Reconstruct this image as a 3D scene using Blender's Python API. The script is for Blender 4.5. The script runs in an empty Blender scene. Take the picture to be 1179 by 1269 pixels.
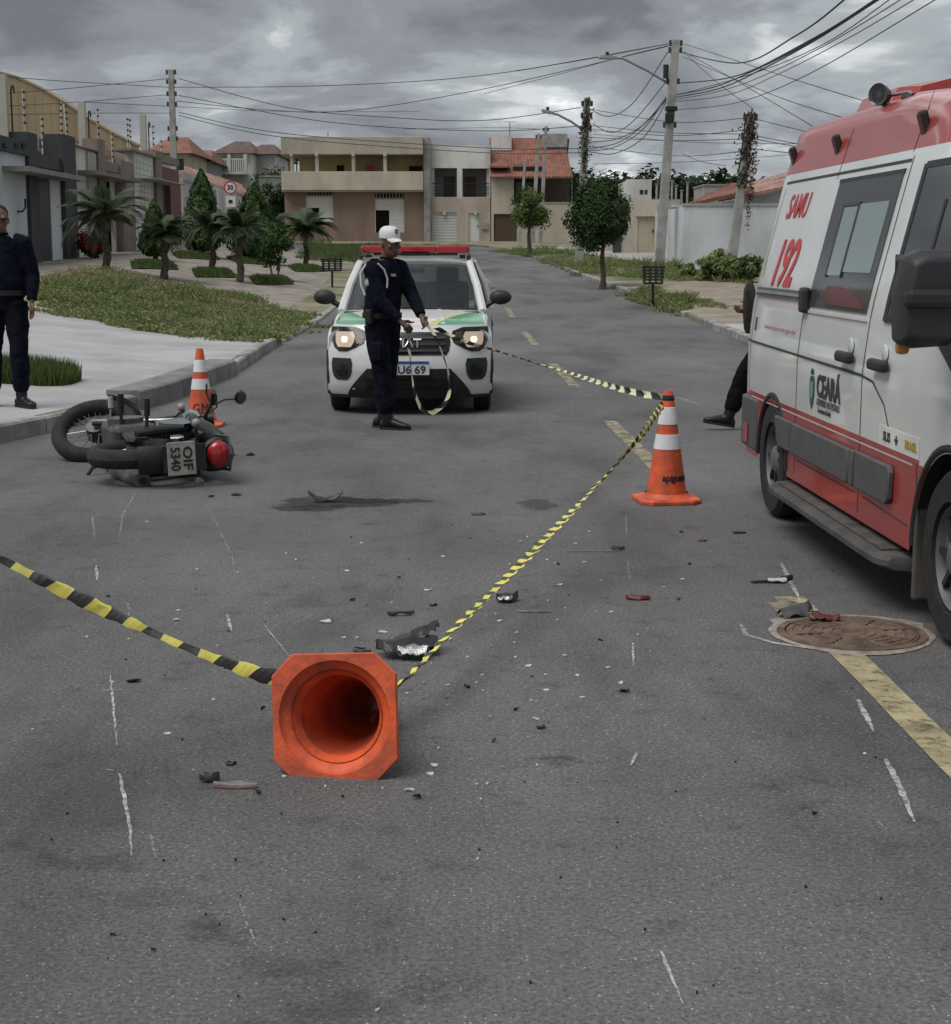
import bpy, math, random
from mathutils import Vector, Matrix
R = math.radians
random.seed(7)
S = bpy.context.scene
COL = S.collection
# ------------------------------------------------------------------ camera, sky, sun, exposure
cd = bpy.data.cameras.new('camera'); CAM = bpy.data.objects.new('camera', cd); COL.objects.link(CAM)
cd.sensor_fit = 'HORIZONTAL'; cd.sensor_width = 36; cd.lens = 36 * 2000 / 1179
cd.clip_start = .05; cd.clip_end = 3000
PITCH = math.atan(322.5 / 2000)
CAM.location = (0, 0, 1.56); CAM.rotation_euler = (math.pi / 2 - PITCH, 0, 0)
S.camera = CAM
S.render.engine = 'CYCLES'
S.view_settings.view_transform = 'Standard'; S.view_settings.look = 'None'
S.view_settings.gamma = 1; S.view_settings.exposure = 0.74; S.view_settings.use_curve_mapping = False
S.cycles.use_denoising = True; S.cycles.max_bounces = 6; S.cycles.diffuse_bounces = 3
S.cycles.transparent_max_bounces = 8; S.cycles.caustics_reflective = False; S.cycles.caustics_refractive = False
SUN_EL, SUN_AZ = 62, -125          # high behind the cloud, over the left shoulder
W = bpy.data.worlds.new('World'); S.world = W; W.use_nodes = True
def build_world():
    nt = W.node_tree; N = nt.nodes; L = nt.links; N.clear()
    out = N.new('ShaderNodeOutputWorld'); bg = N.new('ShaderNodeBackground'); bg.inputs[1].default_value = .15
    sky = N.new('ShaderNodeTexSky'); sky.sky_type = 'NISHITA'; sky.sun_disc = False
    sky.sun_elevation = R(SUN_EL); sky.sun_rotation = R(SUN_AZ)
    tc = N.new('ShaderNodeTexCoord'); sp = N.new('ShaderNodeSeparateXYZ'); L.new(tc.outputs['Generated'], sp.inputs[0])
    def mth(op, a, b=None, clamp=False):
        n = N.new('ShaderNodeMath'); n.operation = op; n.use_clamp = clamp
        for i, q in enumerate((a, b)):
            if q is None: continue
            if isinstance(q, (int, float)): n.inputs[i].default_value = q
            else: L.new(q, n.inputs[i])
        return n.outputs[0]
    zz = mth('ADD', mth('MAXIMUM', sp.outputs[2], 0.0), .26)
    px = mth('DIVIDE', sp.outputs[0], zz); py = mth('DIVIDE', sp.outputs[1], zz)
    cb = N.new('ShaderNodeCombineXYZ'); L.new(px, cb.inputs[0]); L.new(py, cb.inputs[1]); cb.inputs[2].default_value = CLOUD_SEED
    def noise(scale, det, rough, dist, off=0):
        m = N.new('ShaderNodeMapping'); m.inputs['Location'].default_value = (off, off * .7, 0); L.new(cb.outputs[0], m.inputs[0])
        n = N.new('ShaderNodeTexNoise'); n.inputs['Scale'].default_value = scale; n.inputs['Detail'].default_value = det
        n.inputs['Roughness'].default_value = rough; n.inputs['Distortion'].default_value = dist
        L.new(m.outputs[0], n.inputs['Vector']); return n.outputs[0]
    a = noise(2.6, 12, .58, .25); b = noise(1.0, 4, .5, .3, 3.1)
    t = mth('ADD', mth('MULTIPLY', a, .62), mth('MULTIPLY', b, .46))
    rp = N.new('ShaderNodeValToRGB'); L.new(t, rp.inputs[0]); cr = rp.color_ramp; cr.interpolation = 'EASE'
    cr.elements[0].position = .40; cr.elements[0].color = (.70, .77, .85, 1)
    cr.elements[1].position = .655; cr.elements[1].color = (5.4, 5.5, 5.5, 1)
    e = cr.elements.new(.50); e.color = (1.12, 1.22, 1.32, 1)
    e = cr.elements.new(.56); e.color = (1.62, 1.76, 1.86, 1)
    e = cr.elements.new(.61); e.color = (2.75, 2.9, 2.97, 1)
    cov = N.new('ShaderNodeMapRange'); L.new(t, cov.inputs[0]); cov.inputs[1].default_value = .64; cov.inputs[2].default_value = .75
    cov.inputs[3].default_value = 1; cov.inputs[4].default_value = .35
    mx = N.new('ShaderNodeMixRGB'); L.new(cov.outputs[0], mx.inputs[0]); L.new(sky.outputs[0], mx.inputs[1]); L.new(rp.outputs[0], mx.inputs[2])
    L.new(mx.outputs[0], bg.inputs[0]); L.new(bg.outputs[0], out.inputs[0])
CLOUD_SEED = 12.4
build_world()
sl = bpy.data.lights.new('sun', 'SUN'); sl.energy = 1.5; sl.angle = R(40); sl.color = (1, .965, .92)
SUN = bpy.data.objects.new('sun', sl); COL.objects.link(SUN)
_az = R(SUN_AZ); _el = R(SUN_EL)
SUN.rotation_euler = Vector((math.sin(_az) * math.cos(_el), math.cos(_az) * math.cos(_el), math.sin(_el))).to_track_quat('Z', 'Y').to_euler()
SUN.location = (0, 0, 40)

# ------------------------------------------------------------------ projection helpers (measure the place from the photograph)
CT, ST = math.cos(PITCH), math.sin(PITCH)
def ray(px, py):
    u = (px - 589.5) / 2000; v = (634.5 - py) / 2000
    return Vector((u, CT + v * ST, -ST + v * CT))
def P(px, py, Y):
    d = ray(px, py); t = Y / d.y
    return Vector((t * d.x, Y, 1.56 + t * d.z))
def gz(y):
    t = (y - 28) / 4
    return .112 * (t if t > 30 else math.log1p(math.exp(t)))
def poly(pts, y):
    if y <= pts[0][0]: return pts[0][1]
    for (a, b), (c, d) in zip(pts, pts[1:]):
        if y <= c: return b + (d - b) * (y - a) / (c - a)
    return pts[-1][1]
XL = [(-20, -9), (8, -6.6), (11.5, -4.7), (13.2, -3.9), (15.2, -3.5), (16.7, -3.27), (20.5, -3.07), (25, -3.2), (32, -3.15), (45, -3.3), (60, -4.1), (75, -6.0), (86, -10), (94, -18), (99, -30), (103, -60)]
XR = [(-20, 4.6), (27, 4.5), (34, 4.42), (41, 4.26), (47, 3.96), (55, 3.55), (76, 2.45), (88, 1.5), (93.5, .5), (97, -1.6), (100, -9), (103, -30), (106, -60)]
def ss(t):
    t = max(0, min(1, t)); return t * t * (3 - 2 * t)
def Z(x, y):
    xl, xr = poly(XL, y), poly(XR, y)
    if y > 103: return gz(min(y, 112))
    g = gz(y)
    if x < xl: return g + .14 - .11 * ss((y - 25.5) / 2) + (.62 + .11 * ss((y - 25.5) / 2)) * ss((xl - x) / 8)
    if x > xr: return g + .08 + .06 * ss((x - xr) / 4)
    return g
def gp(px, py):
    d = ray(px, py); lo, hi = 1.5, 130
    n = 400; prev = lo
    for i in range(1, n + 1):
        y = lo + (hi - lo) * i / n; t = y / d.y
        if 1.56 + t * d.z <= Z(t * d.x, y): break
        prev = y
    a, b = prev, y
    for _ in range(30):
        m = (a + b) / 2; t = m / d.y
        if 1.56 + t * d.z > Z(t * d.x, m): a = m
        else: b = m
    t = a / d.y; return Vector((t * d.x, a, Z(t * d.x, a)))

# ------------------------------------------------------------------ materials
MATS = {}
def mat(name, col, rough=.6, var=.12, scale=6, bump=0, metal=0, spec=.4, coat=0, bscale=None, dirt=None, det=5, stretch=None):
    if name in MATS: return MATS[name]
    m = bpy.data.materials.new(name); m.use_nodes = True; nt = m.node_tree; b = nt.nodes['Principled BSDF']
    b.inputs['Roughness'].default_value = rough; b.inputs['Metallic'].default_value = metal
    b.inputs['Specular IOR Level'].default_value = spec; b.inputs['Coat Weight'].default_value = coat; b.inputs['Coat Roughness'].default_value = .06
    tc = nt.nodes.new('ShaderNodeTexCoord'); mp = nt.nodes.new('ShaderNodeMapping'); nt.links.new(tc.outputs['Object'], mp.inputs[0])
    if stretch: mp.inputs['Scale'].default_value = stretch
    n = nt.nodes.new('ShaderNodeTexNoise'); n.inputs['Scale'].default_value = scale; n.inputs['Detail'].default_value = det; n.inputs['Roughness'].default_value = .6
    nt.links.new(mp.outputs[0], n.inputs['Vector'])
    r = nt.nodes.new('ShaderNodeValToRGB'); nt.links.new(n.outputs[0], r.inputs[0])
    c2 = dirt or tuple(c * (1 - 1.6 * var) for c in col)
    r.color_ramp.elements[0].position = .34; r.color_ramp.elements[0].color = (*c2, 1)
    r.color_ramp.elements[1].position = .62; r.color_ramp.elements[1].color = (*[min(1, c * (1 + .5 * var)) for c in col], 1)
    nt.links.new(r.outputs[0], b.inputs['Base Color'])
    if bump:
        n2 = nt.nodes.new('ShaderNodeTexNoise'); n2.inputs['Scale'].default_value = bscale or scale * 6; n2.inputs['Detail'].default_value = 4
        nt.links.new(mp.outputs[0], n2.inputs['Vector'])
        bp = nt.nodes.new('ShaderNodeBump'); bp.inputs['Strength'].default_value = bump; bp.inputs['Distance'].default_value = .02
        nt.links.new(n2.outputs[0], bp.inputs['Height']); nt.links.new(bp.outputs[0], b.inputs['Normal'])
    MATS[name] = m; return m
def glass(name, col=(.02, .025, .025), rough=.03, alpha=1.0):
    if name in MATS: return MATS[name]
    m = bpy.data.materials.new(name); m.use_nodes = True; b = m.node_tree.nodes['Principled BSDF']
    b.inputs['Base Color'].default_value = (*col, 1); b.inputs['Roughness'].default_value = rough
    b.inputs['Specular IOR Level'].default_value = .6; b.inputs['Alpha'].default_value = alpha
    MATS[name] = m; return m
def leafmat(name, col, col2, trans=.25):
    if name in MATS: return MATS[name]
    m = bpy.data.materials.new(name); m.use_nodes = True; nt = m.node_tree; b = nt.nodes['Principled BSDF']
    g = nt.nodes.new('ShaderNodeNewGeometry'); r = nt.nodes.new('ShaderNodeValToRGB')
    nt.links.new(g.outputs['Random Per Island'], r.inputs[0])
    r.color_ramp.elements[0].color = (*col, 1); r.color_ramp.elements[1].color = (*col2, 1)
    nt.links.new(r.outputs[0], b.inputs['Base Color']); b.inputs['Roughness'].default_value = .55; b.inputs['Specular IOR Level'].default_value = .25
    tr = nt.nodes.new('ShaderNodeBsdfTranslucent'); nt.links.new(r.outputs[0], tr.inputs[0])
    mx = nt.nodes.new('ShaderNodeMixShader'); mx.inputs[0].default_value = trans
    nt.links.new(b.outputs[0], mx.inputs[1]); nt.links.new(tr.outputs[0], mx.inputs[2])
    nt.links.new(mx.outputs[0], nt.nodes['Material Output'].inputs[0])
    MATS[name] = m; return m

# ------------------------------------------------------------------ mesh builder
class MB:
    def __init__(s): s.v = []; s.f = []; s.mi = []; s.cur = 0; s.T = None
    def add(s, vs, fs):
        o = len(s.v)
        s.v += [tuple(s.T @ Vector(p)) for p in vs] if s.T else [tuple(p) for p in vs]
        s.f += [tuple(i + o for i in f) for f in fs]; s.mi += [s.cur] * len(fs); return s
    def box(s, c, d, M=None):
        x, y, z = (q / 2 for q in d)
        vs = [Vector((a * x, b * y, e * z)) for e in (-1, 1) for b in (-1, 1) for a in (-1, 1)]
        vs = [(M @ q if M else q) + Vector(c) for q in vs]
        return s.add(vs, [(0, 2, 3, 1), (4, 5, 7, 6), (0, 1, 5, 4), (2, 6, 7, 3), (0, 4, 6, 2), (1, 3, 7, 5)])
    def bb(s, a, b): return s.box([(p + q) / 2 for p, q in zip(a, b)], [abs(p - q) for p, q in zip(a, b)])
    def loft(s, rings, cap=True, closed=True):
        n = len(rings[0]); vs = [p for r in rings for p in r]; fs = []
        for i in range(len(rings) - 1):
            for j in range(n if closed else n - 1):
                k = (j + 1) % n; fs.append((i * n + j, i * n + k, (i + 1) * n + k, (i + 1) * n + j))
        if cap and closed: fs.append(tuple(range(n))[::-1]); fs.append(tuple((len(rings) - 1) * n + j for j in range(n)))
        return s.add(vs, fs)
    def tube(s, pts, r, n=8, cap=True, flat=1.0):
        pts = [Vector(p) for p in pts]; rings = []; up = None
        for i, p in enumerate(pts):
            t = (pts[min(i + 1, len(pts) - 1)] - pts[max(i - 1, 0)]).normalized()
            if up is None:
                up = Vector((0, 0, 1)) if abs(t.z) < .9 else Vector((1, 0, 0))
            a = t.cross(up).normalized(); b = a.cross(t).normalized(); up = b
            rr = r[i] if isinstance(r, (list, tuple)) else r
            rings.append([p + a * (rr * math.cos(2 * math.pi * k / n)) + b * (rr * flat * math.sin(2 * math.pi * k / n)) for k in range(n)])
        return s.loft(rings, cap)
    def cyl(s, a, b, r, r2=None, n=12, cap=True): return s.tube([a, b], [r, r if r2 is None else r2], n, cap)
    def lathe(s, prof, n=24, M=None, cap=False):
        rings = []
        for r, z in prof:
            ring = [Vector((r * math.cos(2 * math.pi * k / n), r * math.sin(2 * math.pi * k / n), z)) for k in range(n)]
            rings.append([M @ q for q in ring] if M else ring)
        return s.loft(rings, cap)
    def ell(s, c, d, n=12, m=8, M=None):
        rings = []
        for i in range(m + 1):
            a = math.pi * (i / m - .5); a = max(-1.55, min(1.55, a))
            rings.append([(M @ q if M else q) + Vector(c) for q in [Vector((d[0] * math.cos(a) * math.cos(2 * math.pi * k / n), d[1] * math.cos(a) * math.sin(2 * math.pi * k / n), d[2] * math.sin(a))) for k in range(n)]])
        return s.loft(rings, True)
    def prism(s, pts, h):      # polygon of 3D points extruded by the vector h
        pts = [Vector(p) for p in pts]; h = Vector(h); n = len(pts)
        return s.add(pts + [p + h for p in pts], [tuple(range(n))[::-1], tuple(range(n, 2 * n))] + [(i, (i + 1) % n, n + (i + 1) % n, n + i) for i in range(n)])
    def grid(s, fn, nu, nv):
        vs = [fn(i / nu, j / nv) for j in range(nv + 1) for i in range(nu + 1)]
        return s.add(vs, [(j * (nu + 1) + i, j * (nu + 1) + i + 1, (j + 1) * (nu + 1) + i + 1, (j + 1) * (nu + 1) + i) for j in range(nv) for i in range(nu)])
    def slab(s, fn, nu, nv, h):   # grid with thickness: h = offset vector of the back face
        h = Vector(h); a = [Vector(fn(i / nu, j / nv)) for j in range(nv + 1) for i in range(nu + 1)]; n = len(a); w = nu + 1
        f = [(j * w + i, j * w + i + 1, (j + 1) * w + i + 1, (j + 1) * w + i) for j in range(nv) for i in range(nu)]
        f += [tuple(n + q for q in x)[::-1] for x in f]
        edge = [i for i in range(w)] + [j * w + nu for j in range(1, nv + 1)] + [nv * w + i for i in range(nu - 1, -1, -1)] + [j * w for j in range(nv - 1, 0, -1)]
        f += [(edge[k], n + edge[k], n + edge[(k + 1) % len(edge)], edge[(k + 1) % len(edge)]) for k in range(len(edge))]
        return s.add(a + [p + h for p in a], f)
    def mesh(s, name):
        me = bpy.data.meshes.new(name); me.from_pydata(s.v, [], s.f); me.update(); return me
    def build(s, name, m=None, parent=None, smooth=35, bevel=0, fix=True, weld=0, sub=0):
        me = s.mesh(name)
        if fix and len(s.f) < 60000:
            import bmesh
            bm = bmesh.new(); bm.from_mesh(me)
            if weld: bmesh.ops.remove_doubles(bm, verts=bm.verts, dist=weld)
            bmesh.ops.recalc_face_normals(bm, faces=bm.faces)
            if len(bm.faces) == len(s.mi): pass
            bm.to_mesh(me); bm.free()
        ms = m if isinstance(m, (list, tuple)) else [m]
        for q in ms:
            if q: me.materials.append(q)
        if len(ms) > 1 and len(me.polygons) == len(s.mi): me.polygons.foreach_set('material_index', s.mi)
        if smooth:
            me.shade_smooth(); me.set_sharp_from_angle(angle=R(smooth))
        return link(me, name, parent, bevel, sub)
def link(me, name, parent=None, bevel=0, sub=0):
    o = bpy.data.objects.new(name, me); COL.objects.link(o)
    if parent: o.parent = parent
    if bevel:
        b = o.modifiers.new('bevel', 'BEVEL'); b.width = bevel; b.segments = 2; b.limit_method = 'ANGLE'; b.angle_limit = R(40)
    if sub:
        b = o.modifiers.new('sub', 'SUBSURF'); b.levels = sub; b.render_levels = sub
    return o
def tag(o, label, cat=None, group=None, kind=None):
    if label: o['label'] = label
    if cat: o['category'] = cat
    if group: o['group'] = group
    if kind: o['kind'] = kind
    return o
def thing(name, label, cat, loc=(0, 0, 0), rz=0, group=None):
    o = bpy.data.objects.new(name, None); COL.objects.link(o); o.location = loc; o.rotation_euler = (0, 0, rz); o.empty_display_size = .1
    return tag(o, label, cat, group)
def copy_tree(o, parent=None):
    c = o.copy(); COL.objects.link(c)
    if parent: c.parent = parent
    for ch in o.children: copy_tree(ch, c)
    return c
# flat lettering: text turned into meshes while the scene is still empty
TXT = {}
def prep_text(strings):
    tmp = []
    for key, (s, sh, off) in strings.items():
        cu = bpy.data.curves.new('t', 'FONT'); cu.body = s; cu.shear = sh; cu.offset = off; cu.extrude = .002; cu.align_x = 'CENTER'; cu.align_y = 'CENTER'; cu.resolution_u = 3
        o = bpy.data.objects.new('t', cu); COL.objects.link(o); tmp.append((key, o))
    dg = bpy.context.evaluated_depsgraph_get()
    for key, o in tmp:
        me = bpy.data.meshes.new_from_object(o.evaluated_get(dg)); me.materials.clear()
        xs = [v.co.x for v in me.vertices]; ys = [v.co.y for v in me.vertices]
        cx, cy = (max(xs) + min(xs)) / 2, (max(ys) + min(ys)) / 2; w, h = max(xs) - min(xs), max(ys) - min(ys)
        TXT[key] = ([((v.co.x - cx) / w, (v.co.y - cy) / h, v.co.z) for v in me.vertices], [tuple(p.vertices) for p in me.polygons])
    for key, o in tmp: cu = o.data; bpy.data.objects.remove(o); bpy.data.curves.remove(cu)
def lettering(name, key, fn, w, h, m, parent, th=.002):   # fn(x, y, d) places a letter point on the surface
    vs, fs = TXT[key]; mb = MB(); mb.add([fn(x * w, y * h, th * .5 + z * (th / .004)) for x, y, z in vs], fs)
    return mb.build(name, m, parent, smooth=0, fix=False)
prep_text({'192': ('192', .25, .03), 'samu': ('SAMU', .25, .012), 'ceara': ('CEARÁ', 0, .03), 'gov': ('GOVERNO DO ESTADO', 0, 0), 'sec': ('Secretaria da Saúde', .1, 0),
           'www': ('www.samu.ce.gov.br', 0, 0), 'gm': ('GM', 0, .0), 'apig': ('apiguana', .2, .03), 'plate': ('AU6 69', 0, .03), 'oif': ('OIF', 0, .02), 'n5340': ('5340', 0, .02),
           'brand': ('FIAT', 0, .02), '30': ('30', 0, .04), 'sus': ('SUS', 0, .04), 'bra': ('BRASIL', 0, .05)})
# ================================================================== GROUND, ROAD, KERBS, MARKINGS
def asphalt_mat():
    m = bpy.data.materials.new('asphalt'); m.use_nodes = True; nt = m.node_tree; N, L = nt.nodes, nt.links; b = N['Principled BSDF']
    tc = N.new('ShaderNodeTexCoord')
    def nz(scale, det=4, rough=.6, st=None, dist=0):
        mp = N.new('ShaderNodeMapping'); L.new(tc.outputs['Object'], mp.inputs[0])
        if st: mp.inputs['Scale'].default_value = st
        n = N.new('ShaderNodeTexNoise'); n.inputs['Scale'].default_value = scale; n.inputs['Detail'].default_value = det; n.inputs['Roughness'].default_value = rough
        n.inputs['Distortion'].default_value = dist; L.new(mp.outputs[0], n.inputs['Vector']); return n
    def ramp(src, pts):
        r = N.new('ShaderNodeValToRGB'); L.new(src, r.inputs[0])
        while len(r.color_ramp.elements) < len(pts): r.color_ramp.elements.new(.5)
        for e, (p, c) in zip(r.color_ramp.elements, pts): e.position = p; e.color = (*((c,) * 3 if isinstance(c, float) else c), 1)
        return r.outputs[0]
    def mix(kind, f, a, c):
        x = N.new('ShaderNodeMixRGB'); x.blend_type = kind
        if isinstance(f, float): x.inputs[0].default_value = f
        else: L.new(f, x.inputs[0])
        for i, q in ((1, a), (2, c)):
            if isinstance(q, tuple): x.inputs[i].default_value = (*q, 1)
            else: L.new(q, x.inputs[i])
        return x.outputs[0]
    base = ramp(nz(75, 6, .75).outputs[0], [(.33, (.048, .048, .049)), (.50, (.108, .107, .108)), (.66, (.170, .168, .167))])
    vo = N.new('ShaderNodeTexVoronoi'); vo.inputs['Scale'].default_value = 95; L.new(tc.outputs['Object'], vo.inputs['Vector'])
    gr = N.new('ShaderNodeSeparateColor'); L.new(vo.outputs['Color'], gr.inputs[0])
    core = N.new('ShaderNodeMapRange'); L.new(vo.outputs['Distance'], core.inputs[0]); core.inputs[1].default_value = .35; core.inputs[2].default_value = .2
    pick = N.new('ShaderNodeMapRange'); L.new(gr.outputs[0], pick.inputs[0]); pick.inputs[1].default_value = .80; pick.inputs[2].default_value = .98
    mu = N.new('ShaderNodeMath'); mu.operation = 'MULTIPLY'; L.new(core.outputs[0], mu.inputs[0]); L.new(pick.outputs[0], mu.inputs[1])
    c = mix('MIX', mu.outputs[0], base, (.34, .335, .325))
    pick2 = N.new('ShaderNodeMapRange'); L.new(gr.outputs[1], pick2.inputs[0]); pick2.inputs[1].default_value = .80; pick2.inputs[2].default_value = .95
    mu2 = N.new('ShaderNodeMath'); mu2.operation = 'MULTIPLY'; L.new(core.outputs[0], mu2.inputs[0]); L.new(pick2.outputs[0], mu2.inputs[1])
    c = mix('MIX', mu2.outputs[0], c, (.03, .03, .032))
    c = mix('MULTIPLY', 1.0, c, ramp(nz(.9, 7, .62, (1, .35, 1)).outputs[0], [(.34, .60), (.48, .97), (.68, 1.2)]))
    c = mix('MULTIPLY', 1.0, c, ramp(nz(.25, 3, .5).outputs[0], [(.34, .78), (.62, 1.14)]))
    c = mix('MULTIPLY', 1.0, c, ramp(nz(6, 5, .7).outputs[0], [(.30, .62), (.43, 1.0), (.7, 1.08)]))
    # spills and stains, each with a shape of its own
    wob = nz(4, 5, .65); geo = N.new('ShaderNodeVectorMath'); geo.operation = 'SUBTRACT'; L.new(wob.outputs['Color'], geo.inputs[0]); geo.inputs[1].default_value = (.5, .5, .5)
    sc = N.new('ShaderNodeVectorMath'); sc.operation = 'SCALE'; L.new(geo.outputs[0], sc.inputs[0]); sc.inputs['Scale'].default_value = .55
    ps = N.new('ShaderNodeVectorMath'); ps.operation = 'ADD'; L.new(tc.outputs['Object'], ps.inputs[0]); L.new(sc.outputs[0], ps.inputs[1])
    for (px, py, rx, ry, k, soft) in STAINS:
        q = gp(px, py)
        d = N.new('ShaderNodeVectorMath'); d.operation = 'SUBTRACT'; L.new(ps.outputs[0], d.inputs[0]); d.inputs[1].default_value = (q.x, q.y, 0)
        d2 = N.new('ShaderNodeVectorMath'); d2.operation = 'MULTIPLY'; L.new(d.outputs[0], d2.inputs[0]); d2.inputs[1].default_value = (1 / rx, 1 / ry, 0)
        ln = N.new('ShaderNodeVectorMath'); ln.operation = 'LENGTH'; L.new(d2.outputs[0], ln.inputs[0])
        mr = N.new('ShaderNodeMapRange'); mr.interpolation_type = 'SMOOTHSTEP'; L.new(ln.outputs['Value'], mr.inputs[0]); mr.inputs[1].default_value = 1; mr.inputs[2].default_value = 1 - soft
        mr.inputs[3].default_value = 0; mr.inputs[4].default_value = k
        c = mix('MULTIPLY', mr.outputs[0], c, (.25, .25, .26))
    c = mix('MULTIPLY', 1.0, c, (1.0, .985, .985))
    L.new(c, b.inputs['Base Color']); b.inputs['Roughness'].default_value = .82; b.inputs['Specular IOR Level'].default_value = .35
    n2 = nz(110, 3, .7); bp = N.new('ShaderNodeBump'); bp.inputs['Strength'].default_value = .55; bp.inputs['Distance'].default_value = .006
    L.new(n2.outputs[0], bp.inputs['Height']); L.new(bp.outputs[0], b.inputs['Normal']); return m
STAINS = [(425, 622, .42, .26, .95, .18), (462, 620, .40, .15, .95, .18), (380, 629, .22, .13, .95, .2), (668, 626, .14, .28, .7, .3), (702, 946, .11, .11, .5, .8), (375, 745, .16, .22, .35, .8), (522, 882, .14, .16, .35, .9),
          (250, 1160, .16, .1, .45, .9), (345, 1205, .18, .1, .45, .9), (100, 1065, .22, .07, .4, .9), (690, 944, .32, .04, .35, .9), (1010, 968, .3, .03, .35, .9), (180, 1110, .3, .08, .3, .9), (420, 1250, .15, .1, .4, .9)]
M_ASPH = asphalt_mat()
M_DIRT = mat('dry_dirt', (.25, .215, .175), .95, .3, 1.2, .4, bscale=18, dirt=(.155, .135, .10))
M_GROUND = mat('verge_ground', (.20, .18, .13), .95, .4, .9, .4, bscale=14, dirt=(.075, .09, .035))
M_CONC = mat('light_concrete', (.355, .355, .36), .85, .15, .9, .2, bscale=40, dirt=(.275, .272, .27))
M_PAVE = mat('beige_paving', (.24, .215, .185), .85, .25, 1.5, .2, bscale=20)
M_KERB = mat('kerb_concrete', (.30, .295, .29), .85, .22, 3, .3, bscale=50, dirt=(.15, .145, .14))

def ylist(a, b, fine):
    out = [a]; y = a
    while y < b:
        y += fine if y < 40 else fine * 2.2; out.append(min(y, b))
    return out
YS = ylist(-18, 102.9, .8)
def strip(name, m, xfn, kind='structure', ys=YS):
    mb = MB(); rows = [xfn(y) for y in ys]; n = len(rows[0])
    mb.add([p for r in rows for p in r], [(i * n + j, i * n + j + 1, (i + 1) * n + j + 1, (i + 1) * n + j) for i in range(len(ys) - 1) for j in range(n - 1)])
    return tag(mb.build(name, m, smooth=60), None, kind=kind)
def ground_row(y):
    xl, xr = poly(XL, y), poly(XR, y)
    if y < 102.5:
        L_ = [(x, Z(x, y)) for x in [xl - 320, xl - 60, xl - 25, xl - 14] + [xl - 8 + .8 * k for k in range(10)] + [xl - .06]]
        R_ = [(x, Z(x, y)) for x in [xr + .06, xr + .8, xr + 2, xr + 4, xr + 8, xr + 16, xr + 40, xr + 320]]
        mid = [(xl - .05, gz(y) - .06), (xr + .05, gz(y) - .06)]
    else:
        xs = [xl - 320, xl - 60, xl - 25, xl - 14] + [xl - 8 + .8 * k for k in range(10)] + [xl - .06, xl - .05, xr + .05] + [xr + .06, xr + .8, xr + 2, xr + 4, xr + 8, xr + 16, xr + 40, xr + 320]
        return [Vector((x, y, gz(min(y, 112)))) for x in xs]
    return [Vector((x, y, z)) for x, z in L_ + mid + R_]
strip('ground', M_GROUND, ground_row, ys=YS + [104, 108, 112, 130, 180, 300, 900])
strip('road', M_ASPH, lambda y: [Vector((x, y, gz(y))) for x in (lambda a, b: [a - .03 + (b - a + .06) * k / 6 for k in range(7)])(poly(XL, y), poly(XR, y))])
ROAD = bpy.data.objects['road']
# left: concrete driveway apron
def drive_far(d): return 26.3 + d * .62
def drive_row(y):
    xl = poly(XL, y); return None
mb = MB()
def drive_pt(u, v):
    d = .12 + 13 * u ** 1.5; yf = drive_far(d); y = 6 + (yf - 6) * v; x = poly(XL, y) - d
    return Vector((x, y, Z(x, y) + .005))
mb.grid(drive_pt, 26, 44); tag(mb.build('concrete_driveway', M_CONC, smooth=60), None, kind='structure')
# left: beige paving strip in front of the walled houses
mb = MB()
def pave_pt(u, v):
    y = 35.5 + 40 * v; xl = poly(XL, y); x = xl - 1.0 - (10.6 - .02 * (y - 36)) * u
    return Vector((x, y, Z(x, y) + .006))
mb.grid(pave_pt, 16, 50); tag(mb.build('pavement', M_PAVE, smooth=60), None, kind='structure')
# right: bare dirt verge and a small concrete slab
mb = MB()
mb.grid(lambda u, v: (lambda y: (lambda x: Vector((x, y, Z(x, y) + .006)))(poly(XR, y) + .12 + 14 * u))(24 + 25.5 * v - 4 * u), 14, 30)
tag(mb.build('dirt_verge', M_DIRT, smooth=60), None, kind='structure')
mb = MB()
mb.grid(lambda u, v: (lambda y: (lambda x: Vector((x, y, Z(x, y) + .02)))(poly(XR, y) + .13 + 4.5 * u))(20 + 10.6 * v), 6, 10)
tag(mb.build('concrete_slab', M_CONC, smooth=60), None, kind='structure')
# far forecourts
mb = MB()
mb.grid(lambda u, v: (lambda y: (lambda x: Vector((x, y, Z(x, y) + .01)))(poly(XR, y) + .2 + (12 - 10.5 * max(0, v - .55)) * u))(62 + 26 * v), 10, 20)
tag(mb.build('concrete_forecourt', mat('old_concrete', (.33, .32, .30), .9, .2, .7, .2), smooth=60), None, kind='structure')

# kerb stones, one by one
def kerb(name, edge, y0, y1, side, step=1.0, hgt=.14):
    root = thing(name, None, None); root['kind'] = 'structure'
    y = y0
    while y < y1:
        a = Vector((poly(edge, y), y, 0)); b = Vector((poly(edge, y + step), y + step, 0)); d = b - a; ln = math.hypot(d.x, d.y)
        if abs(d.x) > 3 * abs(d.y): break
        o = Vector((-d.y / ln, d.x / ln, 0)) * side
        z = gz((y + y + step) / 2); jit = random.uniform(-.006, .006)
        mb = MB(); h = hgt + random.uniform(-.006, .01)
        f = Vector((d.x, d.y, 0)) * (.994 - .012)
        base = a + d * .006
        pts = []
        for q in (base, base + f):
            zq = gz(q.y)
            pts.append([q + Vector((0, 0, zq - .05)) + o * (0 + jit), q + Vector((0, 0, zq + h - .02)) + o * (.005 + jit), q + o * (.025 + jit) + Vector((0, 0, zq + h)), q + o * .13 + Vector((0, 0, zq + h)), q + o * .13 + Vector((0, 0, zq - .05))])
        mb.loft(pts); mb.build('kerb_stone', M_KERB, root, smooth=0)
        y += step if y < 40 else step
    return root
kerb('kerb_left', XL, 9.0, 26, 1, 1.0, .145)
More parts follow.
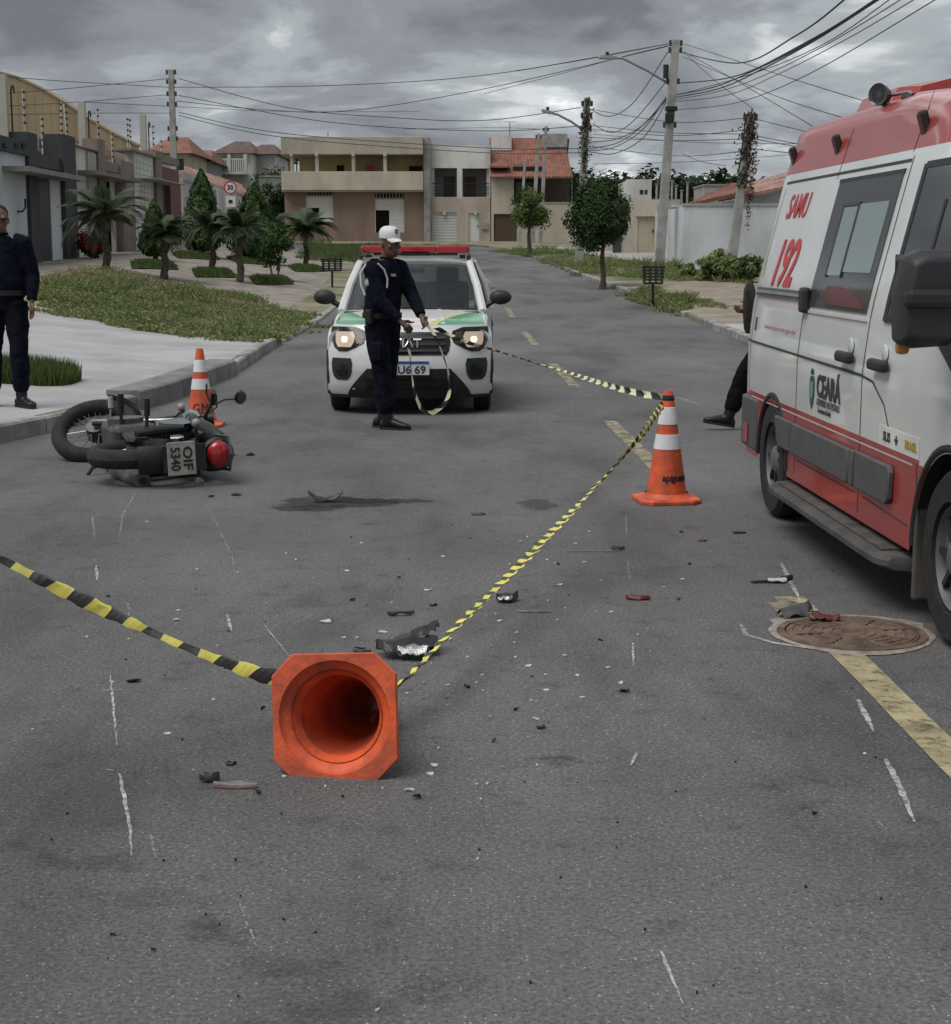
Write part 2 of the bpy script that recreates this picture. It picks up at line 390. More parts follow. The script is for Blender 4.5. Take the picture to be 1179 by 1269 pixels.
kerb('kerb_left', XL, 27.0, 60, 1, 1.2, .045)
kerb('kerb_right', XR, 24.6, 31.6, -1, 1.0, .13)
kerb('kerb_right', XR, 34.4, 60, -1, 1.3, .10)
# raised grey gutter box along the driveway mouth
mb = MB()
M_GUT = mat('grey_gutter', (.20, .20, .205), .7, .2, 3, .2, dirt=(.12, .12, .12))
pts = [gp(170, 500), gp(205, 492), gp(240, 476), gp(268, 463), gp(289, 452)]
rings = []
for q in pts:
    x = poly(XL, q.y) - .05; z = gz(q.y); hh = .20
    rings.append([Vector((x + .10, q.y, z - .01)), Vector((x + .085, q.y, z + hh - .02)), Vector((x + .05, q.y, z + hh)), Vector((x - .26, q.y, z + hh + .005)), Vector((x - .26, q.y, z - .01))])
mb.loft(rings); tag(mb.build('driveway_gutter', M_GUT, smooth=20, bevel=.01), None, kind='structure')

# ------------------------------------------------ painted markings
def paint_mat(name, col, lo, hi, scale=9, var=.25):
    m = mat(name, col, .8, var, 5); nt = m.node_tree; N, L = nt.nodes, nt.links; b = N['Principled BSDF']
    tc = N.new('ShaderNodeTexCoord'); n = N.new('ShaderNodeTexNoise'); n.inputs['Scale'].default_value = scale; n.inputs['Detail'].default_value = 9; n.inputs['Roughness'].default_value = .78
    L.new(tc.outputs['Object'], n.inputs['Vector']); r = N.new('ShaderNodeMapRange'); L.new(n.outputs[0], r.inputs[0]); r.inputs[1].default_value = lo; r.inputs[2].default_value = hi
    L.new(r.outputs[0], b.inputs['Alpha']); return m
M_YEL = paint_mat('worn_yellow_paint', (.36, .31, .19), .36, .50)
M_YEL2 = paint_mat('faded_yellow_paint', (.33, .295, .20), .38, .54)
M_CHALK = paint_mat('chalk_scrape', (.62, .61, .60), .36, .66, 34)
M_CHALK2 = paint_mat('faint_scrape', (.52, .51, .50), .46, .72, 30)
def lane_x(y): return 1.60 - .0235 * y
def dash(y0, y1, m=M_YEL, w=.115):
    mb = MB(); n = max(2, int((y1 - y0) / .5)); w /= 2
    mb.grid(lambda u, v: (lambda y: Vector((lane_x(y) + (u * 2 - 1) * w + .004 * math.sin(y * 9 + u), y, gz(y) + .004)))(y0 + (y1 - y0) * v), 2, n)
    return tag(mb.build('lane_marking', m, ROAD, smooth=0), None, kind='structure')
dash(2.2, 6.28, w=.13); dash(6.92, 7.22, M_YEL2, .14)
for a, b in ((11.1, 14.95), (18.7, 22.4), (26.4, 29.8), (34.2, 37.6), (42, 45.5), (50, 53)): dash(a, b, M_YEL2, .12)
SCR = [([(137, 838), (139, 860), (145, 925)], 3, 1), ([(127, 857), (153, 856)], 2.5, 1), ([(131, 955), (142, 957)], 2, 1), ([(148, 960), (157, 1005), (162, 1035), (163, 1062)], 5, 1), ([(187, 1036), (193, 1066)], 3.5, 0),
       ([(114, 638), (118, 672)], 3, 0), ([(119, 702), (121, 720)], 4, 1), ([(168, 612), (152, 640), (148, 668)], 3, 0), ([(159, 748), (160, 766)], 2.5, 0), ([(282, 762), (287, 783)], 4, 1),
       ([(258, 628), (288, 690), (293, 722)], 2, 0), ([(328, 776), (358, 814)], 1.5, 1), ([(294, 1115), (318, 1176)], 3, 0), ([(1064, 868), (1083, 908)], 7, 1), ([(1098, 942), (1118, 982), (1133, 1020)], 8, 1),
       ([(968, 698), (992, 745)], 6, 1), ([(819, 1180), (847, 1246)], 4.5, 1), ([(785, 798), (785, 826)], 3, 1), ([(777, 690), (781, 722)], 2.5, 0), ([(786, 860), (786, 872)], 3, 0), ([(790, 934), (782, 950)], 4, 1), ([(776, 640), (777, 668)], 2, 0),
       ([(918, 774), (925, 788), (960, 798), (1015, 806)], 7, 1), ([(700, 683), (815, 684)], 2.0, 0), ([(1080, 1008), (1100, 1034)], 2, 0), ([(835, 492), (852, 497), (870, 503)], 9, 0), ([(610, 384), (628, 388)], 3, 0), ([(630, 436), (700, 437)], 3, 0)]
for pts, w, strong in SCR:
    mb = MB(); L_, R_ = [], []
    g = [gp(*p) for p in pts]
    fine = []
    for a, b in zip(g, g[1:]):
        k = max(2, int((b - a).length / .03)); fine += [a.lerp(b, i / k) for i in range(k)]
    fine.append(g[-1]); n = len(fine)
    for i, q in enumerate(fine):
        t = (fine[min(n - 1, i + 1)] - fine[max(0, i - 1)]); t.z = 0; t.normalize(); o = Vector((-t.y, t.x, 0))
        ww = w * q.y / 2000 / 2 * (.35 + .65 * math.sin(math.pi * min(1, (i + .6) / n * 1.1)) ** .6) * random.uniform(.8, 1.25)
        q = q + o * random.uniform(-.002, .002)
        L_.append(q + o * ww + Vector((0, 0, .0045))); R_.append(q - o * ww + Vector((0, 0, .0045)))
    mb.add(L_ + R_, [(i, i + 1, n + i + 1, n + i) for i in range(n - 1)])
    tag(mb.build('scrape_mark', M_CHALK if strong else M_CHALK2, ROAD, smooth=0), None, kind='structure')

# ------------------------------------------------ manhole
M_RUST = mat('rusty_iron', (.17, .115, .085), .75, .3, 9, .4, metal=.2, bscale=60, dirt=(.075, .055, .045))
def manhole():
    q = gp(1056, 787); root = thing('manhole_cover', 'round rusty iron manhole cover in the road by the ambulance front wheel', 'manhole cover', (q.x, q.y, 0), .2)
    mb = MB(); n = 40   # uneven cement collar round the frame
    inner, outer = [], []
    for k in range(n):
        a = 2 * math.pi * k / n; c, s_ = math.cos(a), math.sin(a); ro = .335 + .012 * math.sin(3 * a + 1) + random.uniform(-.005, .006) + (.05 if s_ > .3 and c > -.6 else 0)
        inner.append((.305 * c, .305 * s_, .009)); outer.append((ro * c, ro * s_, .004))
    mb.add(inner + outer, [(k, (k + 1) % n, n + (k + 1) % n, n + k) for k in range(n)])
    mb.build('collar', mat('cement_collar', (.30, .265, .23), .9, .3, 14, .3, dirt=(.17, .14, .12)), root, smooth=0)
    mb = MB(); mb.lathe([(.272, .004), (.274, .014), (.304, .014), (.308, .004)], 48); mb.build('frame', M_RUST, root)
    mb = MB(); prof = [(.001, .012)]
    for r in (.05, .09, .13, .17, .21, .25): prof += [(r - .012, .012), (r - .008, .017), (r + .004, .017), (r + .008, .012)]
    prof += [(.266, .012), (.268, .003)]; mb.lathe(prof, 48)
    mb.build('lid', M_RUST, root)
    for k in range(8):
        a = 2 * math.pi * k / 8; mb = MB(); mb.box((.19 * math.cos(a), .19 * math.sin(a), .0155), (.13, .016, .008), Matrix.Rotation(a, 3, 'Z')); mb.build('raised_rib', M_RUST, root, smooth=0)
manhole()
# cold-patch beside it
mb = MB(); pts = [gp(*p) for p in ((950, 748), (982, 747), (1000, 762), (972, 766))]
mb.add([p + Vector((0, 0, .0042)) for p in pts], [(0, 1, 2, 3)]); tag(mb.build('lane_marking', M_YEL2, ROAD, smooth=0), None, kind='structure')
# ================================================================== BUILDINGS
def wm(name, col, **k):
    k.setdefault('rough', .85); k.setdefault('var', .14); k.setdefault('scale', .7); k.setdefault('bump', .1); k.setdefault('bscale', 25)
    return mat(name, col, stretch=(1, 1, .45), **k)
M_CREAM = wm('cream_render', (.50, .455, .37)); M_BEIGE = wm('beige_render', (.43, .39, .32)); M_BROWN = wm('brown_render', (.265, .185, .145))
M_OCHRE = wm('ochre_render', (.47, .375, .19)); M_WHITE = wm('white_render', (.62, .62, .61), dirt=(.44, .43, .41)); M_PINK = wm('pinkish_render', (.47, .40, .345))
M_BLUEW = wm('bluish_white_render', (.60, .63, .67), dirt=(.46, .47, .49)); M_GREYW = wm('grey_render', (.26, .26, .26)); M_DARKW = wm('charcoal_render', (.055, .057, .062))
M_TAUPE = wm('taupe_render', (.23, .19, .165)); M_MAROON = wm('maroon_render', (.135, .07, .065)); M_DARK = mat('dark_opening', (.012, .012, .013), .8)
M_SHUT = wm('white_shutter', (.66, .66, .64), var=.06); M_BRDOOR = wm('brown_door', (.105, .07, .05)); M_TERRA = mat('terracotta_tile', (.225, .095, .065), .85, .35, 1.6, .5, bscale=9, dirt=(.125, .06, .045))
M_PTILE = mat('pale_tile', (.34, .20, .165), .85, .3, 1.5, .4, bscale=9); M_HIP = mat('dark_brown_tile', (.125, .075, .065), .85, .25, 2, .4, bscale=9); M_IRON = mat('black_iron', (.02, .02, .021), .5)
M_TAN = mat('tan_sheet_metal', (.31, .235, .15), .6, .12, .5, 0, stretch=(1, 1, .3)); M_WIN = glass('window_glass', (.03, .035, .04), .06)
M_GREYC = mat('grey_concrete', (.33, .325, .315), .85, .18, 2, .2)

def facade(root, name, m, x0, x1, z0, z1, y, holes, th=.25):
    xs = sorted({x0, x1, *[q for h in holes for q in h[:2]]}); zs = sorted({z0, z1, *[q for h in holes for q in h[2:4]]})
    mb = MB()
    for a, b in zip(xs, xs[1:]):
        for c, d in zip(zs, zs[1:]):
            mx, mz = (a + b) / 2, (c + d) / 2
            if any(h[0] < mx < h[1] and h[2] < mz < h[3] for h in holes): continue
            mb.bb((a, y, c), (b, y + th, d))
    return mb.build(name, m, root, smooth=0, weld=.0005)
def part(root, name, m, a, b, bevel=0):
    mb = MB(); mb.bb(a, b); return mb.build(name, m, root, smooth=0, bevel=bevel)
def px2(px, py, Y): q = P(px, py, Y); return q.x, q.z
def rect(p0, p1, Y):
    a, b = P(*p0, Y), P(*p1, Y); return min(a.x, b.x), max(a.x, b.x), min(a.z, b.z), max(a.z, b.z)
Y1 = 108.0; ZG = gz(108)
# ---- cream and brown two-storey building
def building_brown():
    Y = Y1; root = thing('apartment_building', 'two-storey building with brown ground floor and cream balcony across the road end', 'building', (0, 0, 0))
    x0, x1, zb, zt = rect((352, 300), (527, 170), Y); zb = ZG - .3
    r1 = rect((379, 275), (413, 243), Y); r2 = rect((465, 288), (501, 246), Y); v1 = rect((379, 241), (413, 237), Y); v2 = rect((465, 244.5), (501, 239.5), Y)
    zf = P(352, 236, Y).z; zr = P(352, 213, Y).z; zp = P(352, 192, Y).z
    facade(root, 'ground_floor_wall', M_BROWN, x0 + .1, x1 - .1, zb, zf - .12, Y, [r1, r2, v1, v2])
    part(root, 'side_wall', M_BROWN, (x0 + .1, Y + .25, zb), (x0 + .35, Y + 9, zf - .12))
    part(root, 'side_wall', M_GREYC, (x1 - .1, Y - .15, zb), (x1 + .32, Y + 9, zt - .02))
    for r, dk in ((r1, (379, 395, 257, 275)), (r2, (465, 482, 260, 288))):
        d = rect((dk[0], dk[3]), (dk[1], dk[2]), Y); w = .16
        s = part(root, 'shutter', M_SHUT, (d[1] + .02, Y + w, r[2]), (r[1], Y + w + .05, r[3]))
        mb = MB(); n = 9
        for k in range(n): mb.box(((d[1] + r[1]) / 2, Y + w - .008, r[2] + (r[3] - r[2]) * (k + .5) / n), (r[1] - d[1] - .1, .02, .03))
        mb.build('slat', M_SHUT, s, smooth=0)
        part(root, 'shutter', M_SHUT, (r[0], Y + w, d[3]), (d[1] + .02, Y + w + .05, r[3]))
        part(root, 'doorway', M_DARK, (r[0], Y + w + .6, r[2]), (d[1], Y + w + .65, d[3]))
    for r in (v1, v2):
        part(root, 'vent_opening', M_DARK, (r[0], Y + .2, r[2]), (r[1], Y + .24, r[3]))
        for k in range(9):
            x = r[0] + (r[1] - r[0]) * (k + .5) / 9; part(root, 'vent_bar', M_GREYC, (x - .03, Y + .08, r[2]), (x + .03, Y + .14, r[3]))
    part(root, 'balcony_front', M_CREAM, (x0, Y - .75, zf), (x1 - .12, Y - .6, zr), .02)
    part(root, 'balcony_floor', M_CREAM, (x0 + .01, Y - .6, zf - .1), (x1 - .12, Y + 2, zf + .02))
    part(root, 'upper_wall', M_OCHRE, (P(368, 200, Y).x, Y + 1.6, zf), (x1 - .1, Y + 1.8, zp + .2))
    part(root, 'upper_room_wall', M_OCHRE, (x0 + 1.0, Y + 4, zf), (x0 + 1.2, Y + 8, zp))
    part(root, 'parapet', M_BEIGE, (x0, Y - .7, zp), (x1 - .12, Y + 8, zt), .03)
    for px in (363, 394, 439, 478):
        x = P(px, 200, Y).x; part(root, 'column', M_CREAM, (x - .11, Y - .58, zr - .02), (x + .11, Y - .36, zp))
        part(root, 'bracket', M_CREAM, (x - .1, Y - .9, zp - .12), (x + .1, Y - .3, zp + .1))
    for k in range(6):
        x = x0 + .12 + k * .22; part(root, 'side_column', M_BRDOOR, (x - .04, Y + 3.4, zr - .6), (x + .04, Y + 3.5, zp))
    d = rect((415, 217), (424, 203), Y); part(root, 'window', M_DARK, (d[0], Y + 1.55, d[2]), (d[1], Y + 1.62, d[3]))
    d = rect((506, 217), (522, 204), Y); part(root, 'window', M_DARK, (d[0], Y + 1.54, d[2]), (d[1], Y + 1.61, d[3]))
    d = rect((452, 219), (461, 203), Y); part(root, 'red_door', mat('red_paint', (.42, .05, .05), .5), (d[0], Y + 1.5, zf), (d[1], Y + 1.58, d[3]))
    d = rect((461.5, 219), (468, 204), Y); part(root, 'grey_door', M_GREYW, (d[0], Y + 1.5, zf), (d[1], Y + 1.58, d[3]))
    mb = MB(); mb.cyl((P(403, 166, Y).x, Y + 2, zt), (P(403, 166, Y).x, Y + 2, zt + .5), .05); mb.build('roof_pipe', M_GREYC, root)
building_brown()
# ---- white two-bay house
def building_white():
    Y = Y1 + .4; root = thing('town_house', 'narrow white two-storey house with two balcony bays and white garage door', 'house')
    x0, x1, zb, zt = rect((534, 300), (608, 180), Y); zb = ZG - .2
    zr = P(534, 207, Y).z; zf = P(534, 245, Y).z
    g = rect((536, 296), (566, 263), Y); d = rect((581, 301), (594, 264), Y); d = (d[0], d[1], zb + .2, d[3]); g = (g[0], g[1], zb + .2, g[3])
    o1 = rect((535, 244), (566.5, 208), Y); o2 = rect((573, 244), (606.5, 208.5), Y)
    facade(root, 'ground_floor_wall', M_PINK, x0, x1, zb, zf - .02, Y, [g, d])
    facade(root, 'upper_wall', M_WHITE, x0, x1, zf, zt, Y + .01, [o1, o2])
    part(root, 'side_wall', M_WHITE, (x0, Y + .27, zb), (x0 + .25, Y + 8, zt - .02)); part(root, 'side_wall', M_WHITE, (x1 - .25, Y + .27, zb), (x1 - .01, Y + 8, zt - .02))
    part(root, 'roof', M_GREYC, (x0 + .26, Y + .27, zt - .3), (x1 - .26, Y + 8, zt - .2))
    gd = part(root, 'garage_door', M_SHUT, (g[0], Y + .12, g[2]), (g[1], Y + .17, g[3]))
    mb = MB()
    for k in range(1, 10): mb.box(((g[0] + g[1]) / 2, Y + .115, g[2] + (g[3] - g[2]) * k / 10), (g[1] - g[0] - .04, .02, .025))
    mb.build('slat', M_GREYC, gd, smooth=0)
    dd = part(root, 'door', M_SHUT, (d[0], Y + .12, d[2]), (d[1], Y + .17, d[3])); part(dd, 'handle', M_IRON, (d[1] - .12, Y + .06, d[2] + .95), (d[1] - .07, Y + .115, d[2] + 1.1))
    for o in (o1, o2):
        part(root, 'back_wall', M_GREYW, (o[0], Y + 1.7, o[2]), (o[1], Y + 1.8, o[3] + .3)); part(root, 'balcony_floor', M_GREYC, (o[0], Y + .3, o[2] - .1), (o[1], Y + 1.7, o[2] + .01))
        part(root, 'balcony_door', M_BRDOOR, (o[1] - .9 if o is o1 else o[0] + .15, Y + 1.62, o[2]), (o[1] - .15 if o is o1 else o[0] + .9, Y + 1.68, o[2] + 1.5 * (o[3] - o[2]) / 2))
        rl = part(root, 'railing', M_IRON, (o[0], Y + .08, o[2] + .85), (o[1], Y + .13, o[2] + .91))
        for k in (1, 2, 3): part(rl, 'rail', M_IRON, (o[0], Y + .09, o[2] + .2 * k), (o[1], Y + .12, o[2] + .2 * k + .035))
        part(root, 'lamp', M_WHITE, ((o[0] + o[1]) / 2 - .1, Y - .12, zf - 1.1), ((o[0] + o[1]) / 2 + .1, Y - .001, zf - .9))
    part(root, 'meter_box', M_GREYC, (P(601, 280, Y).x - .2, Y - .12, P(601, 284, Y).z), (P(601, 280, Y).x + .2, Y - .001, P(601, 276, Y).z))
building_white()
# ---- terracotta roof house
def building_terra():
    Y = Y1 - .5; root = thing('tiled_house', 'house with big sloping terracotta tile roof above a dark balcony', 'house')
    x0, x1, zb, zt = rect((609, 304), (710, 172), Y); zb = ZG - .3
    ze = P(609, 219, Y).z; zr = P(609, 171, Y + 4).z
    g = rect((612, 303), (641, 265), Y); g = (g[0], g[1], zb + .2, g[3]); o = rect((637, 251), (709, 219), Y)
    facade(root, 'wall', M_CREAM, x0, x1, zb, ze - .02, Y, [g, (o[0], o[1], o[2], o[3] + .1)])
    part(root, 'side_wall', M_CREAM, (x1 - .25, Y + .26, zb), (x1 - .02, Y + 8, o[2])); part(root, 'side_wall', M_CREAM, (x0 + .01, Y + .26, zb), (x0 + .25, Y + 8, ze))
    part(root, 'garage_door', M_BRDOOR, (g[0], Y + .12, g[2]), (g[1], Y + .18, g[3]))
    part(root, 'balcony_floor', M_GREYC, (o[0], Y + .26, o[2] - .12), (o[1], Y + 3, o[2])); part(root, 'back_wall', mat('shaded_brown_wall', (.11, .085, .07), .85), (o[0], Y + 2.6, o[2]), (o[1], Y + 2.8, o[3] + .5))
    part(root, 'window', M_WIN, (o[0] + .2, Y + 2.5, o[2] + .2), (o[0] + 1.3, Y + 2.58, o[3] - .1))
    for k in range(6): part(root, 'window_bar', M_IRON, (o[0] + .3 + k * .17, Y + 2.4, o[2] + .15), (o[0] + .33 + k * .17, Y + 2.43, o[3] - .1))
    rf = MB()
    def slope(u, v):
        x = x0 - .1 + (x1 - x0 - .05 + (.15 - .35 * v)) * u; return Vector((x, Y - .5 + 4.5 * v, ze + (zr - ze) * v + .035 * math.sin(u * 2 * math.pi * 24)))
    rf.slab(slope, 96, 6, (0, .02, -.12)); r = rf.build('roof', M_TERRA, root, smooth=60)
    rf = MB(); rf.slab(lambda u, v: Vector((x0 - .1 + (x1 - x0 + .1) * u, Y + 8 - 4.0 * v, ze + (zr - ze) * v)), 4, 2, (0, -.02, -.12)); rf.build('rear_roof', M_TERRA, root)
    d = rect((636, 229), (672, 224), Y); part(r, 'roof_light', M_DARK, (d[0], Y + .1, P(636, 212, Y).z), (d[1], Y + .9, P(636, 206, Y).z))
    part(r, 'roof_step', M_TERRA, (x0 - .1, Y - .3, P(609, 208, Y).z), (P(632, 208, Y).x, Y + .9, P(609, 206, Y).z))
    a = rect((609, 183), (634, 168), Y + 3); part(root, 'water_tank_wall', M_WHITE, (a[0], Y + 2.4, a[2] - .2), (a[1], Y + 4.5, a[3]))
    a = rect((672, 179), (703, 166), Y + 3); part(root, 'parapet_block', M_GREYC, (a[0], Y + 2.6, a[2] - .2), (a[1], Y + 5, a[3]))
    mb = MB(); q = P(632, 168, Y + 3); mb.cyl(q, q + Vector((0, 0, .9)), .025, n=5); mb.box(q + Vector((0, 0, .9)), (.7, .03, .03)); mb.build('antenna', M_IRON, root)
    # front garden wall
    w = thing('garden_wall', 'plain cream garden wall beside the brown garage door', 'wall'); c = rect((664, 304), (713, 252), Y - 3)
    mb = MB(); mb.bb((c[0], Y - 3.2, gz(Y - 3) - .2), (c[1], Y - 3, c[3])); mb.build('wall', M_CREAM, w, smooth=0)
    part(w, 'coping', M_GREYC, (c[0] - .02, Y - 3.24, c[3]), (c[1] + .02, Y - 2.96, c[3] + .08))
building_terra()

# ---- right side: pale gates and walls
def right_walls():
    Y = 77.0; zg = Z(P(790, 310, Y).x, Y)
    root = thing('cream_gate_wall', 'cream boundary wall with tall cream metal gate', 'wall')
    a = rect((764, 312), (818, 247), Y); gate = rect((790, 312), (813, 268), Y)
    facade(root, 'wall', M_CREAM, a[0], a[1], zg - .3, a[3], Y, [(gate[0], gate[1], zg, gate[3])], .2)
    g = part(root, 'gate', wm('cream_gate', (.44, .40, .29)), (gate[0], Y + .05, zg), (gate[1], Y + .1, gate[3])); part(g, 'handle', M_IRON, (gate[1] - .15, Y, zg + .95), (gate[1] - .1, Y + .049, zg + 1.1))
    for k in range(1, 5): part(g, 'seam', M_CREAM, (gate[0] + (gate[1] - gate[0]) * k / 5 - .015, Y + .035, zg), (gate[0] + (gate[1] - gate[0]) * k / 5 + .015, Y + .049, gate[3]))
    part(root, 'lintel', M_CREAM, (gate[0] - .1, Y - .1, gate[3]), (gate[1] + .1, Y - .001, gate[3] + .12))
    d = rect((764, 312), (775, 285), Y - 2); part(root, 'dark_panel', M_DARKW, (d[0], Y - .06, zg), (d[1], Y - .002, d[3]))
    w = thing('pink_wall', 'low pinkish wall beside a green gate behind the round tree', 'wall')
    b = rect((738, 312), (764, 284), 80); mb = MB(); mb.bb((b[0], 80, Z(b[0], 80) - .3), (b[1], 80.2, b[3])); mb.build('wall', M_PINK, w, smooth=0)
    c = rect((727, 310), (738, 284), 80); part(w, 'gate', mat('olive_gate', (.09, .12, .04), .6), (c[0], 80.02, Z(c[0], 80)), (c[1], 80.1, c[3]))
    e = rect((712, 312), (727, 283), 80); part(w, 'post', M_WHITE, (e[0], 79.9, Z(e[0], 80)), (e[1], 80.2, e[3]))
    # small two-storey box further back
    r = thing('back_house', 'plain pale two-storey house end with small window behind the cream gate', 'house')
    Y = 100; a = rect((776, 300), (808, 222), Y); w = rect((793, 241), (798, 235), Y); w2 = rect((799, 241), (803, 235), Y)
    facade(r, 'wall', M_WHITE, a[0], a[1], gz(Y) - .2, a[3], Y, [w, w2]); part(r, 'pane', M_WIN, (w[0], Y + .1, w[2]), (w[1], Y + .12, w[3])); part(r, 'pane', M_WIN, (w2[0], Y + .1, w2[2]), (w2[1], Y + .12, w2[3]))
    part(r, 'side_wall', M_WHITE, (a[0] + .01, Y + .26, gz(Y) - .2), (a[1] - .01, Y + 6, a[3] - .05))
    for k, px in enumerate((814, 833, 838, 845, 852)):
        q = P(px, 247, 84); pp = thing('thin_post', 'thin bare post rising above the pale walls', 'post', (q.x, 84, Z(q.x, 84)), 0, 'thin posts above the walls')
        hh = P(px, (228, 224, 230, 236, 226)[k], 84).z - Z(q.x, 84); mb = MB(); mb.cyl((0, 0, -.1), (0, 0, hh), .06, n=6); mb.build('post_shaft', M_GREYC, pp); mb = MB(); mb.box((0, 0, hh), (.16, .16, .05)); mb.build('cap', M_GREYC, pp)
    # gate porch between pale pillars
    Y = 63; r = thing('gate_porch', 'grey pillared gateway with white ledges beside the stained white wall', 'gateway'); zg = Z(P(830, 325, Y).x, Y)
    for a0, a1, top, m in ((815, 820, 252, M_GREYW), (822, 843, 247, M_GREYC)):
        q = rect((a0, 325), (a1, top), Y); part(r, 'pillar', m, (q[0], Y, zg - .2), (q[1], Y + .3, q[3]))
    for a0, a1, t, b in ((812, 818, 268, 272), (826, 844, 268, 271), (832, 845, 254, 257), (832, 843, 282, 285)):
        q = rect((a0, b), (a1, t), Y); part(r, 'ledge', M_WHITE, (q[0], Y - .25, q[2]), (q[1], Y - .005, q[3]))
    q = rect((829, 325), (833, 285), Y); part(r, 'slit', M_DARKW, (q[0], Y - .04, zg), (q[1], Y - .003, q[3])); q = rect((836, 325), (839, 300), Y); part(r, 'slit', M_DARKW, (q[0], Y - .04, zg), (q[1], Y - .003, q[3]))
    # long stained white wall
    Y = 57.5; r = thing('boundary_wall', 'long stained bluish-white plaster wall behind the leaning pole', 'wall'); a = rect((846, 338), (1075, 255), Y); zg = Z(a[0], Y)
    m = M_BLUEW
    mb = MB(); mb.bb((a[0], Y, zg - .4), (a[1] + 8, Y + .2, a[3])); mb.build('wall', m, r, smooth=0)
    part(r, 'coping', wm('stained_coping', (.34, .35, .37)), (a[0] - .03, Y - .04, a[3]), (a[1] + 8, Y + .24, a[3] + .09))
    part(r, 'return_wall', m, (a[0] + .001, Y + .2, zg - .4), (a[0] + .2, Y + 9, a[3] - .02))
    q = P(938, 254, Y); mb = MB(); mb.cyl((q.x - .28, Y + .5, q.z - .25), (q.x + .28, Y + .5, q.z - .25), .24, n=12); mb.build('water_drum', M_DARKW, r)
    # tiled house behind the wall
    Y = 66; r = thing('tiled_bungalow', 'low pale house with stepped terracotta roofs behind the stained wall', 'house')
    def roofplane(p, m, y0, y1, name='roof'):
        A, B, C, D = (P(*p[0], y0), P(*p[1], y0), P(*p[2], y1), P(*p[3], y1)); mb = MB()
        mb.slab(lambda u, v: (A.lerp(B, u)).lerp(D.lerp(C, u), v) + Vector((0, 0, .02 * math.sin(u * 80))), 40, 4, (0, .01, -.14)); return mb.build(name, m, r, smooth=60)
    roofplane([(852, 252), (926, 236), (926, 226), (905, 227)], M_TERRA, 63, 69)
    roofplane([(890, 246), (1000, 226), (1000, 214), (915, 232)], M_PTILE, 65, 70)
    roofplane([(915, 236), (1010, 207), (1010, 203), (930, 226)], M_PTILE, 71, 76)
    a = rect((895, 300), (1075, 246), 66.2); mb = MB()
    A = [P(880, 250, 66.2), P(1000, 228, 66.2)]
    mb.prism([(A[0].x, 66.2, 1), (A[1].x + 6, 66.2, 1), (A[1].x + 6, 66.2, A[1].z - .1), (A[1].x, 66.2, A[1].z - .12), (A[0].x, 66.2, A[0].z - .12)], (0, .25, 0)); mb.build('gable_wall', M_BLUEW, r, smooth=0)
    A = [P(905, 240, 71.5), P(1005, 212, 71.5)]; mb = MB()
    mb.prism([(A[0].x, 71.5, 1), (A[1].x + 6, 71.5, 1), (A[1].x + 6, 71.5, A[1].z - .2), (A[1].x, 71.5, A[1].z - .2), (A[0].x, 71.5, A[0].z - .2)], (0, .25, 0)); mb.build('gable_wall', wm('lilac_grey_render', (.40, .38, .40)), r, smooth=0)
    a = rect((873, 250), (905, 230), 82); mb = MB(); mb.bb((a[0], 82, 1.2), (a[1] + 3, 86, a[3])); q = thing('grey_block', 'plain grey block wall rising behind the terracotta roof', 'wall'); mb.build('wall', M_GREYC, q, smooth=0); part(q, 'coping', M_GREYW, (a[0] - .05, 81.95, a[3]), (a[1] + 3.05, 86.05, a[3] + .08))
right_walls()

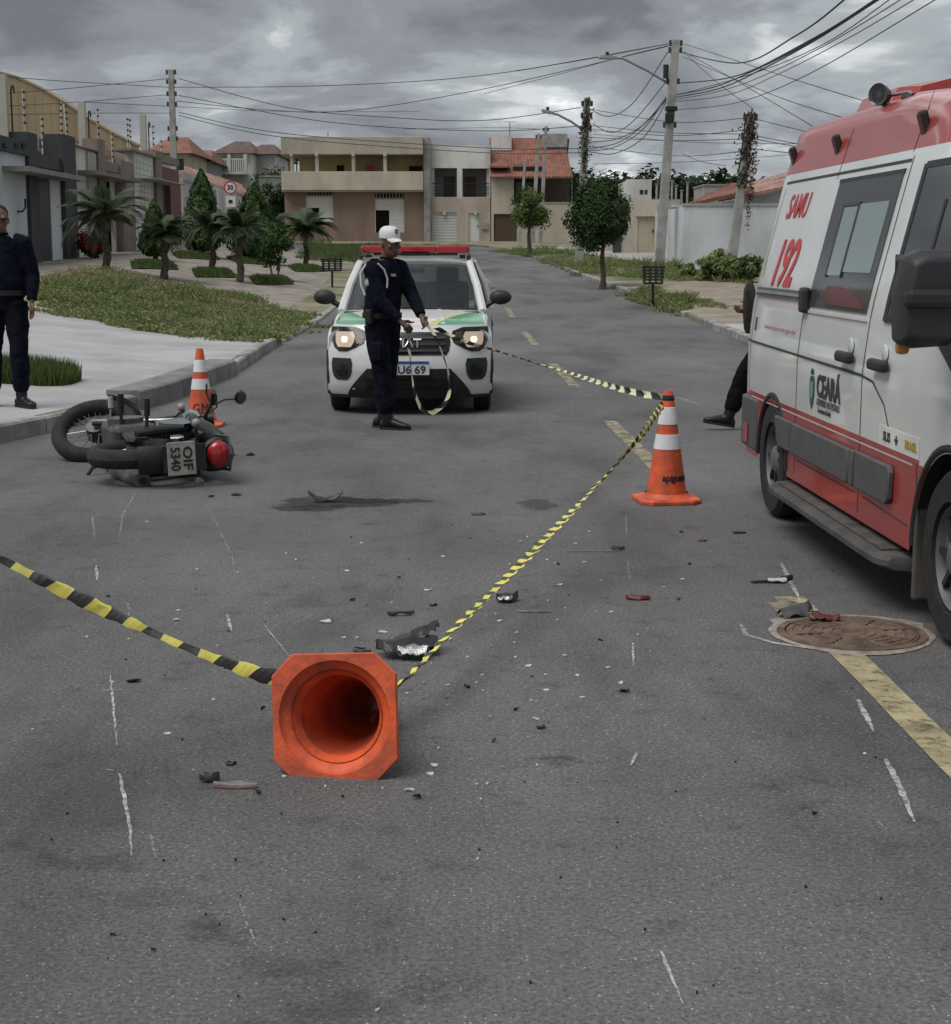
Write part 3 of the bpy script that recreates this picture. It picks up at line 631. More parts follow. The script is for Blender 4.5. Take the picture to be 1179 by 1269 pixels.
# ---- left: walled modern houses in a row; the street wall is the plane x = XW
XW = -12.3
def WL(px, py, X=XW):
    d = ray(px, py); t = X / d.x; return t * d.y, 1.56 + t * d.z
def lbox(root, name, m, p0, p1, out=0., th=.3, zb=None, bevel=0):   # a block of the street front between two pixels, proud of the wall by out
    X = XW + out; y0, z0 = WL(p0[0], p0[1], X); y1, z1 = WL(p1[0], p1[1], X)
    ztop = max(z0, z1); zlow = min(z0, z1)
    if zb is not None: zlow = Z(X, (y0 + y1) / 2) - .15 + zb
    return part(root, name, m, (X - th, min(y0, y1), zlow), (X, max(y0, y1), ztop), bevel)
def left_houses():
    M_LAT = wm('white_tile_wall', (.62, .62, .60), dirt=(.50, .50, .48))
    r = thing('walled_house', 'walled house front in charcoal and white with tall dark gate', 'house')
    lbox(r, 'wall', wm('pale_blue_render', (.55, .57, .60), dirt=(.44, .455, .48)), (-90, 178), (36, 182), 0, .3, 0); lbox(r, 'cap_beam', M_DARKW, (-90, 166), (37, 176), .12, .5)
    lbox(r, 'pillar', M_DARKW, (34, 163), (46, 170), .1, .5, 0); lbox(r, 'upper_wall', M_WHITE, (40, 168), (83, 192), -.6, .3); lbox(r, 'header', M_DARKW, (45, 189), (88, 214), .02, .4)
    lbox(r, 'ledge', M_GREYW, (36, 212), (106, 219), .7, 1.0); lbox(r, 'door_frame', M_WHITE, (46, 219), (60, 222), -.1, .2, 0); lbox(r, 'gate', mat('charcoal_gate', (.045, .047, .05), .5), (47, 221), (61, 223), -.05, .06, .1)
    lbox(r, 'gate', wm('white_gate', (.60, .61, .63), var=.06), (61.5, 219), (78, 221), -.02, .2, 0); lbox(r, 'pillar', M_DARKW, (78, 168), (93, 170), .12, .6, 0)
    lbox(r, 'step', M_WHITE, (44, 330), (96, 333), .5, .6); 
    for px in (5, 19, 28): lbox(r, 'beam_end', M_DARK, (px, 177), (px + 4, 183), .16, .2)
    q = WL(22, 262, XW + .02); mb = MB(); mb.tube([(XW + .02, q[0], q[1]), (XW + .15, q[0], q[1]), (XW + .15, q[0] + .3, q[1] + .12), (XW + .15, q[0] + .3, q[1] + .35)], .03, 6); mb.build('wall_bracket', M_IRON, r)
    r = thing('walled_house', 'walled house front in taupe with stone-coloured gate portal and white panel', 'house')
    lbox(r, 'wall', M_LAT, (93, 186), (122, 188), 0, .3, 0); lbox(r, 'cap_beam', M_TAUPE, (93, 179), (123, 188), .15, .5); lbox(r, 'upper_wall', M_BEIGE, (90, 170), (123, 182), -.8, .3)
    lbox(r, 'pillar', wm('pale_pillar', (.46, .43, .37)), (109, 188), (119, 190), .08, .3, 0); lbox(r, 'pillar', M_TAUPE, (121, 172), (130, 174), .12, .5, 0); lbox(r, 'upper_wall', wm('peach_render', (.42, .34, .27)), (126, 183), (163, 200), -.8, .3)
    lbox(r, 'header', M_TAUPE, (125, 198), (163, 218), .05, .5); lbox(r, 'ledge', M_TAUPE, (124, 216), (176, 222), .7, 1.0); lbox(r, 'gate', M_DARK, (130, 222), (140, 224), -.3, .1, 0); lbox(r, 'gate', M_WHITE, (139, 222), (150, 224), -.1, .1, 0)
    lbox(r, 'pillar', M_TAUPE, (150, 200), (166, 202), .14, .5, 0)
    r = thing('walled_house', 'walled house front with white tile panel and maroon gate pillar', 'house')
    w = lbox(r, 'wall', M_LAT, (166, 194), (193, 196), 0, .3, 0); lbox(r, 'cap_beam', M_TAUPE, (163, 186), (201, 195), .15, .5); lbox(r, 'pillar', M_TAUPE, (193, 186), (200, 188), .12, .5, 0)
    for k in range(11):
        y, z = WL(167, 200 + k * 7.2); y2, _ = WL(193, 200)
        part(w, 'tile_joint', M_GREYC, (XW + .001, y, z - .01), (XW + .006, y2, z + .012))
    for k in range(6):
        y, z = WL(169 + 4.4 * k, 198); part(w, 'tile_joint', M_GREYC, (XW + .001, y - .01, 1.6), (XW + .005, y + .02, z))
    lbox(r, 'header', M_MAROON, (198, 205), (222, 226), .05, .4); lbox(r, 'ledge', M_GREYC, (196, 222), (229, 228), .7, .9); lbox(r, 'gate', M_DARKW, (199, 228), (206, 229), -.1, .1, 0); lbox(r, 'gate', M_WHITE, (206, 228), (211, 229), -.08, .1, 0)
    lbox(r, 'pillar', M_MAROON, (211, 226), (224, 228), .1, .5, 0); lbox(r, 'upper_wall', M_TAUPE, (197, 190), (222, 206), -.5, .3)
    # slatted fence after the last gate
    r = thing('slatted_fence', 'pale upright-slat metal fence after the maroon gate', 'fence')
    y0, _ = WL(226, 215); y1, zt = WL(246, 218); n = 14
    for k in range(n):
        y = y0 + (y1 - y0) * k / n; part(r, 'slat', wm('pale_fence', (.45, .47, .45)), (XW - .02, y, Z(XW, y) - .1), (XW + .02, y + .28, zt))
    part(r, 'rail', M_GREYC, (XW + .02, y0, zt - .4), (XW + .06, y1, zt - .3))
    # low planter wall in front
    r = thing('planter_wall', 'low white planter wall in front of the charcoal gate', 'wall')
    a = gp(46, 352); mb = MB(); mb.bb((-11.4, a.y - .5, Z(-11, a.y) - .2), (-9.9, a.y, Z(-11, a.y) + .42)); mb.build('wall', M_WHITE, r, smooth=0, bevel=.02); part(r, 'coping', M_GREYC, (-11.45, a.y - .55, Z(-11, a.y) + .42), (-9.85, a.y + .05, Z(-11, a.y) + .47))
left_houses()
# slender square posts with conduit and electric fence stakes along the wall tops
def wall_posts():
    for i, (px, top, bot, w) in enumerate(((3, 92, 172, 9), (101, 126, 182, 8), (177, 142, 190, 7))):
        X = XW - .5; y, z1 = WL(px, top, X); _, z0 = WL(px, bot, X); hw = w / 2 / 2000 * y
        r = thing('service_post', ('thick pale service post with bent pipe above the charcoal house front', 'pale service post with bent pipe above the taupe house front', 'grey service post with bent pipe above the white tile panel')[i], 'post', (X, y, z0 - .6), 0, 'service posts on the garden walls')
        part(r, 'shaft', wm('pale_post', (.42, .41, .37)), (-hw, -hw, 0), (hw, hw, z1 - z0 + .6)); h = z1 - z0 + .6
        mb = MB(); mb.tube([(hw + .05, hw + .1, 0), (hw + .05, hw + .1, h - .45), (hw + .05, hw + .18, h - .28), (hw + .05, hw + .3, h - .25), (hw + .05, hw + .4, h - .35), (hw + .05, hw + .4, h - .45)], .025, 6); mb.build('conduit', M_IRON, r)
    for i, (px, top, bot, lean) in enumerate(((28, 110, 157, 0), (51, 144, 186, 0), (74, 126, 166, .04), (81, 128, 167, -.05), (120, 133, 170, 0), (138, 163, 198, 0), (157, 145, 178, 0), (160, 146, 180, 0), (189, 154, 190, 0), (199, 172, 206, 0))):
        X = XW - .15; y, z1 = WL(px, top, X); _, z0 = WL(px, bot, X); h = z1 - z0
        r = thing('fence_stake', 'slim electric fence stake with dark insulators above the ' + ('charcoal house front' if px < 92 else 'taupe house front' if px < 165 else 'white tile panel'), 'fence stake', (X, y, z0 - .1), 0, 'electric fence stakes on the garden walls')
        mb = MB(); mb.cyl((0, 0, 0), (lean, 0, h + .1), .022, n=5); mb.build('rod', M_WHITE, r)
        for k in range(5):
            z = .1 + h * (.12 + .2 * k); mb = MB(); mb.cyl((.03, -.05, z), (.03, .05, z), .035, n=6); mb.build('insulator', M_IRON, r)
wall_posts()
# ---- tan vault-roofed hall behind the houses
def hall():
    Y = 82; r = thing('vaulted_hall', 'large hall with tan sheet-metal arched gable behind the walled houses', 'hall')
    arch = [(-190, 178), (-140, 150), (-90, 122), (-50, 102), (-20, 91), (0, 89), (20, 94), (50, 108), (80, 126), (110, 146), (140, 164), (172, 180)]
    pts = [P(x, y, Y) for x, y in arch]; zlow = P(172, 184, Y).z - .1
    mb = MB()   # gable sheets: narrow ribs standing proud
    n = 74; X0, X1 = pts[0].x, pts[-1].x
    def top(x):
        for a, b in zip(pts, pts[1:]):
            if x <= b.x: return a.z + (b.z - a.z) * (x - a.x) / (b.x - a.x)
        return pts[-1].z
    for k in range(n):
        a = X0 + (X1 - X0) * k / n; b = X0 + (X1 - X0) * (k + 1) / n; yy = Y + (.0 if k % 2 else .012)
        mb.prism([(a, yy, zlow), (b, yy, zlow), (b, yy, max(zlow + .01, top(b))), (a, yy, max(zlow + .01, top(a)))], (0, .1, 0))
    mb.build('gable', M_TAN, r, smooth=0)
    mb = MB(); m = len(pts)
    mb.slab(lambda u, v: (lambda i: pts[i] + Vector((0, -.06 + 2.2 * v, .03)))(round(u * (m - 1))), m - 1, 1, (0, 0, -.1)); mb.build('roof', mat('tan_sheet_roof', (.30, .225, .145), .6, .1, .5), r)
    part(r, 'lower_wall', M_BEIGE, (X0, Y + .2, 1), (X1, Y + .5, zlow + .05)); part(r, 'eave_strip', M_DARKW, (X0, Y - .15, zlow - .28), (X1, Y + .19, zlow))
hall()
# ---- far houses at left
def far_houses():
    def hip(name, label, px0, px1, ytop, yeave, ybase, Y, wallm, roofm, deep=9, ridge=.35, extra=None):
        r = thing(name, label, 'house'); a = P(px0, yeave, Y); b = P(px1, yeave, Y); zt = P(px0, ytop, Y + deep / 2).z; zb = min(P(px0, ybase, Y).z, gz(112) + 3)
        part(r, 'wall', wallm, (a.x + .4, Y, min(zb, 2)), (b.x - .4, Y + deep, a.z)); mx = (a.x + b.x) / 2; hw = (b.x - a.x) / 2 * ridge
        mb = MB(); e = [Vector((a.x, Y - .5, a.z)), Vector((b.x, Y - .5, a.z)), Vector((b.x, Y + deep + .5, a.z)), Vector((a.x, Y + deep + .5, a.z))]; t = [Vector((mx - hw, Y + deep / 2, zt)), Vector((mx + hw, Y + deep / 2, zt))]
        mb.add(e + t, [(0, 1, 5, 4), (1, 2, 5), (2, 3, 4, 5), (3, 0, 4), (3, 2, 1, 0)]); mb.build('roof', roofm, r, smooth=0)
        return r, a, b
    r, a, b = hip('hip_roof_house', 'white two-storey house with dark brown hip roof and balcony', 263, 318, 175, 190, 240, 128, M_WHITE, M_HIP)
    Y = 128; d = rect((270, 214), (306, 195), Y); part(r, 'balcony_opening', M_GREYW, (d[0], Y - .06, d[2]), (d[1], Y - .002, d[3]))
    rl = part(r, 'railing', M_WHITE, (d[0], Y - .9, d[2] + .95), (d[1], Y - .84, d[2] + 1.05)); part(r, 'balcony_slab', M_WHITE, (d[0] - .1, Y - 1, d[2] - .15), (d[1] + .1, Y - .07, d[2]))
    for k in range(15): x = d[0] + (d[1] - d[0]) * (k + .5) / 15; part(rl, 'baluster', M_WHITE, (x - .04, Y - .9, d[2]), (x + .04, Y - .84, d[2] + .95))
    for px in (269, 286, 306): x = P(px, 200, Y).x; part(r, 'column', M_WHITE, (x - .12, Y - .95, d[2] - .1), (x + .12, Y - .72, d[3] + .2))
    hip('hip_roof_house', 'pale house wing with hip roof next to the brown balcony building', 300, 347, 179, 191, 240, 131, wm('pale_grey_render', (.5, .5, .5)), M_HIP)
    hip('red_roof_house', 'house with red tiled roof beyond the tan hall', 176, 240, 170, 190, 230, 112, M_BEIGE, M_TERRA)
    hip('red_roof_house', 'small red tiled roof house beside the hip roof house', 226, 264, 186, 200, 230, 120, M_GREYW, M_TERRA)
    hip('red_roof_house', 'low red roofed house squeezed against the brown balcony building', 340, 356, 187, 196, 240, 140, M_BROWN, M_TERRA)
    # long low pale-tiled roof running towards the road end
    r = thing('long_tiled_shed', 'long low shed with sloping pale red tile roof', 'shed'); A, B, C, D = P(222, 216, 78), P(312, 244, 96), P(300, 228, 99), P(222, 203, 84)
    mb = MB(); mb.slab(lambda u, v: A.lerp(B, u).lerp(D.lerp(C, u), v) + Vector((0, 0, .03 * math.sin(u * 150))), 60, 3, (0, 0, -.12)); mb.build('roof', M_PTILE, r, smooth=60)
    mb = MB(); mb.prism([(A.x + .3, 78.3, 1), (B.x - .1, 96, 1), (B.x - .1, 96, B.z - .1), (A.x + .3, 78.3, A.z - .1)], (-.25, .2, 0)); mb.build('wall', M_WHITE, r, smooth=0)
    for px, yy in ((258, 84.5), (283, 90)): q = P(px, 250, yy); part(r, 'door', M_GREYW, (q.x - .3, yy - .4, 1.5), (q.x + .5, yy - .35, q.z + .6))
    a = rect((322, 262), (352, 205), 118); r = thing('block_wall', 'dark grey block wall below the hip roof house', 'wall'); mb = MB(); mb.bb((a[0], 118, 2), (a[1], 118.3, a[3] - .8)); mb.build('wall', M_GREYW, r, smooth=0); part(r, 'coping', M_GREYC, (a[0], 117.95, a[3] - .8), (a[1], 118.35, a[3] - .7))
far_houses()
# ================================================================== VEGETATION
M_BARK = mat('bark', (.115, .09, .07), .9, .35, 12, .6, bscale=50)
L_DARK = leafmat('dark_leaf', (.018, .038, .013), (.055, .095, .03)); L_LIGHT = leafmat('light_leaf', (.045, .085, .018), (.12, .17, .04)); L_CON = leafmat('thuja_leaf', (.025, .055, .014), (.065, .125, .03))
L_PALM = leafmat('palm_leaf', (.05, .07, .038), (.12, .15, .085)); L_WEED = leafmat('weed_leaf', (.09, .135, .04), (.27, .31, .13)); L_LAWN = leafmat('lawn_blade', (.045, .08, .02), (.12, .165, .05)); L_DRY = leafmat('dry_weed', (.22, .20, .11), (.40, .36, .22))
L_VINE = leafmat('vine_leaf', (.03, .03, .016), (.085, .07, .035)); L_RVINE = leafmat('reddish_vine_leaf', (.07, .042, .022), (.14, .085, .045)); L_RED = leafmat('red_flower', (.28, .015, .012), (.45, .04, .03)); L_WOOD = leafmat('far_wood_leaf', (.015, .028, .012), (.045, .065, .03))
rnd = random.Random(11)
from mathutils import noise as _nz2
def rdir():
    z = rnd.uniform(-1, 1); a = rnd.uniform(0, 6.2832); r = math.sqrt(1 - z * z); return Vector((r * math.cos(a), r * math.sin(a), z))
def leaf(mb, p, s, d=None, asp=2.2):
    d = d or rdir(); u = d.orthogonal().normalized(); u = Matrix.Rotation(rnd.uniform(0, 6.28), 3, d) @ u; w = d.cross(u) * (s / asp) * .5; u = u * s * .5
    n = d * s * .12
    mb.add([p - u, p - w + n, p + u, p + w + n], [(0, 1, 2), (0, 2, 3)])
def crown(mb, c, rad, n, size, clumps=26, cl=.38, hollow=.55, fn=None, droop=0):
    c = Vector(c); cs = []
    for k in range(clumps):
        d = rdir(); q = Vector((d.x * rad[0], d.y * rad[1], d.z * rad[2])) * rnd.uniform(hollow, .92); cs.append((q, rnd.uniform(.65, 1.15) * cl))
    for k in range(n):
        q, r = cs[rnd.randrange(len(cs))]; d = rdir() * (rnd.random() ** .5) * r
        p = q + Vector((d.x * rad[0], d.y * rad[1], d.z * rad[2]))
        nd = (p.normalized() + rdir() * .8).normalized(); nd.z += .3; nd.normalize()
        leaf(mb, c + p, size * rnd.uniform(.6, 1.3), nd)
def trunk(mb, h, r0, r1, lean=(0, 0), branches=(), n=8):
    pts = [Vector((lean[0] * (t ** 1.5) + .02 * math.sin(7 * t), lean[1] * t, h * t)) for t in [i / 6 for i in range(7)]]
    mb.tube(pts, [r0 * (1.35 if i == 0 else 1) + (r1 - r0) * i / 6 for i in range(7)], n)
    for (d, l, z) in branches: mb.tube([pts[-1] * z, pts[-1] * z + Vector(d) * l * .5 + Vector((0, 0, .05)), pts[-1] * z + Vector(d) * l], [r1 * .7, r1 * .5, r1 * .22], 6)
def tree(label, px, py, h_tr, rad, leafm, n, size, r0=.1, group=None, name='street_tree', stake=False, hollow=.55, clumps=26, lean=(0, 0)):
    q = gp(px, py); root = thing(name, label, 'tree', q, 0, group)
    mb = MB(); br = [((math.cos(a) * .75, math.sin(a) * .75, .6), rad[0] * .85, .97) for a in (0.3, 1.5, 2.7, 3.9, 5.1)]; trunk(mb, h_tr, r0, r0 * .62, lean, br); mb.build('trunk', M_BARK, root)
    mb = MB(); crown(mb, (lean[0], lean[1], h_tr + rad[2] * .78), rad, n, size, clumps, .42, hollow); mb.build('crown', leafm, root, smooth=0, fix=False)
    return root
# dark round street tree and lighter one behind it at the right kerb
k = gp(747, 358).y / 2000
tree('dense dark-green round-headed street tree on a bare trunk at the kerb', 747, 358, 58 * k, (42 * k, 42 * k, 43 * k), L_DARK, 17000, .11, .085, clumps=60, hollow=.35)
k = gp(656, 316).y / 2000
tree('small light-green street tree before the cream garden wall', 656, 316, 33 * k, (26 * k, 26 * k, 26 * k), L_LIGHT, 4200, .15, .11, clumps=34, hollow=.4)
# conifers
def thuja(label, px, pb, top, wpx, n=5200):
    q = gp(px, pb); k = q.y / 2000; h = (pb - top) * k; w = wpx / 2 * k; root = thing('thuja', label, 'conifer', q, rnd.uniform(0, 6))
    mb = MB(); trunk(mb, h * .8, .07, .02); mb.build('trunk', M_BARK, root); mb = MB()
    for _ in range(n):
        t = rnd.random() ** 1.25; prof = (math.sin(min(1, (t + .1) / .35) * math.pi / 2)) * (1 - t) ** .72; a = rnd.uniform(0, 6.2832)
        lump = 1 + .22 * math.sin(a * 5 + t * 14) + .12 * math.sin(a * 9 - t * 23); r = w * prof * lump * rnd.uniform(.72, 1.02)
        d = Vector((math.cos(a), math.sin(a), .25 + rnd.uniform(-.3, .5))).normalized(); leaf(mb, Vector((r * math.cos(a), r * math.sin(a), h * (.08 + .92 * t))), .16 * rnd.uniform(.6, 1.2), d, 1.7)
    mb.build('crown', L_CON, root, smooth=0, fix=False)
thuja('tall pointed green conifer beside the speed limit sign', 252, 318, 214, 62)
thuja('broad rounded green conifer nearest the brown balcony building', 316, 325, 232, 78)
thuja('small pointed conifer against the white tile wall', 193, 322, 250, 44, 3600)
# palms with separate fronds
def frond_mesh(L, droop, wid):
    mb = MB(); n = 24; mid = [Vector((L * t * (1 - .12 * t), 0, L * (.55 * t - droop * t * t))) for t in [i / n for i in range(n + 1)]]
    mb.tube(mid, [.016 * (1 - .8 * i / n) for i in range(n + 1)], 4)
    for i in range(2, n + 1):
        for s in (-1, 1):
            for h in (0, .5):
                if i == n and h: continue
                p = mid[i] if not h else mid[i].lerp(mid[i + 1], .5) if i < n else mid[i]
                l = wid * math.sin(math.pi * min(.97, .15 + .8 * i / n)) * rnd.uniform(.85, 1.1); e = p + Vector((l * .65, s * l * .75, -l * .35)); w = Vector((.008, -s * .005, 0))
                mb.add([p - w, p + w, p.lerp(e, .6) + w * .9, e, p.lerp(e, .6) - w * .9], [(0, 1, 2, 3, 4)])
    me = mb.mesh('palm_frond'); me.materials.append(L_PALM); return me
FR = [frond_mesh(1.0, .75, .34), frond_mesh(1.0, .95, .30), frond_mesh(1.0, .55, .32)]
def palm(label, px, pb, pc, rpx, nf=40, group=None):
    q = gp(px, pb); k = q.y / 2000; h = max(.3, (pb - pc) * k); L = rpx * k * 1.0; root = thing('dwarf_palm', label, 'palm', q, rnd.uniform(0, 6), group)
    mb = MB(); n = 12; pts = [Vector((.03 * math.sin(i), .02 * math.cos(i), h * i / n)) for i in range(n + 1)]
    mb.tube(pts, [(.10 if i % 2 else .085) * (1.15 - .3 * i / n) for i in range(n + 1)], 8); mb.build('trunk', M_BARK, root)
    for i in range(nf):
        o = link(FR[i % 3], 'palm_frond', root); a = i * 2.4 + rnd.uniform(-.25, .25); el = rnd.uniform(-.35, .85)
        o.location = (0, 0, h - .02); s = L * rnd.uniform(.85, 1.1); o.scale = (s, s, s); o.rotation_euler = (0, -el, a)
palm('feathery dwarf palm with wide open fronds beside the red flowering hedge', 133, 338, 268, 62, 30)
palm('dwarf palm with drooping crown on the diamond lawn before the tile wall', 205, 346, 292, 42)
palm('dwarf palm standing between the two big conifers', 264, 338, 284, 40)
palm('dwarf palm in front of the rounded conifer beside the sign post', 298, 350, 285, 40)
palm('dwarf palm with reddish trunk before the brown balcony building', 380, 332, 285, 42)
# two-stemmed shrub tree
def shrubtree():
    q = gp(341, 347); k = q.y / 2000; root = thing('shrub_tree', 'two-stemmed leafy shrub tree on a diamond lawn', 'shrub', q)
    for s in (-1, 1):
        mb = MB(); mb.tube([(s * .05, 0, -.05), (s * .14, 0, .45), (s * .22, .05, .9)], [.035, .03, .02], 6); mb.build('stem', mat('pale_bark', (.22, .19, .15), .9), root)
    mb = MB(); crown(mb, (0, 0, 46 * k), (26 * k, 26 * k, 30 * k), 2600, .13, 24, .45, .3); mb.build('crown', L_CON, root, smooth=0, fix=False)
shrubtree()
def bush(name, label, cat, px, pb, wpx, hpx, m, n, size, dpx=None, m2=None, n2=0, group=None):
    q = gp(px, pb); k = q.y / 2000; root = thing(name, label, cat, q, 0, group); mb = MB()
    crown(mb, (0, 0, hpx * k * .5), (wpx / 2 * k, (dpx or wpx) / 2 * k, hpx * k * .55), n, size, 30, .36, .25); mb.build('foliage', m, root, smooth=0, fix=False)
    mb = MB(); mb.tube([(0, 0, -.05), (.03, 0, hpx * k * .3), (0, .04, hpx * k * .6)], [.04, .03, .015], 5); mb.build('stem', M_BARK, root)
    if m2: mb = MB(); crown(mb, (0, -.15, hpx * k * .5), (wpx / 2.2 * k, (dpx or wpx) / 2 * k, hpx * k * .5), n2, size * .8, 18, .34, .4); mb.build('flowers', m2, root, smooth=0, fix=False)
    return root
bush('flowering_hedge', 'red flowering hedge at the foot of the taupe gate', 'hedge', 113, 320, 34, 34, L_DARK, 1400, .14, None, L_RED, 900)
bush('roadside_bush', 'dark shrub mass against the brown balcony building wall', 'bush', 338, 290, 34, 48, L_DARK, 1800, .2)
bush('roadside_bush', 'rough green bush at the foot of the stained white wall', 'bush', 893, 348, 62, 34, L_WEED, 2600, .16, None, L_DARK, 1200)
bush('roadside_bush', 'leafy bush hugging the wall behind the ambulance rear', 'bush', 930, 350, 44, 30, L_WEED, 1500, .16, None, L_DARK, 900)
bush('roadside_bush', 'low green bush at the base of the stained wall corner', 'bush', 852, 345, 34, 18, L_WEED, 900, .14)
# small lawns cut in the paving as diamonds
def bed(i, px, py, wpx, hpx):
    c = gp(px, py); k = c.y / 2000; a = wpx / 2 * k; f = gp(px, py - hpx / 2); b = max(.6, min(2.2, (f.y - c.y))); mb = MB()
    rim = [(a, 0), (.25 * a, b), (-a, .15 * b), (-.2 * a, -b)]
    def pt(u, v):
        p = Vector((rim[0][0], rim[0][1])).lerp(Vector(rim[1]), u).lerp(Vector(rim[3]).lerp(Vector(rim[2]), u), v); e = min(u, 1 - u, v, 1 - v)
        x, y = c.x + p.x, c.y + p.y; return Vector((x, y, Z(x, y) + .03 + min(.08, e * .5)))
    mb.grid(pt, 6, 6); o = mb.build('lawn_bed', mat('lawn_soil', (.04, .06, .02), .95, .3, 5), smooth=60); tag(o, None, kind='structure')
    mb = MB()
    for _ in range(2600):
        u, v = rnd.random(), rnd.random(); p = pt(u, v); h = rnd.uniform(.05, .13); d = Vector((rnd.uniform(-.5, .5), rnd.uniform(-.5, .5), 1)) * h; w = Vector((rnd.uniform(-1, 1), rnd.uniform(-1, 1), 0)).normalized() * .012
        mb.add([p - w, p + w, p + d], [(0, 1, 2)])
    tag(mb.build('lawn_grass', L_LAWN, smooth=0, fix=False), 'short trimmed grass of the diamond lawns', kind='stuff')
for i, b in enumerate(((190, 331, 62, 15), (242, 319, 62, 9), (264, 341, 56, 14), (336, 350, 58, 12), (312, 325, 66, 9), (380, 335, 48, 12))): bed(i, *b)
# rough weeds: one mass each
def weeds(label, poly_px, n, h, m, base_h=0., lumps=0, dry=0):
    P_ = [gp(*p) for p in poly_px]; xs = [p.x for p in P_]; ys = [p.y for p in P_]; mb = MB(); mb2 = MB()
    def inside(x, y):
        c = False
        for i in range(len(P_)):
            a, b = P_[i], P_[i - 1]
            if (a.y > y) != (b.y > y) and x < (b.x - a.x) * (y - a.y) / (b.y - a.y) + a.x: c = not c
        return c
    hills = [(rnd.uniform(min(xs), max(xs)), rnd.uniform(min(ys), max(ys)), rnd.uniform(.35, .9)) for _ in range(lumps)]
    done = 0; tries = 0
    while done < n and tries < n * 6:
        tries += 1; x, y = rnd.uniform(min(xs) - .4, max(xs) + .4), rnd.uniform(min(ys) - .4, max(ys) + .4); wo = .55 * _nz2.noise(Vector((x * 1.3, y * 1.3, 0)))
        if not inside(x + wo, y + wo + rnd.gauss(0, .15)) or (_nz2.noise(Vector((x * .9, y * .45, 3))) < -.22 and rnd.random() < .85): continue
        done += 1; lift = max([0] + [math.exp(-((x - a) ** 2 + (y - b) ** 2) / (r * r)) for a, b, r in hills]); p = Vector((x, y, Z(x, y) - .01)); hh = h * rnd.uniform(.35, 1.1) * (.45 + 1.1 * lift)
        t = mb2 if rnd.random() < dry * (1 + 2.2 * max(-.4, _nz2.noise(Vector((x * .7, y * .5, 9))))) else mb
        d = Vector((rnd.uniform(-.6, .6), rnd.uniform(-.6, .6), 1)) * hh; w = Vector((rnd.uniform(-1, 1), rnd.uniform(-1, 1), 0)).normalized() * rnd.uniform(.005, .012)
        t.add([p - w, p + w, p + d * .6 + w * .7, p + d + Vector((d.x, d.y, -.05 * hh)) * .3], [(0, 1, 2, 3)])
        for _k in range(2): leaf(t, p + d * rnd.uniform(.3, 1), rnd.uniform(.03, .08))
    if mb.v: tag(mb.build('weeds', m, smooth=0, fix=False), label, kind='stuff')
    if mb2.v: tag(mb2.build('dry_weeds', L_DRY, smooth=0, fix=False), 'dry straw-coloured stalks among ' + label, kind='stuff')
weeds('rough weeds behind the concrete driveway', [(48, 386), (140, 402), (230, 418), (318, 425), (372, 415), (396, 398), (300, 368), (210, 350), (130, 342), (62, 348)], 42000, .15, L_WEED, lumps=30, dry=.2)
weeds('tall pale weeds beside the planter wall', [(66, 352), (150, 350), (160, 362), (80, 368)], 8000, .20, L_WEED, lumps=7, dry=.4)
weeds('pale flowering weeds along the paving', [(64, 348), (130, 344), (215, 354), (300, 372), (330, 384), (200, 372), (90, 366)], 9000, .24, L_WEED, lumps=16, dry=.5)
weeds('verge grass before the pale gates', [(664, 320), (730, 318), (820, 330), (940, 348), (940, 352), (840, 349), (720, 339)], 15000, .32, L_WEED, lumps=14, dry=.15)
weeds('weeds round the litter basket', [(780, 372), (812, 384), (845, 387), (858, 378), (835, 366), (790, 362)], 9000, .19, L_WEED, lumps=6, dry=.2)
weeds('scattered weeds on the dirt verge', [(762, 362), (800, 372), (905, 384), (890, 376), (800, 362)], 2200, .16, L_WEED, dry=.3)
weeds('grass at the feet of the light street tree', [(612, 312), (664, 318), (712, 314), (640, 308)], 3500, .3, L_WEED, lumps=6)
weeds('bright lawn before the brown balcony building', [(372, 322), (440, 326), (470, 312), (470, 303), (380, 300)], 9000, .25, L_LAWN, lumps=10)
# clipped grass clump standing on the driveway
def clump():
    root = gp(30, 478); mb = MB()
    for _ in range(9000):
        u, v = rnd.uniform(-1, 1), rnd.uniform(-1, 1)
        if u * u * u * u + v * v * v * v > 1: continue
        x = root.x - .22 + u * .62; y = root.y + .55 + v * .55; p = Vector((x, y, Z(x, y))); h = rnd.uniform(.16, .3) * (1 - .35 * max(abs(u), abs(v)) ** 4); d = Vector((rnd.uniform(-.3, .3), rnd.uniform(-.3, .3), 1)) * h; w = Vector((rnd.uniform(-1, 1), rnd.uniform(-1, 1), 0)).normalized() * .008
        mb.add([p - w, p + w, p + d], [(0, 1, 2)])
    tag(mb.build('grass_clump', L_LAWN, smooth=0, fix=False), 'clipped green grass clump on the concrete driveway', kind='stuff')
clump()
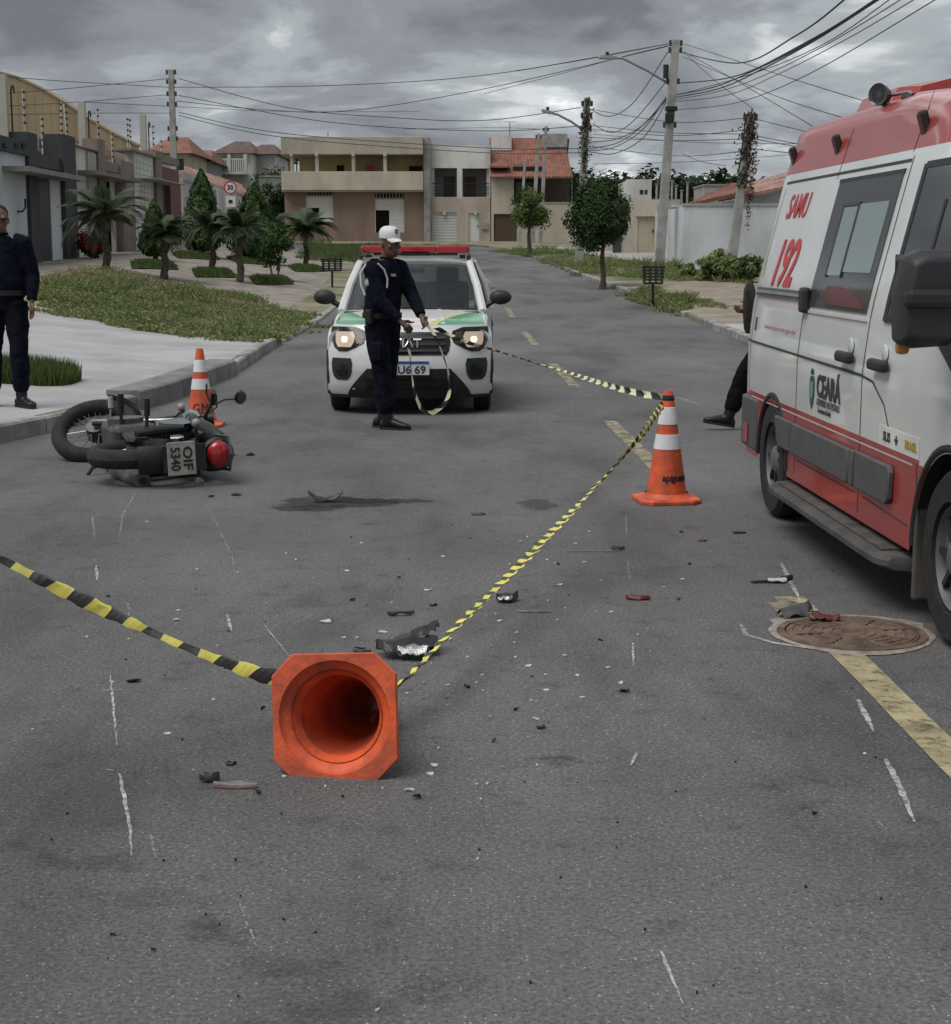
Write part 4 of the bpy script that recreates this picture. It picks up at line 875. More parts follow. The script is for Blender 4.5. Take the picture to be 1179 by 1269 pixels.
# far wood on the rise
def far_wood():
    mb = MB()
    for i in range(60):
        px = 690 + i * 5.2 + rnd.uniform(-3, 3); Y = rnd.uniform(190, 230); top = 221 + rnd.uniform(-5, 8) + (8 if px > 905 else 0); q = P(px, top, Y); r = rnd.uniform(2, 4.2)
        crown(mb, (q.x, Y, q.z - r * .8), (r, r, r), 420, 1.1, 12, .5, .2); crown(mb, (q.x, Y, q.z - r * 2.2), (r * 1.5, r, r * 1.5), 380, 1.6, 12, .6, .1)
    tag(mb.build('far_wood', L_WOOD, smooth=0, fix=False), 'dark wooded rise far behind the houses', kind='stuff')
far_wood()
for px, top, Y, lb in ((333, 200, 122, 'dark broad tree behind the hip roof house'), (345, 222, 116, 'dark leafy tree beside the brown balcony building'), (722, 224, 112, 'dark tree behind the vine-covered pole')):
    q = P(px, top, Y); zg = gz(112); h = q.z - zg; root = thing('background_tree', lb, 'tree', (q.x, Y, zg)); mb = MB(); trunk(mb, h * .6, .14, .07); mb.build('trunk', M_BARK, root); mb = MB(); crown(mb, (0, 0, h * .68), (h * .3, h * .3, h * .34), 1600, .3, 24, .45, .3); mb.build('crown', L_DARK, root, smooth=0, fix=False)

# ================================================================== POLES, LAMPS, WIRES
M_POLE = mat('concrete_pole', (.36, .355, .34), .85, .16, 2.5, .15, dirt=(.24, .235, .225)); M_WIRE = mat('black_cable', (.025, .025, .027), .55); M_PORC = mat('brown_porcelain', (.09, .05, .04), .35); M_GALV = mat('galvanised_steel', (.30, .31, .32), .45, .1, 8, metal=.6)
def pole(label, bpx, bpy, tpx, tpy, Y=None, wpx=15, lamp=None, clutter=(), name='utility_pole', square=True):
    if Y is None: q = gp(bpx, bpy); Y = q.y
    else: q = P(bpx, bpy, Y); q.z = Z(q.x, Y)
    t = P(tpx, tpy, Y) - q; k = Y / 2000; root = thing(name, label, 'utility pole', q); w0 = wpx * k / 2; w1 = w0 * .72; mb = MB()
    rings = [[t * f + Vector((a * w, b * w * .8, 0)) for a, b in ((-1, -1), (1, -1), (1, 1), (-1, 1))] for f, w in ((-.02, w0), (1, w1))]
    mb.loft(rings); mb.build('shaft', M_POLE, root, smooth=0, bevel=.015)
    for f in clutter:
        c = t * f
        for s in (-1, 1):
            mb = MB(); mb.cyl(c + Vector((s * (w0 + .02), -.03, -.1)), c + Vector((s * (w0 + .02), -.03, .1)), .05, n=7); mb.cyl(c + Vector((s * w0 * .6, -.02, 0)), c + Vector((s * (w0 + .05), -.03, 0)), .02, n=5); mb.build('insulator', M_PORC, root)
    if lamp:
        f, (ax, ay), (hx, hy) = lamp; a = P(ax, ay, Y) - q; h = P(hx, hy, Y) - q; st = t * f
        mb = MB(); mb.tube([st, st.lerp(a, .5) + Vector((0, 0, .05)), a, a.lerp(h, .3)], .045, 8); ar = mb.build('lamp_arm', M_GALV, root)
        mb = MB(); d = h - a; mb.loft([[a + d * u + Vector((0, s * ww, v * hh)) for s, v in ((-1, -.4), (1, -.4), (.8, 1), (-.8, 1))] for u, ww, hh in ((.25, .06, .05), (.5, .13, .08), (.9, .14, .07), (1, .08, .04))]); hd = mb.build('lamp_head', M_GALV, ar, smooth=30)
        mb = MB(); mb.loft([[a + d * u + Vector((0, s * .1, v)) for s, v in ((-1, -.05), (1, -.05), (1, -.03), (-1, -.03))] for u in (.5, .95)]); mb.build('lens', mat('lamp_lens', (.5, .5, .47), .2), hd, smooth=0)
        mb = MB(); mb.cyl(a + d * .62 + Vector((0, 0, .05)), a + d * .62 + Vector((0, 0, .2)), .06, n=8); mb.build('photocell', M_IRON, hd)
    return root, q, t, w0
mainp = pole('tall grey concrete utility pole with long street lamp arm by the pale gateway', 817, 331, 838, 49, wpx=12, lamp=(.80, (772, 72), (741, 71)), clutter=(.985, .955, .82, .63))
r, q, t, w0 = mainp
mb = MB(); mb.box(t * .70 + Vector((0, -.14, 0)), (.42, .3, .16)); mb.build('cable_bracket', M_IRON, r, smooth=0, bevel=.02)
mb = MB(); mb.box(t * .66 + Vector((-.05, -.2, 0)), (.3, .18, .34)); mb.build('splice_box', M_IRON, r, smooth=0, bevel=.03)
mb = MB(); mb.cyl(t * .86 + Vector((-.28, -.08, -.22)), t * .86 + Vector((-.28, -.08, .25)), .1, n=10); mb.build('terminal_can', M_IRON, r)
pole2 = pole('utility pole wrapped in dark vines and cables behind the round tree', 718, 326, 728, 122, wpx=10, lamp=(.80, (692, 142), (671, 137)), clutter=(.97, .9, .82))
pole3 = pole('short leaning concrete pole with brown hanging vine', 904, 347, 931, 139, wpx=12, clutter=(.97, .86))
poleL = pole('concrete utility pole with stacked insulators above the red tiled roofs', 219, 316, 212, 86, Y=74, wpx=9, clutter=(.985, .93, .86, .80, .66, .60))
r, q, t, w0 = poleL
mb = MB(); mb.cyl(t * .45 + Vector((.3, -.1, -.25)), t * .45 + Vector((.3, -.1, .25)), .17, n=10); mb.build('terminal_can', M_IRON, r)
pole('slim grey pole beside the terracotta roof house', 670, 304, 677, 156, Y=98, wpx=5, clutter=(.97,)); pole('slim white-grey pole, shorter twin before the tiled house', 660, 304, 668, 165, Y=97, wpx=5, clutter=(.97,)); pole('thin dark-topped pole before the terracotta roof house', 644, 304, 651, 198, Y=96, wpx=4)
def vine(label, q, t, zs, n, spread, m, size, hang=None):
    root = thing('vine', label, 'vine', q); mb = MB()
    for _ in range(n):
        f = rnd.uniform(*zs); a = rnd.uniform(0, 6.28); r = abs(rnd.gauss(0, 1)) * spread * (.5 + .8 * math.sin((f - zs[0]) / (zs[1] - zs[0]) * math.pi)); p = t * f + Vector((r * math.cos(a), r * math.sin(a) - .05, rnd.uniform(-.1, .1))); leaf(mb, p, size * rnd.uniform(.6, 1.4))
    mb.build('leaves', m, root, smooth=0, fix=False)
    mb = MB()
    for s in range(7):
        pts = []; a = rnd.uniform(0, 6.28)
        for i in range(14): f = zs[0] + (zs[1] - zs[0]) * i / 13; pts.append(t * f + Vector((math.cos(a + i * .5) * spread * 1.1, math.sin(a + i * .5) * spread * 1.1, 0)))
        mb.tube(pts, .016, 4)
    mb.build('stems', mat('vine_stem', (.04, .032, .026), .9), root)
    if hang:
        mb = MB()
        for px, py0, py1, nn in hang:
            Y = q.y - .25
            for _ in range(nn):
                y = rnd.uniform(py0, py1); p = P(px + rnd.gauss(0, 3.2) * (1 - .5 * (y - py0) / (py1 - py0)), y, Y) - q; leaf(mb, p, size * rnd.uniform(.5, 1.2), None, 2.6)
        tag(mb.build('hanging_strand', L_RVINE, root, smooth=0, fix=False), None, kind='stuff')
vine('dark dense vine climbing the lamp pole behind the round tree', pole2[1], pole2[2], (.55, 1.0), 1500, .11, L_VINE, .11)
vine('brown vine hanging in a long strand from the short leaning pole', pole3[1], pole3[2], (.55, 1.0), 1000, .13, L_VINE, .10, [(931, 190, 250, 260), (927, 235, 285, 60), (936, 150, 215, 200), (929, 200, 268, 120)])
def wire(pts, r=.013, name='overhead_wire'):
    Q = [P(*p) for p in pts]
    if len(Q) == 2: Q.insert(1, Q[0].lerp(Q[1], .5) - Vector((0, 0, .012 * (Q[1] - Q[0]).length)))
    out = []
    for i in range(len(Q) - 1):
        p0, p1, p2, p3 = Q[max(i - 1, 0)], Q[i], Q[i + 1], Q[min(i + 2, len(Q) - 1)]
        for k in range(8):
            t = k / 8; out.append(.5 * ((2 * p1) + (p2 - p0) * t + (2 * p0 - 5 * p1 + 4 * p2 - p3) * t * t + (3 * p1 - p0 - 3 * p2 + p3) * t ** 3))
    out.append(Q[-1]); mb = MB(); mb.tube(out, r, 5); return mb.build(name, M_WIRE)
WG = {}
def W_(label, group, *runs, r=.013):
    for p in runs: tag(wire(p, r), label, 'wire', group)
W_('thin overhead wire from the stacked-insulator pole to the vine-covered lamp pole', 'wires insulator pole to vine pole', [(221, 97, 74), (356, 133, 72), (480, 145, 71), (600, 149, 70), (720, 133, 68)], [(221, 118, 74), (407, 151, 72), (600, 162, 70), (720, 156, 68)], [(222, 139, 74), (351, 165, 72), (600, 183, 70), (718, 184, 68)], [(222, 143, 74), (351, 170, 72), (600, 189, 70), (718, 189, 68)], r=.017)
W_('thin overhead wire sagging from the stacked-insulator pole to the tall lamp pole', 'wires insulator pole to tall pole', [(219, 125, 74), (330, 136, 72), (432, 137, 69), (600, 110, 66), (828, 57, 63)], [(209, 108, 74), (400, 106, 71), (600, 93, 66), (828, 54, 63)], r=.015)
W_('thin overhead wire from the stacked-insulator pole back over the walled houses', 'wires insulator pole over walled houses', [(-10, 117, 50), (100, 108, 62), (210, 97, 74)], [(-10, 132, 50), (100, 126, 62), (210, 117, 74)], [(-10, 90, 55), (45, 98, 60), (209, 108, 74)], [(-10, 142, 50), (120, 140, 62), (212, 140, 74)], [(100, 126, 60), (220, 132, 80), (356, 138, 100), (520, 138, 120)], r=.013)
W_('overhead wire dipping between the vine pole and the tall lamp pole', 'wires vine pole to tall pole', [(730, 134, 68), (756, 144, 67), (787, 125, 65), (828, 64, 63)], [(733, 152, 68), (759, 164, 67), (787, 148, 65), (828, 98, 63)], [(732, 186, 68), (760, 183, 67), (795, 162, 65), (826, 122, 63)], [(732, 184, 68), (768, 176, 67), (800, 152, 65), (826, 120, 63)], [(731, 188, 68), (762, 190, 67), (798, 170, 65), (826, 126, 63)], [(731, 176, 68), (765, 172, 67), (797, 155, 65), (826, 124, 63)], r=.017)
W_('overhead wire from the vine pole to the short leaning pole', 'wires vine pole to leaning pole', [(732, 135, 68), (835, 151, 61), (927, 146, 53)], [(732, 155, 68), (823, 164, 61), (925, 166, 53)], [(730, 181, 68), (838, 193, 61), (924, 187, 53)], [(730, 170, 68), (830, 174, 61), (925, 172, 53)], [(732, 160, 68), (830, 168, 61), (925, 161, 53)], r=.012)
W_('overhead wire from the short leaning pole to behind the ambulance', 'wires leaning pole past the ambulance', [(932, 146, 53), (1000, 163, 48), (1120, 190, 42)], [(931, 167, 53), (1000, 180, 48), (1120, 200, 42)], [(930, 184, 53), (1000, 192, 48), (1120, 210, 42)], [(931, 171, 53), (1000, 184, 48), (1120, 206, 42)], r=.012)
W_('heavy black cable of the bundle rising from the tall lamp pole', 'cable bundle off the tall lamp pole', [(842, 64, 63), (915, 78, 48), (985, 45, 36), (1048, -2, 30), (1110, -65, 26)], [(836, 103, 63), (909, 95, 48), (1000, 52, 36), (1090, -4, 29), (1150, -50, 26)], [(834, 118, 63), (884, 108, 52), (933, 88, 44), (1000, 54, 36), (1095, -6, 29), (1150, -50, 26)], [(834, 121, 63), (890, 110, 52), (940, 88, 44), (1010, 50, 36), (1100, -8, 29)], r=.019)
W_('thin cable of the bundle fanning out from the tall lamp pole', 'thin cables off the tall lamp pole', [(834, 124, 63), (895, 112, 52), (950, 92, 44), (1030, 52, 36), (1125, -6, 29)], [(834, 126, 63), (900, 118, 52), (960, 94, 44), (1050, 48, 36), (1145, -8, 29)], [(835, 136, 63), (909, 128, 50), (1000, 93, 38), (1165, -4, 28)], [(834, 119, 63), (930, 92, 46), (1020, 55, 36), (1110, -6, 29)], [(848, 54, 63), (1000, 103, 44), (1130, 142, 34)], [(848, 64, 63), (915, 101, 52), (1010, 158, 40)], [(852, 68, 63), (933, 134, 55)], [(846, 70, 63), (960, 118, 48), (1060, 150, 36)], [(640, 88, 66), (735, 72, 64), (829, 54, 63)], [(600, 116, 68), (700, 90, 65), (768, 71, 64), (829, 56, 63)], r=.011)
W_('thin distant wire running low across the far rooftops', 'distant low wires', [(735, 166, 90), (860, 176, 90), (1000, 178, 90)], [(500, 160, 115), (610, 158, 110), (676, 160, 98)], [(735, 203, 90), (860, 200, 90), (1000, 190, 90)], [(845, 190, 80), (900, 205, 70)], r=.014)

# ---- litter baskets and sign
def basket(label, px, pb, top):
    q = gp(px, pb); k = q.y / 2000; h = (pb - top) * k; root = thing('litter_basket', label, 'litter basket', q); w = 12.5 * k; d = .2
    mb = MB(); mb.cyl((0, 0, -.1), (0, 0, h * .6), .03, n=8); mb.build('post', M_IRON, root)
    for z in (.6, .68, .76, .84, .92, 1.0):
        mb = MB(); s = .86 + .14 * (z - .6) / .4; pts = [(-w * s, -d * s, h * z), (w * s, -d * s, h * z), (w * s, d * s, h * z), (-w * s, d * s, h * z), (-w * s, -d * s, h * z)]
        for a, b in zip(pts, pts[1:]): mb.box([(i + j) / 2 for i, j in zip(a, b)], (abs(a[0] - b[0]) + .02, abs(a[1] - b[1]) + .02, .035 if z < 1 else .05))
        mb.build('hoop', M_IRON, root, smooth=0, weld=.0001)
    for x in (-.86, -.3, .3, .86):
        mb = MB(); mb.box((x * w, -d * .9, h * .8), (.03, .02, h * .4)); mb.build('slat', M_IRON, root, smooth=0); mb = MB(); mb.box((x * w, d * .9, h * .8), (.03, .02, h * .4)); mb.build('slat', M_IRON, root, smooth=0)
    mb = MB(); mb.box((0, 0, h * .59), (w * 1.7, d * 1.7, .03)); mb.build('base', M_IRON, root, smooth=0)
basket('black metal litter basket on a post in the weeds by the dirt verge', 809, 380, 332)
basket('black metal litter basket on a post beside the diamond lawns', 412, 356, 322)
q = gp(288, 322); k = q.y / 2000; root = thing('speed_sign', 'round white 30 speed limit sign with red ring on a pale post', 'road sign', q)
h = (322 - 228) * k; mb = MB(); mb.cyl((0, 0, 0), (0, 0, h), .035, n=8); mb.build('post', M_WHITE, root); rr = .225
c = h - .2; mb = MB(); mb.cyl((0, -.05, c), (0, -.075, c), rr, n=28); dsk = mb.build('disc', mat('sign_white', (.7, .7, .7), .5, .04), root)
mb = MB(); mb.lathe([(rr * .8, 0), (rr * .8, .006), (rr, .006), (rr, 0)], 28, Matrix.Translation((0, -.076, c)) @ Matrix.Rotation(math.pi / 2, 4, 'X')); mb.build('ring', mat('sign_red', (.5, .03, .03), .5), dsk)
lettering('numeral', '30', lambda x, y, d: Vector((x, -.077 - d, c + y)), .22, .18, M_IRON, dsk)
mb = MB(); mb.box((0, -.06, c - .48), (.34, .02, .38)); pl = mb.build('plate', MATS['sign_white'], root, smooth=0); mb = MB(); mb.box((0, -.072, c - .48), (.14, .006, .12)); mb.build('symbol', M_IRON, pl, smooth=0)
# ================================================================== VEHICLES
def clear_glass(name, tint=(.45, .5, .5), rough=.02, ior=1.5):
    if name in MATS: return MATS[name]
    m = bpy.data.materials.new(name); m.use_nodes = True; nt = m.node_tree; N, L = nt.nodes, nt.links; N.remove(N['Principled BSDF'])
    f = N.new('ShaderNodeFresnel'); f.inputs[0].default_value = ior; t = N.new('ShaderNodeBsdfTransparent'); t.inputs[0].default_value = (*tint, 1)
    g = N.new('ShaderNodeBsdfGlossy'); g.inputs['Roughness'].default_value = rough; g.inputs[0].default_value = (.95, .97, .97, 1); mx = N.new('ShaderNodeMixShader')
    L.new(f.outputs[0], mx.inputs[0]); L.new(t.outputs[0], mx.inputs[1]); L.new(g.outputs[0], mx.inputs[2]); L.new(mx.outputs[0], N['Material Output'].inputs[0]); MATS[name] = m; return m
def emit(name, col, e, base=(.6, .6, .6)):
    m = mat(name, base, .2); b = m.node_tree.nodes['Principled BSDF']; b.inputs['Emission Color'].default_value = (*col, 1); b.inputs['Emission Strength'].default_value = e; return m
M_CARW = mat('white_car_paint', (.66, .67, .67), .32, .04, 1.5, coat=.7, dirt=(.58, .58, .57)); M_BLKP = mat('black_plastic', (.022, .022, .024), .55, .1, 12); M_BLKG = mat('gloss_black', (.012, .012, .013), .18)
M_RUB = mat('tyre_rubber', (.022, .022, .023), .85, .25, 18, .2); M_RIM = mat('rim_silver', (.30, .30, .31), .4, .1, 6, metal=.7); M_GREEN = mat('green_decal', (.06, .27, .14), .35, .05, 2, coat=.5); M_YDEC = mat('yellow_decal', (.55, .50, .20), .4, .05, 2)
M_CHR = mat('chrome', (.55, .55, .56), .12, .03, 4, metal=1); M_REDL = mat('red_lens', (.33, .012, .016), .2, .06, 6, coat=.5); M_CABIN = mat('cabin_dark', (.05, .051, .055), .8); M_WSG = clear_glass('windscreen_glass', (.55, .6, .6), .02, 1.75); M_SIDEG = clear_glass('side_glass', (.35, .37, .37)); M_HLG = clear_glass('headlamp_glass', (.9, .9, .9), .06, 1.15)
def interp(T, x): return poly(T, x)
def patch(name, m, root, S, rows, nx=8, off=.004, th=.012, smooth=40, bevel=0):     # rows (v, u0, u1) on the surface S(u, v, off)
    mb = MB(); n = len(rows); a = [S(r[1] + (r[2] - r[1]) * i / nx, r[0], off) for r in rows for i in range(nx + 1)]; b = [S(r[1] + (r[2] - r[1]) * i / nx, r[0], off - th) for r in rows for i in range(nx + 1)]; w = nx + 1; N_ = len(a)
    f = [(j * w + i, j * w + i + 1, (j + 1) * w + i + 1, (j + 1) * w + i) for j in range(n - 1) for i in range(nx)]; f += [tuple(N_ + q for q in x)[::-1] for x in f]
    e = list(range(w)) + [j * w + nx for j in range(1, n)] + [(n - 1) * w + i for i in range(nx - 1, -1, -1)] + [j * w for j in range(n - 2, 0, -1)]
    f += [(e[k], N_ + e[k], N_ + e[(k + 1) % len(e)], e[(k + 1) % len(e)]) for k in range(len(e))]
    mb.add(a + b, f); return mb.build(name, m, root, smooth=smooth, bevel=bevel)
def wheel(root, c, r, w, face, rimr, hub=M_RIM, spokes=5):
    M_ = Matrix.Translation(c) @ Matrix.Rotation(math.pi / 2 * face, 4, 'Y')   # lathe axis -> outwards
    mb = MB(); h = w / 2; mb.lathe([(rimr, -h), (r * .9, -h), (r * .985, -h * .75), (r, -h * .3), (r, h * .3), (r * .985, h * .75), (r * .9, h), (rimr, h * .98), (rimr * .97, h * .6), (rimr * .97, -h)], 36, M_)
    t = mb.build('tyre', M_RUB, root)
    mb = MB(); mb.lathe([(rimr * .99, h * .62), (rimr * .93, h * .86), (rimr * .86, h * .55), (rimr * .45, h * .62), (rimr * .3, h * .85), (rimr * .18, h * .95), (.001, h * .95)], 36, M_); rm = mb.build('rim', hub, t)
    for k in range(spokes):
        a = 2 * math.pi * k / spokes; mb = MB(); mb.box((0, 0, 0), (rimr * .5, rimr * .12, .02)); 
        for i, v in enumerate(mb.v): p = Matrix.Rotation(a, 4, 'Z') @ Vector((v[0] + rimr * .6, v[1], v[2] + h * .68)); mb.v[i] = tuple(M_ @ p)
        mb.build('spoke', M_BLKP if hub is not M_RIM else hub, rm, smooth=0)
    return t
def police_car():
    root = thing('police_car', 'white hatchback patrol car with green bonnet corners and red roof light bar', 'car', (-.64, 15.45, 0))
    PR = [(.17, .09), (.25, .03), (.45, 0), (.6, .02), (.72, .07), (.86, .17)]
    plan = lambda x: .30 * (abs(x) / .815) ** 3.2
    def F(x, z, off=0): return Vector((x * (1 + off * .3), plan(x) + interp(PR, z) - off, z))
    def HZ(x, y): y0 = .17 + plan(x); t = max(0, min(1, (y - y0) / (1.0 - y0))); return .86 + .145 * t ** .65 - .035 * (x / .75) ** 2
    def HS(x, v, off=0): y0 = .17 + plan(x); y = y0 + (1.0 - y0) * v; return Vector((x * (1 - .04 * v), y, HZ(x, y) + off))
    # lower body shell
    def arch(y):
        z = 0
        for c in (.66, 3.0):
            d = abs(y - c)
            if d < .345: z = max(z, math.sqrt(.345 ** 2 - d * d) + .28 * .98)
        return z
    ys = [.30, .33, .36, .40, .46, .52, .6, .66, .72, .8, .86, .92, .96, .99, 1.02, 1.2, 1.6, 2.1, 2.4, 2.62, 2.66, 2.7, 2.76, 2.84, 2.92, 3.0, 3.08, 3.16, 3.24, 3.3, 3.34, 3.38, 3.46, 3.56]
    W_T = [(.30, .795), (.4, .81), (.7, .815), (2.4, .815), (3.2, .81), (3.46, .76), (3.56, .70)]
    rings = []
    for y in ys:
        w = interp(W_T, y); top = HZ(.72, y) - .012 if y < .99 else .95; a = arch(y)
        pr = [(0, .2), (w * .86, .2), (w * .96, .27), (w * .995, .42), (w, .6), (w * .985, .75), (w * .93, top - .02), (w * .88, top), (0, top)]
        pr = [(x, max(z, min(a, top - .05)) if x > w * .9 else z) for x, z in pr]
        rings.append([Vector((x, y, z)) for x, z in pr] + [Vector((-x, y, z)) for x, z in pr[-2:0:-1]])
    mb = MB(); mb.loft(rings); mb.build('body', M_CARW, root, smooth=38, weld=.0005)
    patch('front_bumper', M_CARW, root, F, [(z, -.80, .80) for z in (.19, .25, .32, .40, .45, .52, .6, .66, .72, .76)] + [(.79, -.795, .795), (.82, -.785, .785), (.845, -.765, .765), (.865, -.735, .735)], 30, 0, .04)
    hood = patch('bonnet', M_CARW, root, HS, [(v, -.745, .745) for v in (-.0, .05, .15, .3, .5, .7, .85, 1.0)], 26, 0, .03)
    for s in (-1, 1): patch('bonnet_crease', M_CARW, hood, HS, [(v, s * (.33 - .05 * v) - .02, s * (.33 - .05 * v) + .02) for v in (.05, .3, .6, .95)], 2, .006, .01, 80)
    hs = lambda rows, name, m, off: patch(name, m, hood, HS, rows, 8, off, .003)
    hs([(.01, .27, .735), (.12, .30, .735), (.3, .37, .735), (.5, .47, .73), (.7, .58, .73), (.86, .68, .73)], 'green_marking', M_GREEN, .004)
    hs([(.01, .19, .27), (.12, .22, .30), (.3, .30, .37), (.5, .41, .47), (.7, .53, .58), (.86, .65, .68)], 'yellow_marking', M_YDEC, .0037)
    hs([(.01, -.735, -.40), (.12, -.735, -.42), (.3, -.735, -.46), (.5, -.73, -.52), (.7, -.73, -.60), (.86, -.73, -.68)], 'green_marking', M_GREEN, .004)
    hs([(.01, -.40, -.34), (.12, -.42, -.37), (.3, -.46, -.42), (.5, -.52, -.49), (.7, -.60, -.58)], 'yellow_marking', M_YDEC, .0037)
    mb = MB(); mb.cyl(HS(0, .1, .001), HS(0, .1, .006), .05, n=20); mb.build('badge', M_CHR, hood)
    # front face
    g = patch('upper_grille', M_BLKG, root, F, [(.585, -.36, .36), (.62, -.385, .385), (.7, -.40, .40), (.775, -.39, .39), (.80, -.36, .36)], 14, .006)
    for z in (.63, .69, .75): patch('grille_bar', M_BLKP, g, F, [(z - .012, -.35, .35), (z + .012, -.35, .35)], 12, .018)
    lettering('lettering', 'brand', lambda x, y, d: F(x, .70 + y, .02 + d), .24, .085, M_CHR, g)
    for s in (-1, 1):
        q = lambda r: [(z, min(s * a, s * b), max(s * a, s * b)) for z, a, b in r]
        h = patch('headlight', M_BLKG, root, F, q([(.615, .60, .68), (.65, .52, .725), (.70, .43, .75), (.76, .40, .762), (.81, .42, .765), (.845, .52, .76)]), 10, .008)
        patch('reflector', emit('warm_reflector', (1, .74, .5), .22, (.5, .44, .38)), h, F, q([(.655, .56, .69), (.70, .53, .71), (.76, .52, .715), (.80, .54, .71)]), 8, .013, .006)
        patch('bulb', emit('headlamp_bulb', (1, .86, .68), .9), h, F, q([(.70, .60, .645), (.73, .59, .655), (.755, .60, .645)]), 4, .018, .006)
        patch('turn_signal', mat('smoked_lens', (.12, .10, .09), .2), h, F, q([(.69, .45, .50), (.76, .43, .51), (.80, .45, .51)]), 4, .013, .006)
        patch('lens', M_HLG, h, F, q([(.62, .60, .68), (.655, .53, .72), (.70, .44, .745), (.76, .41, .757), (.81, .43, .76), (.84, .52, .755)]), 10, .024, .003)
        f = patch('fog_recess', M_BLKP, root, F, q([(.34, .60, .70), (.37, .57, .735), (.43, .55, .75), (.50, .545, .755), (.55, .56, .745)]), 8, .006)
        patch('fog_lamp', M_BLKG, f, F, q([(.385, .61, .69), (.42, .595, .705), (.46, .595, .705), (.495, .61, .69)]), 6, .012, .006)
        patch('wheel_arch_trim', M_BLKP, root, F, q([(.19, .775, .806), (.35, .785, .808), (.5, .79, .808), (.62, .795, .808)]), 3, .010, .02)
    lg = patch('lower_grille', M_BLKP, root, F, [(.19, -.60, .60), (.24, -.58, .58), (.30, -.54, .54), (.38, -.47, .47), (.455, -.40, .40)], 14, .006)
    for z in (.25, .30, .35): patch('grille_bar', M_BLKG, lg, F, [(z - .008, -.42, .42), (z + .008, -.42, .42)], 10, .02)
    patch('lower_lip', M_BLKP, root, F, [(.165, -.78, .78), (.195, -.79, .79)], 20, .008, .05)
    mb = MB(); mb.box((0, -.03, .465), (.40, .012, .135)); pl = mb.build('number_plate', mat('plate_white', (.62, .63, .65), .45, .04), root, smooth=0, bevel=.004)
    mb = MB(); mb.box((0, -.0375, .518), (.39, .004, .026)); mb.build('plate_band', mat('plate_blue', (.03, .10, .34), .45), pl, smooth=0)
    lettering('plate_text', 'plate', lambda x, y, d: Vector((x - .01, -.0365 - d, .449 + y)), .35, .08, mat('plate_ink', (.05, .06, .08), .5), pl)
    # greenhouse
    A = lambda s: [Vector((s * .715, .98, .955)), Vector((s * .655, 1.36, 1.22)), Vector((s * .575, 1.72, 1.435))]
    for s in (-1, 1):
        mb = MB(); mb.tube(A(s), [.048, .042, .045], 8); mb.build('front_pillar', M_CARW, root)
        mb = MB(); mb.tube([(s * .735, 2.12, .95), (s * .66, 2.14, 1.22), (s * .585, 2.16, 1.44)], .05, 8); mb.build('middle_pillar', M_BLKP, root)
        mb = MB(); mb.tube([(s * .74, 3.36, .93), (s * .67, 3.26, 1.22), (s * .58, 3.12, 1.44)], [.11, .10, .07], 8); mb.build('rear_pillar', M_CARW, root)
        mb = MB(); mb.tube([(s * .575, 1.72, 1.44), (s * .595, 2.3, 1.465), (s * .58, 3.15, 1.45)], .04, 8); mb.build('roof_edge', M_CARW, root)
        mb = MB(); mb.add([(s * .745, 1.08, .94), (s * .745, 2.10, .94), (s * .60, 2.12, 1.43), (s * .60, 1.74, 1.425)], [(0, 1, 2, 3)]); mb.build('side_window', M_SIDEG, root, smooth=0)
        mb = MB(); mb.add([(s * .745, 2.14, .94), (s * .75, 3.30, .94), (s * .61, 3.12, 1.43), (s * .60, 2.16, 1.43)], [(0, 1, 2, 3)]); mb.build('side_window', M_SIDEG, root, smooth=0)
        mb = MB(); mb.box((s * .818, 1.85, .80), (.018, .17, .03)); mb.build('door_handle', M_BLKP, root, smooth=0, bevel=.006); mb = MB(); mb.box((s * .8165, 1.55, .42), (.012, 1.3, .14)); mb.build('side_moulding', M_BLKP, root, smooth=0, bevel=.01)
        for y in (1.06, 2.12): mb = MB(); mb.box((s * .814, y, .60), (.006, .007, .55)); mb.build('door_seam', M_BLKG, root, smooth=0)
        mb = MB(); mb.ell((s * .895, 1.12, 1.105), (.115, .075, .075), 16, 10); mr = mb.build('wing_mirror', M_BLKP, root); mb = MB(); mb.tube([(s * .72, 1.12, 1.01), (s * .80, 1.12, 1.05), (s * .84, 1.13, 1.08)], [.035, .03, .03], 6); mb.build('mirror_arm', M_BLKP, mr)
        mb = MB(); mb.tube([(s * .56, 1.75, 1.50), (s * .575, 2.3, 1.535), (s * .56, 3.0, 1.515)], .016, 6); rk = mb.build('roof_rail', M_BLKP, root)
        for y in (1.78, 2.98): mb = MB(); mb.tube([(s * .575, y, 1.445), (s * .565, y, 1.52)], .022, 6); mb.build('rail_foot', M_BLKP, rk)
        for y in (.66, 3.0): wheel(root, (s * .705, y, .285), .285, .17, s, .19, M_RIM, 6)
    mb = MB(); mb.slab(lambda u, v: Vector(((u * 2 - 1) * (.60 - .01 * v), 1.68 + 1.55 * v + .05 * (2 * u - 1) ** 2, 1.44 + .05 * (1 - (2 * u - 1) ** 2) + .02 * math.sin(v * 3))), 12, 6, (0, 0, -.03)); mb.build('roof', M_CARW, root)
    mb = MB(); mb.grid(lambda u, v: Vector(((u * 2 - 1) * (.70 - .125 * v), .985 + .72 * v - .10 * (1 - (2 * u - 1) ** 2), .965 + .475 * v + .03 * (1 - (2 * u - 1) ** 2))), 12, 6); ws = mb.build('windscreen', M_WSG, root, smooth=80)
    mb = MB(); mb.grid(lambda u, v: Vector(((u * 2 - 1) * (.62 - .06 * v), 3.40 - .2 * v, 1.0 + .42 * v)), 4, 2); mb.build('rear_window', M_SIDEG, root, smooth=80)
